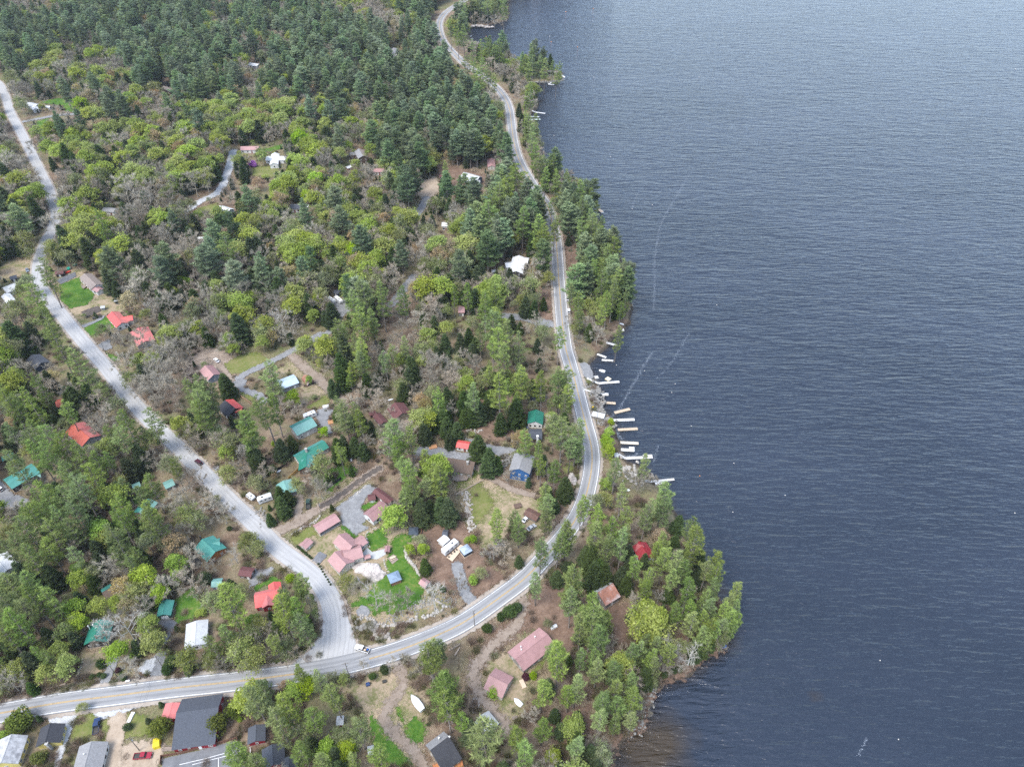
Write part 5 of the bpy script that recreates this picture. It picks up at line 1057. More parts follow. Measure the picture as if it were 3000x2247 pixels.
dock('dock that is half grey and half tan beside the road sign', (z5(655,1535), z5(905,1555)), 1.7, TAND, None, z5(540,1520))
dock('loose tan dock tilted against the others and cut free of the shore', (z6(885,160), z6(1138,98)), 1.8, TAND)
dock('white dock with ladder notch under the tilted tan dock', (z6(862,282), z6(1210,268)), 1.7, WHITED, None, z6(700,250))
dock('tan dock with foam along its upper edge', (z6(940,435), z6(1262,418)), 1.7, TAND)
dock('cream dock with one dark spot at its tip', (z6(980,640), z6(1276,655)), 1.7, mat('cream dock boards', (.6, .53, .42), .85, .08, 1.2))
dock('white L shaped dock', (z6(990,755), z6(1210,768)), 1.8, WHITED, (2.6, 1.3, 1))
dock('longest grey dock widening at its lake end, partly behind a pine', (z6(1060,895), z6(1505,875)), 1.7, GREYD, (4.6, .8, 1), z6(950,830))
dock('long weathered dock off the bare rocky shore', (z6(1430,1275), z6(1855,1235)), 1.3, GREYD)
dock('short floating dock just below the long weathered dock', (z6(1545,1308), z6(1698,1290)), 1.5, WHITED)
dock('upper far dock slanting out below the islet', (q('C', 780, 957), q('C', 865, 968)), 2.0, WHITED, None, q('C', 750, 945))
dock('long far dock lying level below the slanting one', (q('C', 700, 994), q('C', 815, 997)), 2.2, WHITED)
dock('lowest far dock, thin and greenish white', (q('C', 730, 1020), q('C', 824, 1018)), 2.0, mat('greenish dock boards', (.5, .6, .55), .8))
dock('square float at the south side of the wooded islet', (q('C', 890, 720), q('C', 940, 723)), 2.6, WHITED, None, q('C', 918, 705))
dock('topmost little far dock in the upper cove', (q('C', 222, 312), q('C', 240, 308)), 1.8, WHITED)
dock('middle little far dock in the upper cove', (q('C', 222, 332), q('C', 252, 329)), 1.8, WHITED)
dock('lowest little far dock in the upper cove', (q('C', 225, 347), q('C', 250, 346)), 1.8, WHITED)
LANDMARKS.append(('the row of docks', 1790, 1200)); LANDMARKS.append(('the far docks', 1570, 340)); LANDMARKS.append(('the upper cove docks', 1380, 112)); LANDMARKS.append(('the long weathered dock', 1930, 1408))
def raft(label, px, s, m, rot):
    p = G(*px, z=.3); root = thing('swim_raft', label, 'raft', (p.x, p.y, 0), rz=rot); b = MB(); b.box(-s, -s, .12, s, s, .4); b.build('platform', m, root); b = MB(); b.box(-s-.1, -s*.8, -.3, s+.1, -s*.4, .118); b.box(-s-.1, s*.4, -.3, s+.1, s*.8, .118); b.build('float', mat('yellow float', (.6, .45, .1), .6), root)
raft('square cream swim raft floating above the long straight dock', z5(782, 1160), 1.3, mat('cream raft boards', (.62, .56, .42), .8), .75)
raft('small grey swim raft tied beside the gravel ramp', z5(592, 1133), 1.1, GREYD, .2)
raft('grey platform on the rocks beside the white rowboat', z5(1005, 365), 1.2, GREYD, .1)
BU = mat('white buoy plastic', (.6, .57, .52), .5); BUO = mat('orange buoy plastic', (.75, .3, .1), .5)
for x, y, k in ((2300,1451,0),(2147,1500,0),(2150,1357,0),(2100,894,0),(1852,613,0),(1911,601,0),(1789,460,0),(1623,398,0),(1740,228,0),(1692,139,1),(1615,124,1),(1424,108,1),(1658,36,1),(1738,27,1),(1610,108,0),(1549,153,0),(2048,227,0),
                (1806,1070,0),(1888,1087,0),(1978,1125,0),(1968,1150,0),(2025,1248,0),(2050,1394,1),(2578,1934,0),(2632,2165,0),(2973,1503,0),(2975,204,0)):
    p = G(x, y, 0); far = p.length; s = .17 + .0003*far; root = thing('mooring_buoy', ('orange' if k else 'white')+' round mooring buoy afloat on the open lake', 'buoy', (p.x, p.y, 0), ('orange' if k else 'white')+' mooring buoys on the lake')
    b = MB(); rg = []
    for j in range(1, 6): ph = math.pi*j/6; rg.append([(math.cos(t)*math.sin(ph)*s, math.sin(t)*math.sin(ph)*s, s*.35+math.cos(ph)*s) for t in np.linspace(0, 2*math.pi, 9)[:-1]])
    b.loft(rg[::-1]); b.build('float', BUO if k else BU, root, smooth=True); b = MB(); b.tube((0, 0, s*1.2), (0, 0, s*1.55), s*.18, n=6); b.build('ring', STEELM, root)
# foam -----------------------------------------------------------------------
FOAM = mat('lake foam', (.27, .31, .36), .6, .1)
def foam(pts, wd, n, seed):
    P = smooth([G(*p, z=0)[:2] for p in pts], 10); rr = np.random.default_rng(seed); L = np.concatenate([[0], np.cumsum(np.linalg.norm(np.diff(P, axis=0), axis=1))]); V = []; F = []
    for i in range(n):
        s = rr.uniform(0, L[-1]); x = np.interp(s, L, P[:, 0]) + rr.normal(0, wd); y = np.interp(s, L, P[:, 1]) + rr.normal(0, wd); r = rr.uniform(.05, .15); a0 = rr.uniform(0, 6)
        k = len(V); V += [(x+math.cos(a0+t)*r*rr.uniform(.6, 1.6), y+math.sin(a0+t)*r*rr.uniform(.6, 1.2), .03) for t in (0, 1.2, 2.5, 3.7, 5)]; F.append((k, k+1, k+2, k+3, k+4))
    o = bpy.data.objects.new('foam_streak', npmesh('foam_streak', V, [F], [FOAM])); C.objects.link(o); tag(o, 'thin broken white foam streak trailing over the lake', 'foam', 'foam streaks on the lake', 'stuff')
foam(Q('F', (1800,180),(1730,300),(1640,450),(1560,600),(1530,740),(1505,900),(1505,1100),(1495,1340)), .5, 1500, 1)
foam([z5(1510,730), z5(1380,910), z5(1230,1180), z5(1120,1360), z5(960,1650), z6(920,150), z6(830,230)], .45, 650, 2)
foam([z6(900,400), z6(920,480), z6(1000,590)], .5, 240, 3); foam([z6(1090,860), z6(1190,860), z6(1260,820)], .3, 120, 4)
foam(Q('F', (1050,560),(1130,660),(1180,760)), .35, 150, 5); foam(Q('F', (1280,950),(1320,1010),(1350,1070)), .4, 180, 6); foam(Q('F', (1440,240),(1360,350),(1310,470)), .4, 260, 7)
foam(Q('C', (1640,620),(1500,710),(1360,820)), .6, 350, 8); foam([z5(2100,400), z5(1830,860), z5(1580,1150)], .4, 260, 9); foam([(2540,2160), (2515,2210)], .25, 60, 10); foam([z6(1590,700), z6(1520,960)], .3, 80, 11)

# poles, signs, fences, walls ---------------------------------------------------
POLEM = mat('weathered pole wood', (.17, .145, .12), .9, .2, 2); WIREM = mat('wire', (.06, .06, .06), .6)
POLES = []
def pole(px, label, h=11, arm=True, rot=0.3, z=GZ):
    p = G(*px); root = thing('utility_pole', label, 'utility pole', (p.x, p.y, z), 'utility poles along the roads', rz=rot)
    b = MB(); b.tube((0, 0, 0), (0, 0, h), .16, .1, n=8); b.build('post', POLEM, root)
    if arm:
        b = MB(); b.box(-1.2, -.06, h-.7, 1.2, .06, h-.56); a = b.build('crossarm', POLEM, root)
        for x in (-1.1, -.5, .5, 1.1): b = MB(); b.tube((x, 0, h-.56), (x, 0, h-.36), .05, n=6); b.build('insulator', TRIM, a)
    b = MB(); b.tube((.28, 0, h-2.6), (.28, 0, h-1.8), .2, n=10); b.build('transformer', STEELM, root)
    POLES.append((Vector((p.x, p.y, z)), h, rot)); return root
pole(q('N', 1232, 890), 'leaning grey pole on the verge opposite the road junction', 10.5, True, .2)
pole(q('J', 1000, 905), 'pole at the mouth of the gravel drive under the vivid green roof', 10)
pole(q('J', 1400, 845), 'pole in the dark shrubs above the striped main road', 10)
pole(q('J', 1190, 1535), 'pole standing at the upper edge of the sandy yard', 10)
pole(q('L', 437, 475), 'pole on the lake side of the main road by two round bushes', 10.5, True, 1.1)
pole(q('K', 505, 840), 'pole beside the slim pine right of the bright red cabin', 11, True, .9)
pole(q('D', 905, 1418), 'pole at the gravel drive mouth below the broad faded pink roof', 9.5)
pole(q('I', 1475, 420), 'pole behind the guard rail beside the yellow road sign', 11, True, .8)
pole(q('C', 690, 1310), 'pole on the lake side of the upper road bend', 12, True, 1.2)
pole(q('F', 790, 920), 'pole standing between the lake road and the shore clump', 11, True, .8)
pole(q('F', 615, 350), 'pole with white arms by the orange road sign', 11, True, .9)
pole(q('C', 632, 1200), 'plain thin pole on the verge high along the lake road', 11, False)
pole(q('E', 185, 1375), 'grey pole at the fork of the gravel lanes', 9, False)
pole(q('H', 1112, 1480), 'pole on the stone edge of the dirt lane', 9, False)
def wire(i, j, sag=1.0):
    (a, ha, ra), (b, hb, rb) = POLES[i], POLES[j]; root = thing('power_line', 'thin dark power line strung between two roadside poles', 'power line', a, 'power lines between the poles'); mb = MB()
    for x in (-1.1, .5, 1.1):
        p = a + Vector((math.cos(ra)*x, math.sin(ra)*x, ha-.35)); e = b + Vector((math.cos(rb)*x, math.sin(rb)*x, hb-.35)); pr = p
        for k in range(1, 9): t = k/8; c = p + (e-p)*t - Vector((0, 0, sag*4*t*(1-t))); mb.tube(pr-a, c-a, .022, n=3, caps=False); pr = c
    mb.build('wire', WIREM, root)
for i, j in ((1, 2), (2, 3), (0, 4), (9, 10), (8, 10), (7, 9)): wire(i, j)
def road_sign(px, label, col, dia=True):
    p = G(*px); root = thing('road_sign', label, 'road sign', p, rz=.2); b = MB(); b.tube((0, 0, 0), (0, 0, 2.9), .05, n=6); b.build('post', STEELM, root); b = MB(); s = .62
    b.add([(0, -.06, 2.9-s*1.2), (s, -.06, 2.9), (0, -.06, 2.9+s*1.2), (-s, -.06, 2.9), (0, -.03, 2.9-s*1.2), (s, -.03, 2.9), (0, -.03, 2.9+s*1.2), (-s, -.03, 2.9)], [(0,1,2,3), (7,6,5,4), (0,4,5,1), (1,5,6,2), (2,6,7,3), (3,7,4,0)]); b.build('plate', mat('sign '+col[0], col[1], .5), root)
road_sign(q('F', 526, 285), 'orange diamond road sign beside the upper lake road', ('orange', (.75, .25, .01)))
road_sign((1736, 1204), 'yellow diamond road sign at the guard rail above the docks', ('yellow', (.8, .5, .01)))
def fence(name, label, pts, h, m, cat='fence', th=.08, rails=False, post=2.4, postm=None):
    P = [G(*p) for p in pts]; root = thing(name, label, cat, P[0]); o = P[0]; b = MB(); pb = MB()
    for a, e in zip(P[:-1], P[1:]):
        d = e-a; L = d.length; x = d.normalized(); y = Vector((-x.y, x.x, 0)); c = (a+e)/2 - o
        if rails:
            for z in (h*.45, h*.9): b.obox(c+Vector((0, 0, z)), x, y, L/2, th/2, .09)
        else: b.obox(c+Vector((0, 0, h/2+.05)), x, y, L/2, th/2, h/2)
        for k in range(int(L/post)+1): q_ = a + x*min(L, k*post) - o; pb.obox(q_+Vector((0, 0, h/2+.08)), x, y, .08, .08, h/2+.08)
    b.build('rails' if False else ('rail' if rails else 'panel'), m, root); pb.build('post_row', postm or m, root); return root
BRN = mat('brown fence boards', (.17, .085, .055), .85, .2, 1.5); YELF = mat('new cedar fence', (.5, .3, .1), .8, .12, 1.5); MESH = mat('black mesh cloth', (.02, .02, .022), .9)
fence('board_fence', 'tall brown board fence along the paved court', Q('J', (1372,1657),(1378,1590),(1560,1560),(1760,1505),(2025,1435),(2030,1470)), 1.5, BRN)
fence('rail_fence', 'white pipe rail fence right of the paved court', Q('J', (2025,1470),(2050,1560),(2055,1657)), 1.2, TRIM, rails=True)
fence('rail_fence', 'white rail fence round the small plots by the red cabins', Q('N', (392,1500),(392,1640),(500,1610)), 1.1, TRIM, rails=True)
fence('board_fence', 'new yellow cedar fence below the long teal roofed house', Q('H', (945,1072),(830,1180)), 1.7, YELF)
fence('mesh_fence', 'black mesh fence enclosing a plot beside the dirt lane', Q('H', (1160,1260),(1282,1175)), 1.7, MESH)
fence('mesh_fence', 'black mesh fence running left of the cedar fence', Q('H', (660,1140),(830,1050)), 1.5, MESH)
fence('board_fence', 'tan board fence behind the red and charcoal roofed house', Q('H', (365,435),(545,560)), 1.6, mat('tan fence boards', (.36, .25, .16), .85, .15, 1.5))
fence('guard_rail', 'steel guard rail along the lake side of the road above the docks', [z5(165,240), z5(185,480), z5(230,720), z5(285,980), z5(330,1150), z5(395,1370), z5(455,1540), z6(470,80), z6(580,335)], .75, STEELM, 'guard rail', .08, True, 3)
fence('guard_rail', 'low grey guard rail along the upper lake road', Q('C', (455,745),(520,800),(575,850)), .75, STEELM, 'guard rail', .08, True, 4)
fence('rail_fence', 'dark pipe fence along the yard right of the navy canopy', Q('K', (1340,0),(1400,80),(1445,130),(1440,190),(1380,235)), .9, BRN, th=.12)
STONE = mat('pale field stone', (.38, .355, .32), .9, .3, .9, dirt=(.2,.18,.16)); STONEG = mat('grey field stone', (.23, .22, .2), .9, .35, .9, dirt=(.1,.09,.08)); ROCKP = mat('pale bedrock', (.5, .455, .42), .9, .25, .5, dirt=(.13,.115,.115), dirt_amt=.85)
def stone_wall(label, pts, r, n, m=None, seed=1, jit=.5, name='stone_wall', cat='stone wall', fl=.7):
    P = smooth([G(*p)[:2] for p in pts], 8) if len(pts) > 2 else np.array([G(*p)[:2] for p in pts]); L = np.concatenate([[0], np.cumsum(np.linalg.norm(np.diff(P, axis=0), axis=1))]); rr = random.Random(seed); b = MB(); o = Vector((P[0][0], P[0][1], GZ))
    for k in range(n):
        s = L[-1]*(k+rr.random())/n; k_ = r*rr.uniform(.55, 1.3); b.rock((np.interp(s, L, P[:, 0])-o.x+rr.gauss(0, jit), np.interp(s, L, P[:, 1])-o.y+rr.gauss(0, jit), k_*.35), k_, seed*1000+k, fl)
    ob = b.build(name, m or STONE); ob.location = o; return tag(ob, label, cat)
stone_wall('dry stone wall curving down the lawn right of the picnic platform', Q('K', (1300,320),(1312,375),(1360,440),(1400,500),(1425,545)), .55, 60, seed=1, jit=.3)
stone_wall('low retaining wall of stones under the big lawn beside the main road', Q('K', (870,940),(960,890),(1060,950),(1150,970),(1260,950),(1370,915)), .5, 80, STONE, 2, .4)
stone_wall('row of pale boulders along the road verge below the birch stones', Q('K', (1290,945),(1380,905),(1500,880),(1620,830),(1670,800)), .62, 26, STONE, 3, .4)
stone_wall('line of white stepping stones down to the boulders by the road', Q('K', (1530,720),(1580,760),(1640,800)), .42, 16, STONE, 4, .1)
stone_wall('stepping stone path curling past the pink roofed farmhouse', Q('K', (1060,130),(990,165),(965,200),(985,270),(1000,300)), .3, 26, STONE, 5, .08, 'stepping_stones', 'stone path', .3)
stone_wall('stepping stone path from the picnic platform to the gazebo', Q('K', (1120,400),(1125,450),(1150,495),(1170,525)), .3, 20, STONE, 6, .06, 'stepping_stones', 'stone path', .3)
stone_wall('stepping stone path below the bedrock outcrop', Q('K', (888,545),(910,585),(945,610),(975,640)), .34, 16, STONE, 7, .06, 'stepping_stones', 'stone path', .3)
stone_wall('winding dry bed of pale stones across the open lot', Q('I', (345,1005),(370,1040),(375,1140),(395,1220),(410,1300),(420,1320)), .5, 150, STONE, 8, .9, 'stone_bed', 'stones')
stone_wall('heap of stones against the uphill side of the blue house', Q('I', (690,770),(715,720),(760,680)), .6, 110, STONEG, 9, 1.4, 'stone_heap', 'stones')
stone_wall('scatter of white rocks in the shade left of the dark bush bank', Q('I', (375,465),(420,490),(485,465)), .5, 40, STONE, 10, .8, 'stone_heap', 'stones')
stone_wall('rock face cut beside the main road under the round hemlock', Q('I', (1250,850),(1275,880),(1280,930)), 1.1, 26, ROCKP, 11, .6, 'roadside_rock', 'rock')
stone_wall('stone edging along the gravel drive of the open fronted shed', Q('H', (860,1640),(960,1585),(1020,1560),(1110,1480)), .4, 50, STONE, 12, .3)
stone_wall('pale stones edging the dirt lane above the gravel parking', Q('H', (1390,1310),(1440,1280),(1500,1225)), .4, 30, STONE, 13, .3)
stone_wall('rubble heap under the pine between side road and dirt lane', Q('H', (560,1440),(620,1490),(640,1560)), .5, 80, STONEG, 14, 1.4, 'stone_heap', 'stones')
stone_wall('rocky outcrop with pale stones at the junction corner', Q('K', (920,1000),(1000,960),(1060,1010)), .75, 80, STONEG, 15, .8, 'rock_outcrop', 'rock')
stone_wall('loose pale boulders above the main road at the junction', Q('K', (1050,1060),(1100,1050),(1165,1075)), .75, 30, STONE, 16, .7, 'stone_heap', 'stones')
stone_wall('white stones strung along the inner edge of the junction curve', Q('K', (610,970),(590,1030),(570,1090),(450,1165)), .35, 16, STONE, 17, .5, 'stone_heap', 'stones')
stone_wall('garden wall of small stones left of the gravel drive under the vivid green roof', Q('J', (705,760),(680,830),(660,900)), .42, 34, mat('yellowish stone', (.5, .46, .34), .9, .2), 18, .2)
stone_wall('grey stone wall at the roadside below the vivid green roof', Q('J', (640,960),(740,955),(860,930)), .42, 46, STONEG, 19, .3)
stone_wall('oval ring of stones in the yard left of the mauve garage', Q('L', (430,1085),(410,1150),(430,1215),(465,1200),(475,1130),(445,1085)), .3, 40, STONE, 20, .08)
stone_wall('tumbled grey shore rocks below the guard rail', [z5(420,1250), z5(560,1330), z5(600,1480), z6(620,60), z6(660,180), z6(720,300), z6(860,380)], .8, 200, STONEG, 21, 2.0, 'shore_rocks', 'rocks')
stone_wall('pale boulders under the bare trees by the long weathered dock', [z6(1000,1000), z6(1120,1120), z6(1280,1220), z6(1420,1290)], .8, 90, STONE, 22, 2.2, 'shore_rocks', 'rocks')
stone_wall('dark stacked stones below the beached aqua rowboat', [z6(940,1520), z6(1030,1580), z6(1000,1640)], .6, 60, STONEG, 23, .8, 'shore_rocks', 'rocks')
stone_wall('bedrock shelf at the tip of the upper headland', Q('C', (230,232),(300,225),(400,240)), 2.0, 30, ROCKP, 24, 1.4, 'rock_shelf', 'rock', .4)
stone_wall('stony south rim of the wooded islet', Q('C', (690,708),(800,705),(900,705),(990,695),(1020,680)), 1.1, 70, STONEG, 25, .6, 'shore_rocks', 'rocks')
stone_wall('tumbled stones along the bottom lake shore', [(1858,2148), (1876,2120), (1884,2080), (1898,2050), (1925,2012)], .42, 60, STONEG, 26, 1.0, 'shore_rocks', 'rocks')
stone_wall('pale garden edging around the white picket plot', Q('G', (1845,830),(1900,860),(1980,855)), .35, 30, STONE, 27, .3)
stone_wall('grey rock bank beside the white stepping stones', Q('K', (1500,650),(1560,690),(1640,720),(1690,800)), .36, 90, STONEG, 28, 1.6, 'stone_heap', 'stones')
stone_wall('band of dark crushed rock under the big lawn', Q('K', (1130,940),(1240,880),(1350,840),(1440,790),(1500,760)), .3, 220, STONEG, 29, 1.6, 'stone_heap', 'stones')
# bedrock outcrop by the farmhouse: one low dome
pts = Q('K', (845,470),(880,440),(960,430),(1080,440),(1095,485),(1150,530),(1085,588),(990,585),(930,530),(870,520)); P = densify([tuple(G(*p)[:2]) for p in pts], True, .8); c0 = P.mean(0); b_ = MB(); rg = []
for k, (s, hh) in enumerate(((1, -.1), (.96, .5), (.85, .95), (.6, 1.25), (.3, 1.4))): rg.append([(*( (p-c0)*s*(1+.05*math.sin(i*1.7+k)) ), hh + .12*math.sin(i*2.3+k*2)) for i, p in enumerate(P)])
b_.loft(rg); o_ = b_.build('bedrock_outcrop', ROCKP, smooth=False); o_.location = (c0[0], c0[1], GZ); tag(o_, 'broad striped bedrock outcrop between the patio and the big lawn', 'rock')
pp = Q('K', (830,430),(900,395),(975,300),(1020,340),(1130,310),(1150,350),(1060,400),(1000,395),(930,425)); deck_thing('pale stone paved patio along the pink roofed farmhouse', pp, .16, mat('pale patio stone', (.42, .43, .43), .85, .12, 1.2), name='patio', cat='patio')
KEEP_POLY.append(pts)
# small clutter ------------------------------------------------------------------
def clutter(name, label, cat, px, size, m, h=.6, rot=0.3, lid=None):
    p = G(*px); root = thing(name, label, cat, p, rz=rot); sx, sy = size; b = MB(); b.add([(-sx, -sy, 0), (sx, -sy, 0), (sx, sy, 0), (-sx, sy, 0), (-sx*.9, -sy*.9, h), (sx*.9, -sy*.9, h), (sx*.9, sy*.9, h), (-sx*.9, sy*.9, h)], [(0,3,2,1), (4,5,6,7), (0,1,5,4), (1,2,6,5), (2,3,7,6), (3,0,4,7)]); b.build('body', m, root)
    b = MB(); b.add([(-sx, -sy, h+.003), (sx, -sy, h+.003), (sx, sy, h+.003), (-sx, sy, h+.003), (-sx*.9, 0, h+.22), (sx*.9, 0, h+.22)], [(0,1,5,4), (2,3,4,5), (0,4,3), (1,2,5), (0,3,2,1)]); b.build('lid', lid or m, root)
    return root
clutter('yellow_canopy', 'bright yellow awning stand beside the sandy yard', 'awning', q('J', 1345, 1485), (1.1, 1.5), mat('yellow vinyl', (.6, .48, .03), .6), 1.9)
clutter('utility_trailer', 'long black flat trailer beside the garden plot', 'trailer', q('D', 830, 1110), (2.6, 1.0), DARKTRIM, .7, .35)
clutter('tarp_pile', 'blue tarp heap on the needle litter by the dark shingled cabin', 'tarp', q('I', 875, 450), (1.1, .9), BTARP, .4)
clutter('tarp_pile', 'blue tarp heap left of the orange roofed cabin top', 'tarp', q('G', 620, 45), (1.4, .6), BTARP, .4)
clutter('plastic_barrels', 'blue plastic bin at the roadside brush below the junction', 'bin', q('N', 1390, 955), (.7, .6), mat('dark blue plastic', (.02, .05, .15), .5), .8)
clutter('fire_pit', 'black round grill lump by the gravel track below the road', 'grill', q('N', 1530, 930), (.7, .5), DARKTRIM, .7)
clutter('white_bench', 'white bench behind the left pale grass plot', 'bench', q('J', 1118, 1255), (.6, 1.8), TRIM, .5, -.1)
clutter('propane_tank', 'white propane tank right of the long mauve ranch house', 'tank', q('L', 1112, 488), (1.3, .6), CAMPW, .9, .5)
clutter('mailbox_stand', 'grey newspaper box cluster at the gravel drive mouth', 'mailbox', q('J', 1095, 950), (.7, .4), STEELM, 1.0)
clutter('log_pile', 'stacked logs at the edge of the lawn by the pink roofed playhouse', 'logs', q('K', 1215, 380), (.5, .3), DECKT, .4)
clutter('compost_bin', 'weathered plank crate by the yard path under the mauve garage', 'crate', q('L', 778, 1262), (.9, .6), DECKW, .6)
clutter('firewood_heap', 'orange split firewood heap left of the red roofed shed', 'firewood', q('H', 2060, 905), (2.0, 1.2), mat('split firewood', (.42, .22, .11), .9, .35, 2.5), .7)
clutter('firewood_heap', 'split log heap on the gravel right of the teal steel garage', 'firewood', q('H', 1205, 690), (2.2, 1.3), mat('split firewood', (.42, .22, .11)), .6)
clutter('brush_pile', 'brown brush pile in the open lot above the rusty low shed', 'brush pile', q('I', 805, 1115), (1.6, 1.2), mat('brown bark mulch', (.13, .09, .07), .95, .3, 2), .8)
clutter('tractor_shed_heap', 'cluttered white junk on the gravel above the teal steel garage', 'junk pile', q('H', 1150, 560), (1.6, .9), CAMPW, .8)
clutter('lumber_stack', 'tan lumber stack beside the purple leaved shrub below the ranch house', 'lumber', q('L', 848, 970), (.8, 1.6), DECKT, .5, .4)
for k, (px, lab) in enumerate(((Q('I', (275,1015),(515,885)), 'long fallen log across the grass above the stone bed'), (Q('K', (1670,1175),(1765,1125)), 'peeled log lying beside the main road below the bend'), (Q('K', (1722,1220),(1765,1150)), 'short pale log next to the peeled log'), (Q('J', (400,1010),(560,965)), 'grey log on the road bank at left'))):
    a, e = G(*px[0], z=GZ+.3), G(*px[1], z=GZ+.3); b = MB(); b.tube(Vector(), e-a, .35, .25, n=8); o_ = b.build('fallen_log', mat('bare log wood', (.34, .28, .22), .9, .2, 1.5)); o_.location = a; tag(o_, lab, 'log')
# ------------------------------------------------------------------ trees
def leaf_mat(name, a, b, hue=.03, val=.3, trans=.25, sat=.75):
    m, t, o = base_mat(name)
    ti = nd(t, 'ShaderNodeAttribute', _attribute_name='tint').outputs['Fac']
    oi = t.nodes.new('ShaderNodeObjectInfo')
    c = mixc(t, ti, a, b)
    h = t.nodes.new('ShaderNodeHueSaturation'); t.links.new(c, h.inputs['Color'])
    t.links.new(math_(t, 'MULTIPLY_ADD', oi.outputs['Random'], hue, .5-hue/2), h.inputs['Hue'])
    r2 = math_(t, 'FRACT', math_(t, 'MULTIPLY', oi.outputs['Random'], 37.7)); r3 = math_(t, 'FRACT', math_(t, 'MULTIPLY', oi.outputs['Random'], 91.3))
    t.links.new(math_(t, 'MULTIPLY_ADD', r2, val*2, 1-val), h.inputs['Value']); t.links.new(math_(t, 'MULTIPLY_ADD', r3, 1.15-sat, sat), h.inputs['Saturation'])
    d = t.nodes.new('ShaderNodeBsdfDiffuse'); tr = t.nodes.new('ShaderNodeBsdfTranslucent'); mx = t.nodes.new('ShaderNodeMixShader'); mx.inputs[0].default_value = trans
    t.links.new(h.outputs[0], d.inputs[0]); t.links.new(h.outputs[0], tr.inputs[0]); t.links.new(d.outputs[0], mx.inputs[1]); t.links.new(tr.outputs[0], mx.inputs[2]); t.links.new(mx.outputs[0], o.inputs[0]); return m
def bark_mat(name, a, b):
    m, t, o = base_mat(name); co = nd(t, 'ShaderNodeTexCoord').outputs['Object']; n = noise(t, co, 2.0, 4, .7)
    oi = t.nodes.new('ShaderNodeObjectInfo'); c = ramp(t, n, [(.3, a), (.7, b)]); h = t.nodes.new('ShaderNodeHueSaturation'); t.links.new(c, h.inputs['Color'])
    t.links.new(math_(t, 'MULTIPLY_ADD', oi.outputs['Random'], .7, .65), h.inputs['Value'])
    d = t.nodes.new('ShaderNodeBsdfDiffuse'); t.links.new(h.outputs[0], d.inputs[0]); t.links.new(d.outputs[0], o.inputs[0]); return m
PINE_L = leaf_mat('white pine needles', (.062, .1, .03), (.345, .43, .14), .035, .26, .28, .85)  # dark end deepened to paint in the shaded gaps between boughs
PINE_F = leaf_mat('hazed blue green needles', (.07, .115, .055), (.26, .33, .165), .05, .34)  # far pines: haze put into a paler, bluer needle colour
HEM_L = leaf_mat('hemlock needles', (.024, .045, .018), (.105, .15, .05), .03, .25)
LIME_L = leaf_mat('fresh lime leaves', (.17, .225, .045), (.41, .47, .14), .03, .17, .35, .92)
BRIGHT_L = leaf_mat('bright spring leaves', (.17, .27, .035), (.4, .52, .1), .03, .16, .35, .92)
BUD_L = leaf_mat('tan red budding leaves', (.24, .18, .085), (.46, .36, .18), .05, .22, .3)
OLIVE_L = leaf_mat('olive opening leaves', (.12, .15, .05), (.3, .33, .125), .04, .25, .3)
BUSH_L = leaf_mat('yew bush leaves', (.045, .065, .014), (.16, .185, .035), .03, .2)
PURP_L = leaf_mat('purple blossom', (.28, .05, .38), (.5, .16, .6), .02, .1)
PLUM_L = leaf_mat('plum leaves', (.05, .015, .025), (.1, .035, .04), .02, .1)
PBARK = bark_mat('pine bark', (.13, .11, .095), (.3, .27, .24)); HBARK = bark_mat('hemlock bark', (.06, .05, .04), (.13, .11, .09))
GBARK = bark_mat('grey hardwood bark', (.23, .205, .16), (.45, .415, .34)); WBARK = bark_mat('white birch bark', (.3, .28, .245), (.52, .5, .45))
RBARK = bark_mat('reddish twig bark', (.25, .205, .16), (.43, .38, .3))

class Geo:
    def __init__(s): s.V = []; s.T = []; s.Qd = []; s.A = []; s.n = 0
    def tri(s, V, a):                                   # V (m,3,3), a (m,)
        m = len(V); s.V.append(V.reshape(-1, 3)); s.T.append(np.arange(m*3).reshape(m, 3)+s.n); s.A.append(np.repeat(a, 3)); s.n += m*3
    def quad(s, V, a):
        m = len(V); s.V.append(V.reshape(-1, 3)); s.Qd.append(np.arange(m*4).reshape(m, 4)+s.n); s.A.append(np.repeat(a, 4)); s.n += m*4
    def limb(s, p0, p1, r0, r1, k=4, a=0.5):
        p0 = np.asarray(p0, float); p1 = np.asarray(p1, float); d = p1-p0; L = np.linalg.norm(d)
        if L < 1e-6: return
        d /= L; u = np.cross(d, [0, 0, 1.] if abs(d[2]) < .9 else [1., 0, 0]); u /= np.linalg.norm(u); v = np.cross(d, u)
        t = 2*np.pi*np.arange(k)/k; ring = np.cos(t)[:, None]*u + np.sin(t)[:, None]*v
        V = np.concatenate([p0+ring*r0, p1+ring*r1]); F = np.array([(i, (i+1) % k, k+(i+1) % k, k+i) for i in range(k)])
        s.V.append(V); s.Qd.append(F+s.n); s.A.append(np.full(2*k, a)); s.n += 2*k
    def arrays(s): return np.concatenate(s.V), [np.concatenate(s.T) if s.T else np.zeros((0, 3), int), np.concatenate(s.Qd) if s.Qd else np.zeros((0, 4), int)], np.concatenate(s.A)
def unit(v): return v/np.maximum(1e-9, np.linalg.norm(v, axis=-1, keepdims=True))
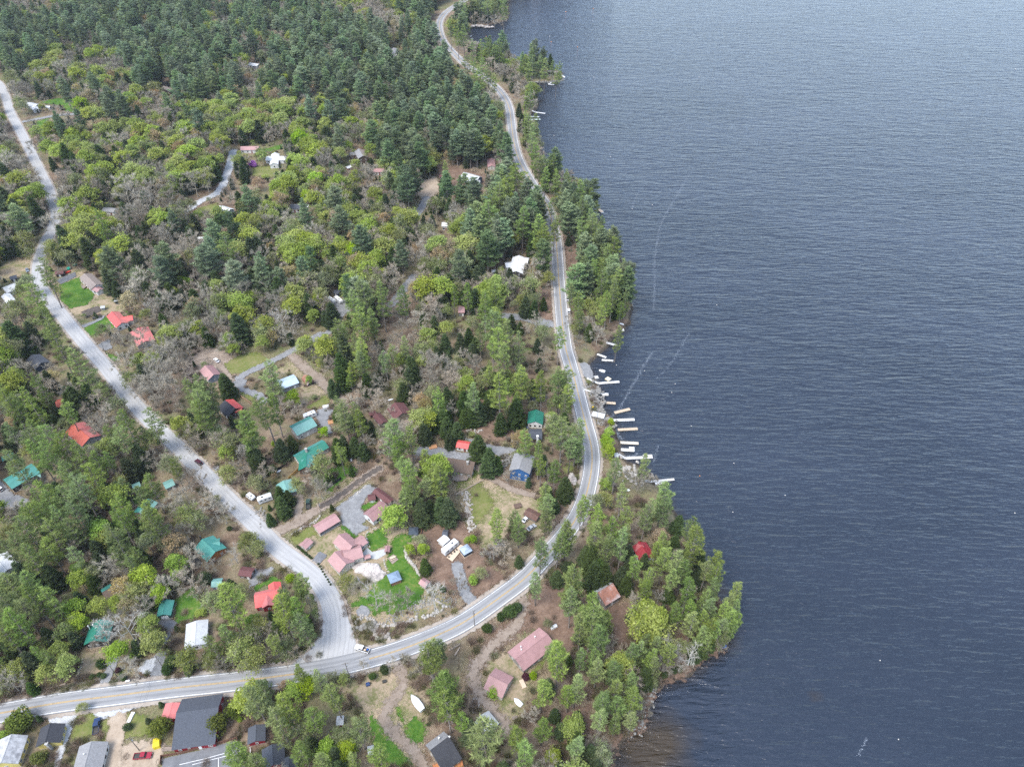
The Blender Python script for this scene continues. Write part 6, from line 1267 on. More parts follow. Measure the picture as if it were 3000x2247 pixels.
def tufts(g, C_, n, ln, wd, r, tint, up=.5, spread=None):
    """n thin leaf triangles bursting from each centre"""
    m = len(C_); c = np.repeat(C_, n, 0); d = r.normal(size=(m*n, 3)); d[:, 2] = np.abs(d[:, 2])*up + .1*up
    if spread is not None: d += np.repeat(spread, n, 0)
    d = unit(d); s = unit(np.cross(d, r.normal(size=(m*n, 3)))); L = ln*r.uniform(.6, 1.25, (m*n, 1)); W = wd*r.uniform(.7, 1.3, (m*n, 1))
    V = np.stack([c - s*W/2, c + s*W/2, c + d*L], 1); g.tri(V, np.clip(np.repeat(tint, n) + r.normal(0, .16, m*n), 0, 1))
def leaves(g, c, size, r, tint, flat=.6):
    m = len(c); nrm = r.normal(size=(m, 3)); nrm[:, 2] = np.abs(nrm[:, 2]) + flat; nrm = unit(nrm); u = unit(np.cross(nrm, r.normal(size=(m, 3)))); v = np.cross(nrm, u); S = size*r.uniform(.55, 1.3, (m, 1))
    V = np.stack([c-u*S*.5, c-v*S*.32, c+u*S*.5, c+v*S*.32], 1); g.quad(V, np.clip(tint, 0, 1))
def trunk_line(r, h, lean=.02, n=7):
    z = np.linspace(0, h, n); w = np.cumsum(r.normal(0, lean*h/n, (n, 2)), 0); w -= w[0]; return np.column_stack([w, z])
def on(T, z): return np.array([np.interp(z, T[:, 2], T[:, 0]), np.interp(z, T[:, 2], T[:, 1]), z])
def conifer(seed, h, Rr, cb, step, nbr, n_t, ln, wd, up, droop, dead=0, shape='pine', tr=.34, pw=.55):
    r = np.random.default_rng(seed); tg, cg = Geo(), Geo(); T = trunk_line(r, h, .012 if shape == 'hem' else .02)
    for a, b in zip(T[:-1], T[1:]): tg.limb(a, b, tr*(1-a[2]/h)+.04, tr*(1-b[2]/h)+.03, 6)
    z0 = cb*h
    for k in range(dead):
        z = r.uniform(.18*h, z0+.05*h); a = r.uniform(0, 6.28); L = r.uniform(.25, .7)*Rr; p = on(T, z); d = np.array([np.cos(a), np.sin(a), r.uniform(-.25, .15)]); m = p+d*L*.5+[0, 0, -.1]
        tg.limb(p, m, .07, .05, 3); tg.limb(m, p+d*L+[0, 0, r.uniform(-.3, .4)], .05, .018, 3)
    z = z0; CC, SS, TT = [], [], []
    while z < h-.25:
        t = (z-z0)/(h-z0)
        if shape == 'pine': Lz = Rr*min(1, .6+1.5*t)*(1-t)**pw*1.02 + .35
        else: Lz = Rr*(1-t)**.68*min(1, .72+3*t) + .25
        ph = r.uniform(0, 6.28)
        for k in range(nbr if t < .85 else max(3, nbr-2)):
            if shape == 'pine' and r.random() < .1: continue
            a = ph + 6.28*k/nbr + r.normal(0, .28); L = Lz*(r.uniform(.42, 1.22) if shape == 'pine' else r.uniform(.75, 1.15)); e = up*(.35+1.1*t) + r.normal(0, .1) - droop*(1-t)
            d = np.array([np.cos(a), np.sin(a), e]); d /= np.linalg.norm(d); p = on(T, z+r.uniform(-.3, .3)); side = np.array([-np.sin(a), np.cos(a), 0])
            tip = p+d*L; tip[2] += .08*L if shape == 'pine' else -.05*L
            tg.limb(p, p+d*L*.8, .1*(1-t)+.03, .03, 3)
            nc = max(2, int(L/(.62 if shape == 'pine' else .55)))
            for j in range(nc):
                s = .36+.64*(j+r.random()*.6)/nc if shape == 'pine' else .12+.88*(j+r.random()*.6)/nc
                wdh = L*.3*np.sin(np.pi*min(1, .2+s*.75))
                for q_ in ((-1, 1) if shape == 'pine' and s < .92 else (0, -1, 1)):
                    c = p+(tip-p)*s + side*q_*wdh*r.uniform(.35, 1) + r.normal(0, .1, 3); CC.append(c); SS.append(d*.7+side*q_*.5); TT.append(.15+.5*s + .12*r.normal() + .2*t)  # tips paler as new growth; shade of crown gaps put into the tint
        z += step*(1-.35*t)*r.uniform(.8, 1.2)
    CC.append(on(T, h)); SS.append(np.array([0, 0, .5])); TT.append(.8)
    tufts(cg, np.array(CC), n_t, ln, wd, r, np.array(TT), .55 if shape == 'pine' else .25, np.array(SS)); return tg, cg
def skeleton(r, h, W, cb=.3, tr=.26, lv=3, nl=6):
    """trunk, limbs, branches; returns limb list and twig end points"""
    T = trunk_line(r, h*.72, .03); L = [(a, b, tr*(1-.75*a[2]/(h*.72)), tr*(1-.75*b[2]/(h*.72)), 0) for a, b in zip(T[:-1], T[1:])]; ends = []
    def grow(p, d, ln, rad, k):
        q_ = p+d*ln*.5 + r.normal(0, .06*ln, 3); e = q_ + unit(d+r.normal(0, .18, 3)+[0, 0, .08])*ln*.5; L.append((p, q_, rad, rad*.8, k)); L.append((q_, e, rad*.8, rad*.55, k))
        if k >= lv: ends.append((e, unit(e-p))); ends.append((q_, unit(e-p))); return
        for i in range(3 if k < lv-1 else 3):
            grow(e if i else q_, unit(d+r.normal(0, .52, 3)+[0, 0, .12]), ln*r.uniform(.5, .78), rad*.5, k+1)
    for i in range(nl):
        z = h*(cb+(.72-cb)*(i+.5)/nl); a = i*2.4+r.normal(0, .3); el = .35+1.2*(i/nl)+r.normal(0, .1); p = on(T, min(z, h*.72)); d = unit(np.array([np.cos(a)*W/h*1.9, np.sin(a)*W/h*1.9, el])); grow(p, d, h*.23*r.uniform(.8, 1.15), tr*.42, 1)
    grow(T[-1], unit(np.array([0, 0, 1.])+r.normal(0, .15, 3)), h*.17, tr*.35, 1)
    E = np.array([e for e, _ in ends]); D = np.array([d for _, d in ends])
    # squeeze into the wanted width / height
    rad = np.percentile(np.hypot(E[:, 0], E[:, 1]), 93); top = np.percentile(E[:, 2], 98); k = np.array([W/2/rad, W/2/rad, h*.97/top])
    return [(a*k, b*k, r0, r1, c) for a, b, r0, r1, c in L], E*k, unit(D*k)
def hardwood(seed, h, W, nleaf, size, twigs=3, spread=.8, cb=.3, tr=.26, lt=(.5, .25), twl=1.5, tww=.05, fill=True, dome=0):
    r = np.random.default_rng(seed); tg, cg = Geo(), Geo(); L, E, D = skeleton(r, h, W, cb, tr)
    for a, b, r0, r1, k in L: tg.limb(a, b, max(.02, r0), max(.015, r1), 5 if k == 0 else 3)
    if twigs:
        m = len(E); c = np.repeat(E, twigs, 0); d = unit(np.repeat(D, twigs, 0)+r.normal(0, .55, (m*twigs, 3))+[0, 0, .25]); s = unit(np.cross(d, r.normal(size=d.shape))); ln = twl*r.uniform(.5, 1.25, (len(d), 1)); V = np.stack([c-s*tww/2, c+s*tww/2, c+d*ln], 1); (tg if not fill or nleaf == 0 else tg).tri(V, np.full(len(d), .5))
    if nleaf:
        if dome:                                        # rounded lobes of foliage over the crown
            nl = 13; a = np.arange(nl)*2.4 + r.normal(0, .25, nl); el = np.linspace(.05, 1, nl)**.7; rr = np.sqrt(np.maximum(0, 1-el**2))*.33*W; cc = np.column_stack([np.cos(a)*rr, np.sin(a)*rr, h*(.5+.36*el)]) + r.normal(0, .04*W, (nl, 3)); lr = W*r.uniform(.15, .25, nl); k = np.repeat(np.arange(nl), dome); d = r.normal(size=(len(k), 3)); d[:, 2] = np.where(d[:, 2] < -.3*np.abs(d[:, 0]), -d[:, 2], d[:, 2]); d = unit(d); tn = r.normal(lt[0], lt[1]*.8, nl)
            leaves(cg, cc[k] + d*lr[k][:, None]*r.uniform(.55, 1.08, (len(k), 1))*np.array([1, 1, .8]), size, r, tn[k]+r.normal(0, .14, len(k)))
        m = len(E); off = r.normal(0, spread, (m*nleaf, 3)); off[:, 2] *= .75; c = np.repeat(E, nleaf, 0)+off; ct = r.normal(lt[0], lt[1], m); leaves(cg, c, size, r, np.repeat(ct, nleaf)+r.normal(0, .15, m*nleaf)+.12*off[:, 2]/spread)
    return tg, cg
def bush(seed, W, h, n=1500, size=.42, lobes=7):
    r = np.random.default_rng(seed); tg, cg = Geo(), Geo(); pts = []
    for k in range(lobes):
        a = r.uniform(0, 6.28); q_ = r.uniform(0, .5); c = np.array([np.cos(a)*q_*W/2, np.sin(a)*q_*W/2, h*r.uniform(.35, .62)]); d = unit(r.normal(size=(n//lobes, 3))); pts.append(c + d*np.array([W*.3, W*.3, h*.38])*r.uniform(.72, 1.05, (n//lobes, 1)))
        tg.limb((0, 0, 0), c, .08, .04, 4)
    P = np.concatenate(pts); P[:, 2] = np.maximum(P[:, 2], .1); leaves(cg, P, size, r, r.normal(.5, .22, len(P))); return tg, cg
def twigbush(seed, W, h, n=240):
    r = np.random.default_rng(seed); g = Geo(); a = r.uniform(0, 6.28, n); q_ = W*.5*np.sqrt(r.random(n)); b = np.column_stack([np.cos(a)*q_*.45, np.sin(a)*q_*.45, np.zeros(n)]); d = unit(np.column_stack([np.cos(a)*q_/W*1.6, np.sin(a)*q_/W*1.6, np.full(n, 1.)])+r.normal(0, .25, (n, 3))); s = unit(np.cross(d, r.normal(size=(n, 3)))); ln = h*r.uniform(.4, 1.1, (n, 1)); m = b+d*ln*.5
    g.tri(np.stack([b-s*.03, b+s*.03, b+d*ln], 1), r.random(n)); d2 = unit(d+r.normal(0, .7, (n, 3))); g.tri(np.stack([m-s*.02, m+s*.02, m+d2*ln*.5], 1), r.random(n)); return g

PROTO = {}                                              # kind -> list of (trunk mesh, crown mesh, joined mesh, h, W)
def proto(kind, tg, cg, bark, leaf, h, W):
    i = len(PROTO.setdefault(kind, [])); V, F, A = tg.arrays(); tm = npmesh('trunk', V, F, [bark], {'tint': A}); cm = None
    if cg is not None and cg.n:
        V2, F2, A2 = cg.arrays(); cm = npmesh('crown', V2, F2, [leaf], {'tint': A2})
        fs = F+[f+len(V) for f in F2]; jm = npmesh('tree', np.concatenate([V, V2]), fs, [bark, leaf], {'tint': np.concatenate([A, A2])}, [0]*len([f for f in F if len(f)])+[1]*len([f for f in F2 if len(f)]) if False else None)
        mi = np.concatenate([np.full(len(f), k, np.int32) for k, fl in ((0, F), (1, F2)) for f in fl if len(f)])
        jm.polygons.foreach_set('material_index', mi[:len(jm.polygons)])
    else: jm = tm
    PROTO[kind].append((tm, cm, jm, h, W))
for s in range(5):
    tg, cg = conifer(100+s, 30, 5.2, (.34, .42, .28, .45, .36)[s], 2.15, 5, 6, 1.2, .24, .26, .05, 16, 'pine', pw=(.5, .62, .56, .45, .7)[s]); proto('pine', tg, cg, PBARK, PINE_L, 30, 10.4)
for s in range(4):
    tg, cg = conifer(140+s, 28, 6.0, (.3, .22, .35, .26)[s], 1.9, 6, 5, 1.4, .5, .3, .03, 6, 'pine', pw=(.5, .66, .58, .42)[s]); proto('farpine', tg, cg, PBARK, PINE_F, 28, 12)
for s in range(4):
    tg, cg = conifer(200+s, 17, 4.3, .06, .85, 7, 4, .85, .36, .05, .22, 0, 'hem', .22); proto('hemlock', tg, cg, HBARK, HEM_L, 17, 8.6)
for s in range(3):                                      # thin, half dead shoreline pines
    tg, cg = conifer(240+s, 30, 4.6, (.42, .5, .36)[s], 2.0, 5, 6, 1.2, .22, .3, .12, 60, 'pine', .32); proto('thinpine', tg, cg, PBARK, PINE_L, 30, 9.2)
for s in range(5):
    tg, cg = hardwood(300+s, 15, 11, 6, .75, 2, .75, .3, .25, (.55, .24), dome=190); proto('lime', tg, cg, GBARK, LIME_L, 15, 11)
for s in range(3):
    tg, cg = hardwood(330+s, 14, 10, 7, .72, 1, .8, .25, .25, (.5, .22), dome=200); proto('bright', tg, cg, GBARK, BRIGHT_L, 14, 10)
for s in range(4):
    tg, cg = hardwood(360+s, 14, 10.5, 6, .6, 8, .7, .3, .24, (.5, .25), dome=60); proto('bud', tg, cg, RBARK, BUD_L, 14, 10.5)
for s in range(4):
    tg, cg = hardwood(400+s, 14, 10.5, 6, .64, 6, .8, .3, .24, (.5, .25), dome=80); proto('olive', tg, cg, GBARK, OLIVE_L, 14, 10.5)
for s in range(6):
    tg, cg = hardwood(440+s, 15, 11.5, 0, .3, 16, .7, .28, .26, twl=1.8, tww=.09); proto('bare', tg, None, GBARK if s % 3 else RBARK, None, 15, 11.5)
for s in range(2):
    tg, cg = hardwood(470+s, 17, 12, 0, .3, 6, .7, .3, .36, twl=1.9, tww=.08); proto('birch', tg, None, WBARK, None, 17, 12)
for s in range(3):
    tg, cg = bush(500+s, 5, 4.2); proto('bush', tg, cg, HBARK, BUSH_L, 4.2, 5)
tg, cg = bush(510, 5, 4.2); proto('darkbush', tg, cg, HBARK, HEM_L, 4.2, 5)
tg, cg = bush(520, 5, 3.6); proto('purple', tg, cg, HBARK, PURP_L, 3.6, 5)
tg, cg = bush(521, 4, 3.2); proto('plum', tg, cg, HBARK, PLUM_L, 3.2, 4)
tg, cg = bush(530, 5, 4.4, 1500, .4, 8); proto('limebush', tg, cg, GBARK, BRIGHT_L, 4.4, 5)

INFO = {  # kind -> (object name, words, category, h range factor to width, min h, max h, crown centre factor)
 'pine': ('white_pine', 'white pine', 'tree', 3.0, 15, 34, .66), 'farpine': ('white_pine', 'white pine', 'tree', 2.5, 16, 30, .62), 'thinpine': ('white_pine', 'thinning white pine', 'tree', 3.2, 15, 33, .66),
 'hemlock': ('hemlock', 'dark hemlock', 'tree', 1.65, 5, 22, .5), 'lime': ('leafing_maple', 'lime yellow tree', 'tree', 1.35, 7, 19, .62), 'bright': ('green_tree', 'bright green tree', 'tree', 1.35, 6, 18, .6),
 'bud': ('budding_tree', 'tan budding tree', 'tree', 1.35, 7, 18, .62), 'olive': ('opening_tree', 'olive leafing tree', 'tree', 1.35, 6, 18, .6), 'bare': ('bare_tree', 'bare grey tree', 'tree', 1.3, 7, 20, .62), 'birch': ('bare_birch', 'white barked tree', 'tree', 1.35, 8, 20, .62),
 'bush': ('round_bush', 'round olive bush', 'bush', .85, 1.5, 7, .5), 'darkbush': ('dark_bush', 'dark evergreen bush', 'bush', .85, 1.2, 7, .5), 'purple': ('flowering_bush', 'purple flowering bush', 'bush', .8, 1.5, 6, .5), 'plum': ('plum_bush', 'plum leaved bush', 'bush', .8, 1, 5, .5), 'limebush': ('green_bush', 'bright green bush', 'bush', .9, 1.5, 7, .5)}
K = dict(P='pine', F='farpine', D='thinpine', H='hemlock', L='lime', B='bright', T='bud', M='olive', G='bare', W='birch', U='bush', X='darkbush', V='purple', Y='plum', N='limebush')
HAND = """
K B1340,310,85 B1450,320,100 H1470,460,120 W1040,700,240 G1160,760,150 G1310,720,180 W1540,720,260 G1760,600,150 N1880,580,110 M1940,520,110 M800,600,150 G860,640,120 N310,565,100 X1620,655,70 P410,620,150 M30,300,150 N1830,230,50 P250,780,200 P360,860,210 H470,950,110 M60,960,160 G150,1000,150 G240,1120,160
E L320,500,240 B200,100,120 B460,80,110 L800,90,120 L870,200,130 L880,370,110 B880,560,170 L640,580,130 L1370,260,130 L1250,230,140 T1400,540,130 T1590,590,190 L1740,360,150 T1960,400,130 H60,200,150 H440,210,90 H650,170,120 H290,370,100 H710,380,110 H1020,200,130 H1250,420,100 H1300,500,100 H60,540,180 H230,900,200 H680,1090,160 H1190,620,150 H1120,710,130 H1570,760,120 H1640,860,110 H1540,150,90 H420,900,130 M1880,570,150 U1910,720,90 G680,520,140 G1210,580,150 G1420,380,150 G1520,320,120 G1440,740,160 W240,1130,200 G500,850,180 G130,400,140 T300,760,200 G1050,760,200 M940,640,140 G580,1000,180 P970,920,230 P880,1020,200 P1100,960,200 P1290,960,150 P930,1150,170 P750,1250,170 P930,1430,170 P2000,150,200 P2100,90,170 P1830,930,130 P1970,1030,150 P2080,960,180 P2060,1180,230 P2110,1350,200 P2150,1470,180 P1710,920,110 L1460,970,100 L1650,1200,130 M1640,1050,120 H1640,1330,130 H1780,1330,130 H1840,1270,110 H1870,1400,120 L450,1330,130 M1430,1050,110 G1550,1520,230 G1700,1560,180 T2180,1600,130 M560,330,140 M480,420,120 G990,480,130 M1080,440,120 G1290,250,110 M170,620,140 H540,480,110 H600,700,120 M850,720,150 G1010,640,120
A B970,840,130 B1090,850,125 B690,900,140 T760,830,150 L1250,900,120 B620,1160,130 B1600,1110,220 L1850,1180,150 B1600,1310,200 L1290,1390,105 L1430,1320,115 L790,1480,150 B880,1450,115 T1990,790,160 L1960,870,190 M1930,1010,140 M2050,1010,150 T2130,960,180 L1700,930,160 B1590,530,95 M1270,1200,110 T900,1080,170 L1420,1180,110 L490,430,110 L460,450,100 F545,770,110 H1000,1350,130 H1100,1330,120 H1200,1400,100 H1280,1450,110 H560,1340,140 H860,1330,130 H950,1420,120 H1010,700,100 H1100,720,110 G1080,1200,130 G1250,1000,150 G1420,1000,160 G700,1430,140 G300,1260,150 G80,1400,200 H60,1500,150 G1450,900,150 M1320,760,130 M1050,640,150 L1280,730,80 G1200,600,130 G1020,560,150 H880,690,110 G620,1020,130 G480,960,110 M170,890,110 G1450,1580,240 G1650,1550,230 M1750,1530,160 G1120,1580,220 H1180,990,110 T1160,1180,120 M1690,590,80
B B560,690,110 B710,720,120 B270,700,130 L350,800,120 L290,920,130 T470,900,140 B620,950,130 L850,1060,130 L620,1080,140 B410,1190,160 B480,1150,90 B360,1390,150 B1190,1120,130 L1340,1270,160 B1250,1250,100 B1340,1200,80 L1310,1430,100 B540,1550,150 L800,1570,120 H640,1190,190 H700,930,90 H750,1010,110 P1640,1450,80 H1660,1550,90 H860,800,150 L90,960,130 T60,1000,120 M450,780,110 T990,1080,110 T1060,1060,110 M810,960,110 G900,700,130 H1150,900,110 H1060,880,110 G930,760,150 L1230,620,80 T690,460,90 B1175,65,55 T1110,490,100 G440,690,110 H430,1060,120 H60,1120,120 G640,1340,200 G480,1400,120 G930,1530,160 G1170,1340,130 L1100,1250,90 G1200,1500,150 T1660,1330,80 M1310,1560,120
J P130,170,230 P300,280,220 P70,330,240 P430,260,200 P160,480,240 P60,560,200 P250,150,200 P200,380,200 H200,40,200 H440,60,200 H330,110,170 H90,640,180 B680,90,180 B640,330,190 B660,450,170 L380,880,170 L560,800,200 L510,680,150 T1050,150,220 M1160,200,220 T1100,290,180 B1230,70,220 B1350,200,160 B1520,40,130 W1080,480,300 G1000,420,210 W880,500,210 G860,600,150 B1000,700,190 L1270,480,190 L1320,610,210 L1220,420,120 X1735,65,150 X1450,780,150 X1420,840,120 X1520,760,110 M1600,750,200 M2030,640,200 G2150,600,180 L2180,420,110 U1360,1330,205 U1850,1300,215 U1995,1180,175 X1090,1330,95 U160,1290,240 U320,1600,150 G90,950,220 M150,850,200 M350,660,160 X860,800,100 X880,900,60 X780,910,60 X840,890,55 Y1000,850,60 N40,1400,120 G1900,800,180 M1800,780,150 H60,440,160 H1600,820,110
N P200,270,330 P670,330,240 P720,270,160 P830,440,210 P790,130,130 H620,480,160 M400,540,180 P180,540,160 P70,610,160 M300,620,190 M700,640,180 G560,650,200 P430,1080,240 P820,850,140 P970,920,150 P690,1150,270 P640,1290,250 P1110,1080,210 P950,1270,200 P500,1010,170 M1170,1380,190 B760,1010,160 B1050,1500,190 D1310,1320,210 P850,1560,200 P1010,1620,180 P1460,1560,210 P1930,720,240 P1990,640,160 P2030,1010,280 P2070,1140,260 G1830,790,170 X1530,830,100 X1430,880,80 M1180,910,110 G1600,760,110 G1350,800,110 B880,960,160 B400,420,120 N300,1250,60 P2180,1280,150 M1080,900,120 B1200,1500,170 P1250,1620,150 G1700,720,100 M560,1180,150
L P220,1040,320 P110,700,200 P60,790,180 P500,1420,400 D800,1430,200 P860,1540,210 P1010,1340,180 P1310,1490,190 L1110,1590,140 P1160,760,260 P1110,690,170 P1010,1030,210 P1300,990,210 P1240,1060,170 P1250,150,220 P1260,290,190 P1440,420,270 P1500,590,240 H1350,540,140 P1480,840,180 P1460,760,150 P1620,850,180 P1760,720,180 P1830,700,150 P1940,770,160 P1770,950,150 D1620,1010,160 D1530,1150,190 D1500,1270,180 P1650,1180,170 D1770,1120,190 D1780,1260,150 D960,130,150 W2100,720,250 H1450,50,210 H1540,40,190 H1140,60,130 X730,350,150 X800,310,110 X660,400,90 X540,490,110 N600,1050,130 L1930,450,330 Y870,910,80 N940,890,90 G1890,1170,160 D1980,640,130 M1700,1000,130 H1120,1230,120 G900,1230,150 M1060,460,80
M P1000,460,200 P1010,580,170 P850,610,170 P300,570,140 P170,770,190 P100,860,170 D430,680,200 D420,800,180 P560,740,190 P650,640,150 P690,770,120 D520,890,170 D1230,740,180 D1250,860,230 P990,880,170 D1000,1000,170 D1110,1040,200 D1170,1090,180 P750,1060,170 D850,1150,150 D850,1240,140 D1210,1270,170 D1460,1010,150 D1450,1130,170 D1420,1250,160 D1060,1170,150 D1620,1250,140 D1600,1400,120 P1100,1430,160 P1200,1410,150 P1400,1420,160 P1330,1510,160 P1500,1440,160 P1250,1540,170 P820,190,150 D590,220,150 P230,1200,250 P380,1430,250 P300,1560,200 H640,1130,160 H690,1190,150 H160,380,160 H380,980,200 H450,1090,200 H340,950,160 H700,930,130 H1120,690,140 H1080,850,150 H1310,980,150 X190,1050,150 G750,290,180 G840,310,160 G900,330,140 W960,1300,130 M490,470,140 B530,60,120 B520,340,110 L870,1500,330 M800,1340,110 H1180,1150,130 P640,450,150 M420,500,150 H1290,1150,140 P1340,1330,150 P1560,1340,140 H1050,1280,130 D940,960,150 P1360,1090,150 P1400,1580,160 P1490,1570,160 D1565,1500,150 P1600,1560,120 P1520,1650,110 P1380,1680,130 D1640,1480,100 H1290,1690,120 H1370,1660,120 H1440,1640,110 H1500,1615,110 H1560,1580,100 H1240,1740,110 P1330,1640,150 P1440,1590,150 H1345,1755,110 H1290,1800,100 X1230,1850,80 G1110,1850,210 W1235,1800,210 G1000,1880,170 M1160,1750,160 P1050,1790,170 H1400,1700,110 M1470,1690,90 G1500,1680,120 X1080,1920,80 X1010,1960,80 P930,1900,150 M900,2010,110 M1450,1680,90 H840,990,110 H1190,960,130
I P650,160,210 P440,180,170 P830,60,170 P1010,80,170 P1160,70,180 P1240,60,180 P1230,190,150 P1200,250,130 P1180,510,220 P1300,520,190 P1250,620,160 P1110,440,150 L1090,360,110 P880,570,150 P980,690,150 P1000,790,120 P150,900,210 P90,860,170 P1030,1030,150 P1060,1120,160 P1040,1210,130 D620,1290,180 P760,1230,130 P810,1290,150 P1000,1500,180 P1220,1370,170 P1380,1120,130 H790,320,190 H660,410,140 H340,240,170 H480,320,150 H420,350,130 H200,440,150 H280,470,130 H220,560,110 H460,610,180 H560,740,190 H1205,960,170 H210,1150,200 H60,1140,140 X150,220,120 H210,190,140 L40,380,190 B1570,570,120 B1580,490,90 N430,1390,90 N370,1410,60 L700,20,150 G80,80,200 G250,40,180 G740,860,110 G1080,850,150 M1120,250,150 W600,1480,200 G690,1500,170 N1600,380,80 M930,260,100 H100,400,130 P1330,640,120 P20,950,150 H1060,990,110 P830,30,130 H560,200,120 H700,60,130
H P660,340,210 P80,500,200 P170,440,170 P90,640,190 P170,560,170 P500,760,230 P640,620,230 P710,580,170 P1300,620,170 P1430,680,150 P1440,110,130 P1460,200,150 P1400,40,140 P1730,830,270 P1870,860,180 P1760,940,180 P1820,1080,180 P1850,1180,200 P1900,1270,170 P2110,1200,180 P1250,560,120 H300,390,160 H1300,80,200 H1280,220,180 H1290,310,160 H1500,370,150 H1870,250,180 H1860,330,150 H760,920,160 H860,870,110 H350,680,80 H520,970,150 H560,1060,150 H760,1330,150 H780,1410,150 H1960,1450,190 H2130,1430,180 H1260,930,170 H1400,900,140 H2150,680,150 H2090,560,150 G780,560,170 G1590,520,160 G2050,170,250 G1450,430,150 G1460,540,130 M560,1220,170 M900,1230,150 G1090,1230,200 W430,930,110 G270,850,200 M1110,1060,200 G1490,860,150 G60,800,200 G900,600,120 L310,930,130 L1960,660,210 B1730,1500,210 B870,480,130 L960,40,150 B1135,770,80 B1000,330,60 H690,480,100 X690,1090,120 G1690,600,110 H1200,400,120 P2000,1000,130 G2180,350,150 G1000,1120,120 N700,870,60 H830,1330,110
G P100,250,220 P290,260,200 P170,300,160 P1100,460,200 P1050,560,180 P1310,430,190 P1650,180,220 P1720,290,250 P1700,130,200 P2100,480,220 P300,570,190 P420,600,220 P560,620,210 P700,690,200 P450,740,190 P330,680,180 D160,790,200 P640,860,220 P800,900,200 P700,1000,230 P420,1020,200 P450,1120,190 P560,1080,190 P680,1200,200 P330,1200,220 P520,1250,200 P240,1330,220 P440,1360,200 P180,1460,210 P420,1500,180 P1050,1150,200 P1040,1260,200 P1010,1430,230 P1330,1250,220 P1300,1180,180 P1290,950,180 P1230,1050,160 P1490,800,130 P1180,1540,140 P250,1580,200 H320,350,200 H600,230,150 H640,210,180 H90,520,170 H750,170,150 H1190,690,180 H1100,800,170 H1930,80,150 H2190,700,130 H450,1440,180 H620,1390,180 H860,1590,150 H180,420,160 G380,100,200 G830,270,240 G880,380,200 G860,460,180 G780,390,150 G1330,100,250 G1400,190,200 G1300,710,160 G960,860,170 M900,780,150 G1580,1030,160 G1460,1100,200 M1600,1200,200 G1580,1330,160 M1680,1240,170 M1950,580,180 W2080,650,120 W1990,1520,160 T1760,1080,90 G1640,580,140 M1640,470,170 B850,1330,200 L1930,650,140 M1440,1420,160 B1500,1600,170 B660,1640,110 B1200,650,90 P580,330,150 X1950,1300,55 M2110,1380,120 H900,1050,130 P840,760,160 H760,1150,130 G1700,850,150 G1600,900,160 M540,420,120 H960,1480,130 M60,1350,160 P60,1480,150 G1750,1000,130 H1480,400,80
D P395,760,165 H580,480,200 H760,560,180 H1190,660,200 H1130,480,110 H1200,420,120 H1330,520,100 H1660,300,110 H1900,350,250 H1510,350,80 P870,320,140 H2050,130,130 H2150,560,190 P1940,520,200 H2030,1200,200 H300,190,150 H150,220,180 H60,110,170 H1500,780,120 H1400,1170,130 H1270,900,140 H930,800,150 M1650,1060,170 M560,600,140 M490,880,90 L740,80,220 L870,600,160 L930,520,120 L1880,250,190 B1790,500,100 B1580,810,100 L1480,900,100 T100,140,110 L960,430,100 G1080,80,250 G1250,120,230 G1450,120,230 G1200,250,220 G1380,760,220 G1200,850,280 M950,660,200 G1700,820,200 G1900,920,170 G1820,1170,220 W1260,1020,120 G1430,980,220 G1250,1350,280 G1350,1450,280 G1100,1330,200 G1300,1590,300 G1060,1500,200 G2080,920,230 G2050,640,180 G2000,720,170 G580,230,150 G700,170,170 G450,310,200 G120,320,250 M200,460,170 G950,1240,130 M870,1230,130 G1580,1250,200 G1750,930,180 G600,1410,160 P680,1540,230 P310,960,220 M150,1060,220 P430,1170,200 P470,1310,190 H120,1280,250 H270,1240,150 H60,1440,170 G40,1560,170 H1100,560,120 H1240,560,130 H1400,540,120 G1500,620,180 G1620,700,170 H1000,880,130 G1620,440,160 M1560,180,150 H540,420,140 M430,500,120 H60,420,120 M250,560,100 G1780,350,150 H1730,690,120 G1180,1180,120 M1620,150,120 G1450,1330,200 G1500,1500,150 M230,820,160
F P860,1280,130 P800,1200,110 G770,1420,90 P880,1390,110 M860,1480,90 P330,230,240 P250,330,180 P625,460,90 P200,250,120 P380,600,180 P520,660,190 P560,750,190 P90,540,220 P120,470,160 P650,640,120 T60,680,130 L300,730,130 H470,780,130 H270,850,60 T500,960,130 M600,1060,120 H270,1070,130 H150,1060,90 L200,1000,70 M70,1080,110 H400,1300,130 H470,1330,110 H560,1280,80 H460,1160,90 M310,1290,80 P130,1230,170 P60,1330,170 P120,1500,230 P250,1580,200 P350,1640,150 H290,1450,110 H360,1490,80 P690,1590,140 G500,1440,130 G430,580,130 P520,130,150 H600,210,140 G690,200,90 P770,240,90 P870,350,120 P660,250,110 M780,410,150 P900,500,160 P940,400,110 P830,530,100 P760,550,80 B810,590,70 P960,650,160 P880,690,150 P1010,730,140 P1130,690,90 P1140,850,150 P1010,470,70 G960,860,150 P900,1000,150 P980,1020,140 P1100,930,170 P1060,1110,160 P1160,1100,150 P1230,1020,130 H1240,1150,120 P1150,1200,150 P1260,1250,100 H1180,1330,110 P1100,1290,130 M1000,1370,120 G930,1130,110 M820,1500,100 G870,1600,110 P1190,1560,130 H770,740,60 G1060,720,80 G800,1180,70 G1010,1240,110 M950,1300,130 P1220,1330,90 H1050,960,100 P960,580,130 P1050,640,110 P1060,860,110
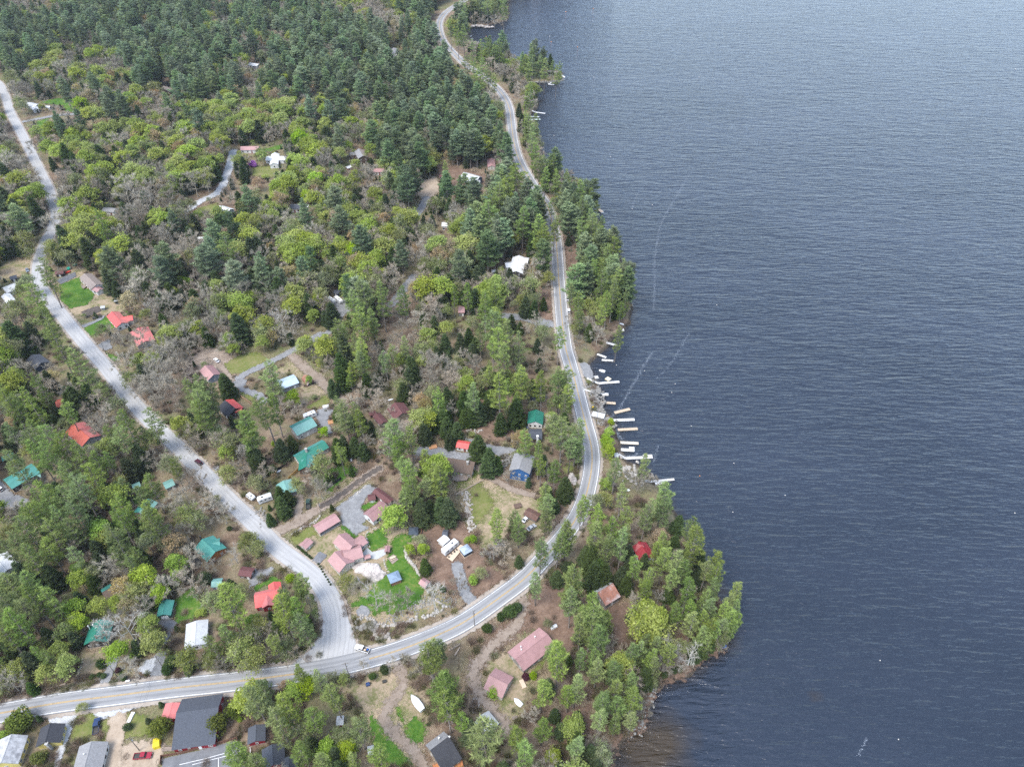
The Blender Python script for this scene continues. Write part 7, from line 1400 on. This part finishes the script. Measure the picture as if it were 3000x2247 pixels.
C P200,560,110 P260,610,110 P330,600,110 P380,660,100 P430,705,80 P300,680,120 P160,50,110 P230,40,120 P300,30,120 P370,60,120 P430,40,110 P500,30,110 P510,100,90 P180,120,90 G260,150,90 G340,170,80 G430,160,80 G500,150,70 P120,330,90 P60,260,90 P170,310,90 G90,300,80 G150,390,80 P250,440,100 P320,440,90 P390,440,100 P470,440,100 P360,410,80 P430,470,80 P520,490,50 L470,510,100 B530,550,80 G410,560,120 G480,600,110 G570,600,90 G600,650,80 P750,500,80 P690,570,110 P760,570,120 P820,560,100 P860,590,100 P930,580,70 P990,590,70 P960,640,90 P720,630,90 P660,620,70 G850,560,60 G640,810,120 P740,800,110 P700,850,80 G760,870,80 H640,940,70 P720,1080,120 P780,1070,100 G700,1130,90 P750,1160,100 P790,1130,80 P760,1250,130 P780,1330,110 G830,1300,80 P850,1440,120 P930,1420,110 P860,1540,120 P1050,1550,110 P950,1580,100 P1160,1610,100 P700,1010,70
"""
TREES = []                                              # (kind, x, y, z, height, width, photo px)
def add_tree(kind, cx, cy, Dm=None, wpx=None):
    nm, wd_, ct, hf, hmin, hmax, cf = INFO[kind]
    D = Dm or max(1.0, wpx*MPP(cx, cy))
    for _ in range(3):
        h = min(hmax, max(hmin, D*hf)); p = G(cx, cy, GZ+h*cf)
        if wpx: D = wpx*(p.y*CP-(p.z-CAM_H)*SP)/FPX
    TREES.append([kind, p.x, p.y, max(gz1(p.x, p.y), .1), h, D, cx, cy])
for line in HAND.strip().split('\n'):
    c, *it = line.split()
    for s in it:
        k = K[s[0]]; x, y, wv = [float(v) for v in s[1:].split(',')]; add_tree(k, *q(c, x, y), wpx=wv/2.907)
for x, y, wv in ((543,352),(536,356)) and ((738,480,24), (745,484,18)): add_tree('purple', x, y, wpx=wv)
for k in range(12): a = q('K', 380+k*10.5, 290+k*9); add_tree('darkbush', *a, wpx=9)
for k in range(9): a = q('K', 560+k*13, 440+k*22); add_tree('darkbush', *a, wpx=8)
NHAND = len(TREES)
# the wood between: kinds follow what grows where in the photograph
KM = ["ppppppgppppppphgpgp.pp", "pppppppgppppphgpgpp...", "glmppppgpppppmppggp...", "gh.hgmlllhmpppmmp.....", "g.llglllllnpppqm......", "gghhllh.llblqqp.m.....", "hhlghglmlmllbbqqq.....", "hgggggmhlllmgmpp.p....", "bmhghhmhmmmhghmb.pp...", "b..gggggghpbgbbb.pp...",
      "mm..gggbgpppmmpb.bp...", "hpmggbb.bbppghpp.b....", "pgmbgmb..bhghhppp.....", "ppgpbmbm.mpbhbhp......", "ppphmbmh.hmpb..mp.....", ".pppmg.bbb.pp..bh.gm..", "pppppgg....bhb.mbpppp.", "pphlplbb.....bbgbpppp.", "ppmml.b.b...bbbbphpppp", "ppbmbmmmm.bbb...pbpppp", "mbbbmmhmb...m...pppb..", ".......bppb.bp..ppp...", "b......ppp...ppppp....", "bbbbbbbppppppppppp...."]
MIX = {'p': (('farpine', .46), ('hemlock', .16), ('bare', .21), ('olive', .1), ('lime', .05), ('bud', .02)), 'q': (('farpine', .8), ('hemlock', .15), ('bare', .05)), 'h': (('hemlock', .5), ('bare', .2), ('lime', .1), ('olive', .12), ('farpine', .08)), 'g': (('bare', .6), ('hemlock', .14), ('olive', .12), ('bud', .08), ('lime', .06)),
       'l': (('lime', .27), ('bud', .1), ('bare', .24), ('hemlock', .29), ('olive', .1)), 'n': (('lime', .3), ('bare', .4), ('hemlock', .3)), 'm': (('olive', .25), ('bare', .28), ('hemlock', .25), ('lime', .1), ('farpine', .07), ('bud', .05)), 'b': (('bare', .5), ('olive', .3), ('hemlock', .2))}
def near_line(P, x, y): return dline(np.array(P), x, y)
def filler():
    r = np.random.default_rng(77); out = []
    cand = []
    y = 60.0
    while y < 1750:
        st = 5.0 + .0042*y; xs = np.arange(-y*.95-130, min(y*.4+80, 420), st); cand.append(np.column_stack([xs + r.uniform(-.42, .42, len(xs))*st, y + r.uniform(-.42, .42, len(xs))*st])); y += st*.9
    Pn = np.concatenate(cand); sd = shore_sd(Pn[:, 0], Pn[:, 1]); Pn = Pn[sd > 3.0]
    bx, by, _ = PX(Pn[:, 0], Pn[:, 1], GZ); Pn = Pn[(bx > -330) & (bx < 2300) & (by > -190) & (by < 2420)]
    bx, by, dep = PX(Pn[:, 0], Pn[:, 1], GZ); mx_, my_, _ = PX(Pn[:, 0], Pn[:, 1], GZ+9.0)
    ok = np.ones(len(Pn), bool); tall = np.full(len(Pn), 99.0)
    for P, hwid in KEEP_LINE:
        for hh, rr in ((0, hwid+2), (5, hwid*.8), (10, hwid*.55), (16, hwid*.5)):
            px, py, dd = PX(Pn[:, 0], Pn[:, 1], GZ+hh); cr = np.where(hh > 0, 3.2, .4)*FPX/dd
            d = near_line(P, px, py); bad = d < rr + cr*(.8 if hh > 0 else 1)
            if hh == 0: ok &= ~bad
            else: tall = np.where(bad, np.minimum(tall, hh*.9), tall)
    for P in KEEP_POLY:
        A = np.array(P); lo, hi = A.min(0)-60, A.max(0)+190; s = np.where((bx > lo[0]) & (bx < hi[0]) & (by > lo[1]) & (by < hi[1]))[0]
        for hh in (0, 4, 8, 14):
            px, py, _ = PX(Pn[s, 0], Pn[s, 1], GZ+hh); ins = inpoly(A, px, py)
            if hh == 0: ok[s] &= ~ins
            else: tall[s] = np.where(ins, np.minimum(tall[s], hh*.8), tall[s])
    for cx, cy, rad, wx, wy, wr in KEEP_DISC:
        ok &= np.hypot(Pn[:, 0]-wx, Pn[:, 1]-wy) > wr+1.2
        for hh in (5, 9, 14, 20):
            px, py, dd = PX(Pn[:, 0], Pn[:, 1], GZ+hh); bad = np.hypot(px-cx, (py-cy)) < rad+2.0*FPX/dd; tall = np.where(bad, np.minimum(tall, hh*.75), tall)
    H0 = np.array([(t[1], t[2], t[5]/2) for t in TREES])
    jobs = []
    for i in np.where(ok)[0]:
        x, y = Pn[i]; dd = np.hypot(H0[:, 0]-x, H0[:, 1]-y)
        if (dd < H0[:, 2]*.55+1.2).any(): continue
        jx, jy = r.normal(0, 34, 2) if my_[i] < 900 else (0, 0); cyi = int(math.floor((my_[i]+jy*.6)/100)); cxi = int(math.floor((mx_[i]+jx)/100)); row = KM[min(max(cyi, 0), len(KM)-1)]; ch = row[min(max(cxi, 0), len(row)-1)]
        cl = math.sin(x*.013+1)*math.cos(y*.009)+.6*math.sin(x*.031+y*.02)
        if ch == 'p' and my_[i] < 380: ch = 'g' if cl > 1.0 else ('m' if cl > .62 else ch)
        if mx_[i] > 1700 and by[i] < 1500 and ch == '.': continue
        if ch == '.': continue
        near = by[i] > 950
        if ch == 'b' and r.random() < (.78 if near else .6): continue
        if near and r.random() < .1: continue
        u = r.random(); kk = None
        for kd, pr in MIX[ch]:
            u -= pr
            if u < 0: kk = kd; break
        kk = kk or MIX[ch][0][0]
        if near and kk == 'farpine': kk = 'pine' if r.random() < .6 else 'hemlock'
        sc_ = r.uniform(.6, 1.25); D = {'pine': 9.5, 'farpine': 14.0, 'hemlock': 8.6, 'lime': 14.5, 'bare': 11.5, 'olive': 11, 'bud': 11.5}[kk]*sc_
        if near: D *= .78
        hf, hmin, hmax = INFO[kk][3:6]; h = min(hmax, max(hmin, D*hf))
        if tall[i] < h:
            if tall[i] < 3.2: continue
            if kk in ('farpine', 'pine'): kk = 'hemlock' if r.random() < .6 else 'bare'
            k_ = max(.25, tall[i]/h); h = tall[i]; D = max(2.2, D*k_**.8 if kk != 'hemlock' else h/2.0)
        TREES.append([kk, x, y, gz1(x, y) if sd.size and True else GZ, h, D, mx_[i], my_[i]])
filler()
# instance -------------------------------------------------------------------
def dir8(dx, dy):
    a = math.degrees(math.atan2(-dy, dx)) % 360; return ('right of', 'above right of', 'above', 'above left of', 'left of', 'below left of', 'below', 'below right of')[int(((a+22.5) % 360)//45)]
ORD = ['nearest', 'second nearest', 'third nearest', 'fourth nearest', 'fifth nearest', 'sixth nearest', 'seventh nearest', 'eighth nearest', 'ninth nearest', 'tenth nearest', 'eleventh nearest', 'twelfth nearest']
LANDMARKS += [('the road junction', 985, 1890), ('the upper road bend', 1290, 70), ('the left road bend', 150, 690), ('the wooded islet', 1590, 215), ('the gravel ramp', 1715, 1085), ('the big lawn', 1180, 1740), ('the top left corner', 20, 20), ('the top edge of the road', 1330, 15)]
def far_grid():
    pass
LM = np.array([(a, b) for _, a, b in LANDMARKS])
FAMILY = lambda k: INFO[k][0]
cams = np.array([0, 0, CAM_H]); byfam = {}
for i, t in enumerate(TREES):
    px, py, dep = PX(t[1], t[2], t[3]+t[4]*INFO[t[0]][6]); t.append(float(px)); t.append(float(py)); t.append(float(dep)); vis = -40 < px < 2250 and -25 < py < 2290
    byfam.setdefault(FAMILY(t[0]), []).append((not vis, -(t[4]*t[5])/dep**2 if i >= NHAND else -1e3/dep, i))
indiv, rest = [], []
for fam, lst in byfam.items():
    lst.sort(); indiv += [i for n_, (v, s, i) in enumerate(lst) if n_ < 296 and not v]; rest += [i for n_, (v, s, i) in enumerate(lst) if not (n_ < 296 and not v)]
# labels: size word + kind + rank + direction + landmark
asg = {}
for i in indiv:
    t = TREES[i]; px, py = t[8], t[9]; d = np.hypot(LM[:, 0]-px, (LM[:, 1]-py)); j = int(d.argmin()); nm, words = INFO[t[0]][0:2]
    asg.setdefault((words, j, dir8(px-LM[j, 0], py-LM[j, 1])), []).append((float(d[j]), i))
labels = {}
for (words, j, dr), lst in asg.items():
    lst.sort()
    for n_, (dd, i) in enumerate(lst):
        lm = LANDMARKS[j][0]
        if len(lst) == 1: labels[i] = (f'{words} growing {dr} {lm}', f'{words}s {dr} {lm}')
        elif n_ < 6: labels[i] = (f'{words}, {ORD[n_]} of those {dr} {lm}', f'{words}s {dr} {lm}')
        else: labels[i] = (f'{words} among those farther out {dr} {lm}', f'outer {words}s {dr} {lm}')
rt = np.random.default_rng(9)
for i in indiv:
    kind, x, y, z, h, D, _, _, px, py, dep = TREES[i]; P_ = PROTO[kind]; tm, cm, jm, h0, W0 = P_[int(rt.integers(len(P_)))]
    s = (D/W0, D/W0*rt.uniform(.92, 1.08), h/h0); rot = (float(rt.normal(0, .025)), float(rt.normal(0, .025)), float(rt.uniform(0, 6.28))); lab, grp = labels[i]; nm = INFO[kind][0]; big = D*FPX/dep > 34
    if cm is not None and big:
        root = thing(nm, lab, INFO[kind][2], (x, y, z), grp); root.rotation_euler = rot; root.scale = s
        for n_, me in (('trunk', tm), ('crown', cm)): o = bpy.data.objects.new(n_, me); C.objects.link(o); o.parent = root
    else:
        o = bpy.data.objects.new(nm, jm); C.objects.link(o); o.location = (x, y, z); o.rotation_euler = rot; o.scale = s; tag(o, lab, INFO[kind][2], grp)
# the rest of the wood: one scattered object per kind --------------------------
def scatter(name, kinds_pts, meshes, label=None, cat=None):
    """kinds_pts rows: x y z sx sz rot; geometry nodes put one of the meshes on every point"""
    A = np.array(kinds_pts, np.float32); col = bpy.data.collections.new(name+' sources')
    for k, me in enumerate(meshes): o = bpy.data.objects.new(f'{name} source {k}', me); col.objects.link(o)
    me = bpy.data.meshes.new(name); me.vertices.add(len(A)); me.vertices.foreach_set('co', A[:, :3].ravel())
    def attr(n_, typ, v, key='value'): at = me.attributes.new(n_, typ, 'POINT'); at.data.foreach_set(key, np.ascontiguousarray(v, np.float32).ravel())
    attr('size', 'FLOAT_VECTOR', np.stack([A[:, 3], A[:, 3], A[:, 4]], 1), 'vector'); attr('turn', 'FLOAT_VECTOR', np.stack([0*A[:, 5], 0*A[:, 5], A[:, 5]], 1), 'vector')
    at = me.attributes.new('pick', 'INT', 'POINT'); at.data.foreach_set('value', np.random.default_rng(3).integers(0, len(meshes), len(A)).astype(np.int32))
    o = bpy.data.objects.new(name, me); C.objects.link(o); tag(o, label, cat, kind='stuff')
    ng = bpy.data.node_groups.new(name+' scatter', 'GeometryNodeTree'); ng.interface.new_socket('Geometry', in_out='INPUT', socket_type='NodeSocketGeometry'); ng.interface.new_socket('Geometry', in_out='OUTPUT', socket_type='NodeSocketGeometry')
    N, Lk = ng.nodes, ng.links; gi = N.new('NodeGroupInput'); go_ = N.new('NodeGroupOutput'); ip = N.new('GeometryNodeInstanceOnPoints'); ci = N.new('GeometryNodeCollectionInfo'); ci.inputs['Collection'].default_value = col; ci.inputs['Separate Children'].default_value = True; ci.inputs['Reset Children'].default_value = True
    ip.inputs['Pick Instance'].default_value = True
    def na(nm, dt): n = N.new('GeometryNodeInputNamedAttribute'); n.data_type = dt; n.inputs['Name'].default_value = nm; return n.outputs['Attribute']
    Lk.new(gi.outputs[0], ip.inputs['Points']); Lk.new(ci.outputs[0], ip.inputs['Instance']); Lk.new(na('pick', 'INT'), ip.inputs['Instance Index']); Lk.new(na('size', 'FLOAT_VECTOR'), ip.inputs['Scale'])
    er = N.new('FunctionNodeEulerToRotation'); Lk.new(na('turn', 'FLOAT_VECTOR'), er.inputs[0]); Lk.new(er.outputs[0], ip.inputs['Rotation']); Lk.new(ip.outputs[0], go_.inputs[0])
    md = o.modifiers.new('scatter', 'NODES'); md.node_group = ng; return o
groups = {}
for i in rest: groups.setdefault(TREES[i][0], []).append(i)
STUFFN = {'farpine': ('far_pine_wood', 'far mass of hazy blue green white pines climbing to the top edge'), 'pine': ('pine_wood', 'background pines between the named trees'), 'hemlock': ('far_hemlock_wood', 'far mass of dark hemlocks mixed through the upper woods'), 'lime': ('far_leafing_wood', 'far lime yellow tree crowns mixed through the upper woods'),
          'bare': ('far_bare_wood', 'far grey bare tree crowns filling the upper woods'), 'olive': ('far_opening_wood', 'far olive half leafed crowns in the upper woods'), 'bud': ('far_budding_wood', 'far tan budding crowns in the upper woods')}
for kind, ids in groups.items():
    if kind not in STUFFN: continue
    P_ = PROTO[kind]; rows = []
    for i in ids: t = TREES[i]; rows.append((t[1], t[2], t[3], t[5]/P_[0][4], t[4]/P_[0][3], rt.uniform(0, 6.28)))
    nm, lb = STUFFN[kind]; scatter(nm, rows, [p[2] for p in P_], lb, 'trees')
# brush and undergrowth ---------------------------------------------------------
TW1 = bark_mat('brown brush twigs', (.16, .115, .085), (.3, .23, .175)); TW2 = leaf_mat('greening brush', (.1, .11, .04), (.26, .25, .12), .05, .25)
def brush():
    r = np.random.default_rng(21); ms = []
    for s in range(5):
        g = twigbush(600+s, 3.2, 2.4); V, F, A = g.arrays(); ms.append(npmesh('brush', V, F, [TW1 if s < 3 else TW2], {'tint': A}))
    n = 30000; y = np.exp(r.uniform(math.log(70), math.log(950), n)); x = r.uniform(-1, .42, n)*(y*.95+110); sd = shore_sd(x, y); k = sd > 1.0; x, y = x[k], y[k]; bx, by, dd = PX(x, y, GZ); k = (bx > -60) & (by < 2300) & (by > 180); x, y, bx, by = x[k], y[k], bx[k], by[k]; ok = np.ones(len(x), bool)
    for P, hw in KEEP_LINE: ok &= dline(np.array(P), bx, by) > hw+6
    for P in KEEP_POLY:
        A = np.array(P); ins = inpoly(A, bx, by); ok &= ~(ins & (r.random(len(bx)) < .95))
    for cx, cy, rad, wx, wy, wr in KEEP_DISC: ok &= np.hypot(x-wx, y-wy) > wr+.6
    cl = np.sin(x*.09)*np.cos(y*.08+1)+.6*np.sin(x*.21+y*.17); ok &= (cl > -.35); i = np.where(ok)[0]
    rows = [(x[j], y[j], GZ, s_, s_*r.uniform(.5, 1.2), r.uniform(0, 6.28)) for j in i for s_ in [r.uniform(.4, 1.25)]]
    scatter('underbrush', rows, ms, 'leafless brown brush and saplings covering the forest floor', 'brush')
brush()

# ------------------------------------------------------------------ haze: the air between the camera and the far hills
hm, ht, ho = base_mat('haze air'); hv = ht.nodes.new('ShaderNodeVolumePrincipled'); hv.inputs['Color'].default_value = (.82, .88, .95, 1); hv.inputs['Density'].default_value = .00005; hv.inputs['Anisotropy'].default_value = .2
ht.links.new(hv.outputs[0], ho.inputs['Volume']); hb = MB(); hb.box(-3700, -60, -6, 3300, 3700, 252); hz_ = hb.build('haze', hm); tag(hz_, 'thin pale air haze over the far woods and water', 'haze', kind='stuff')
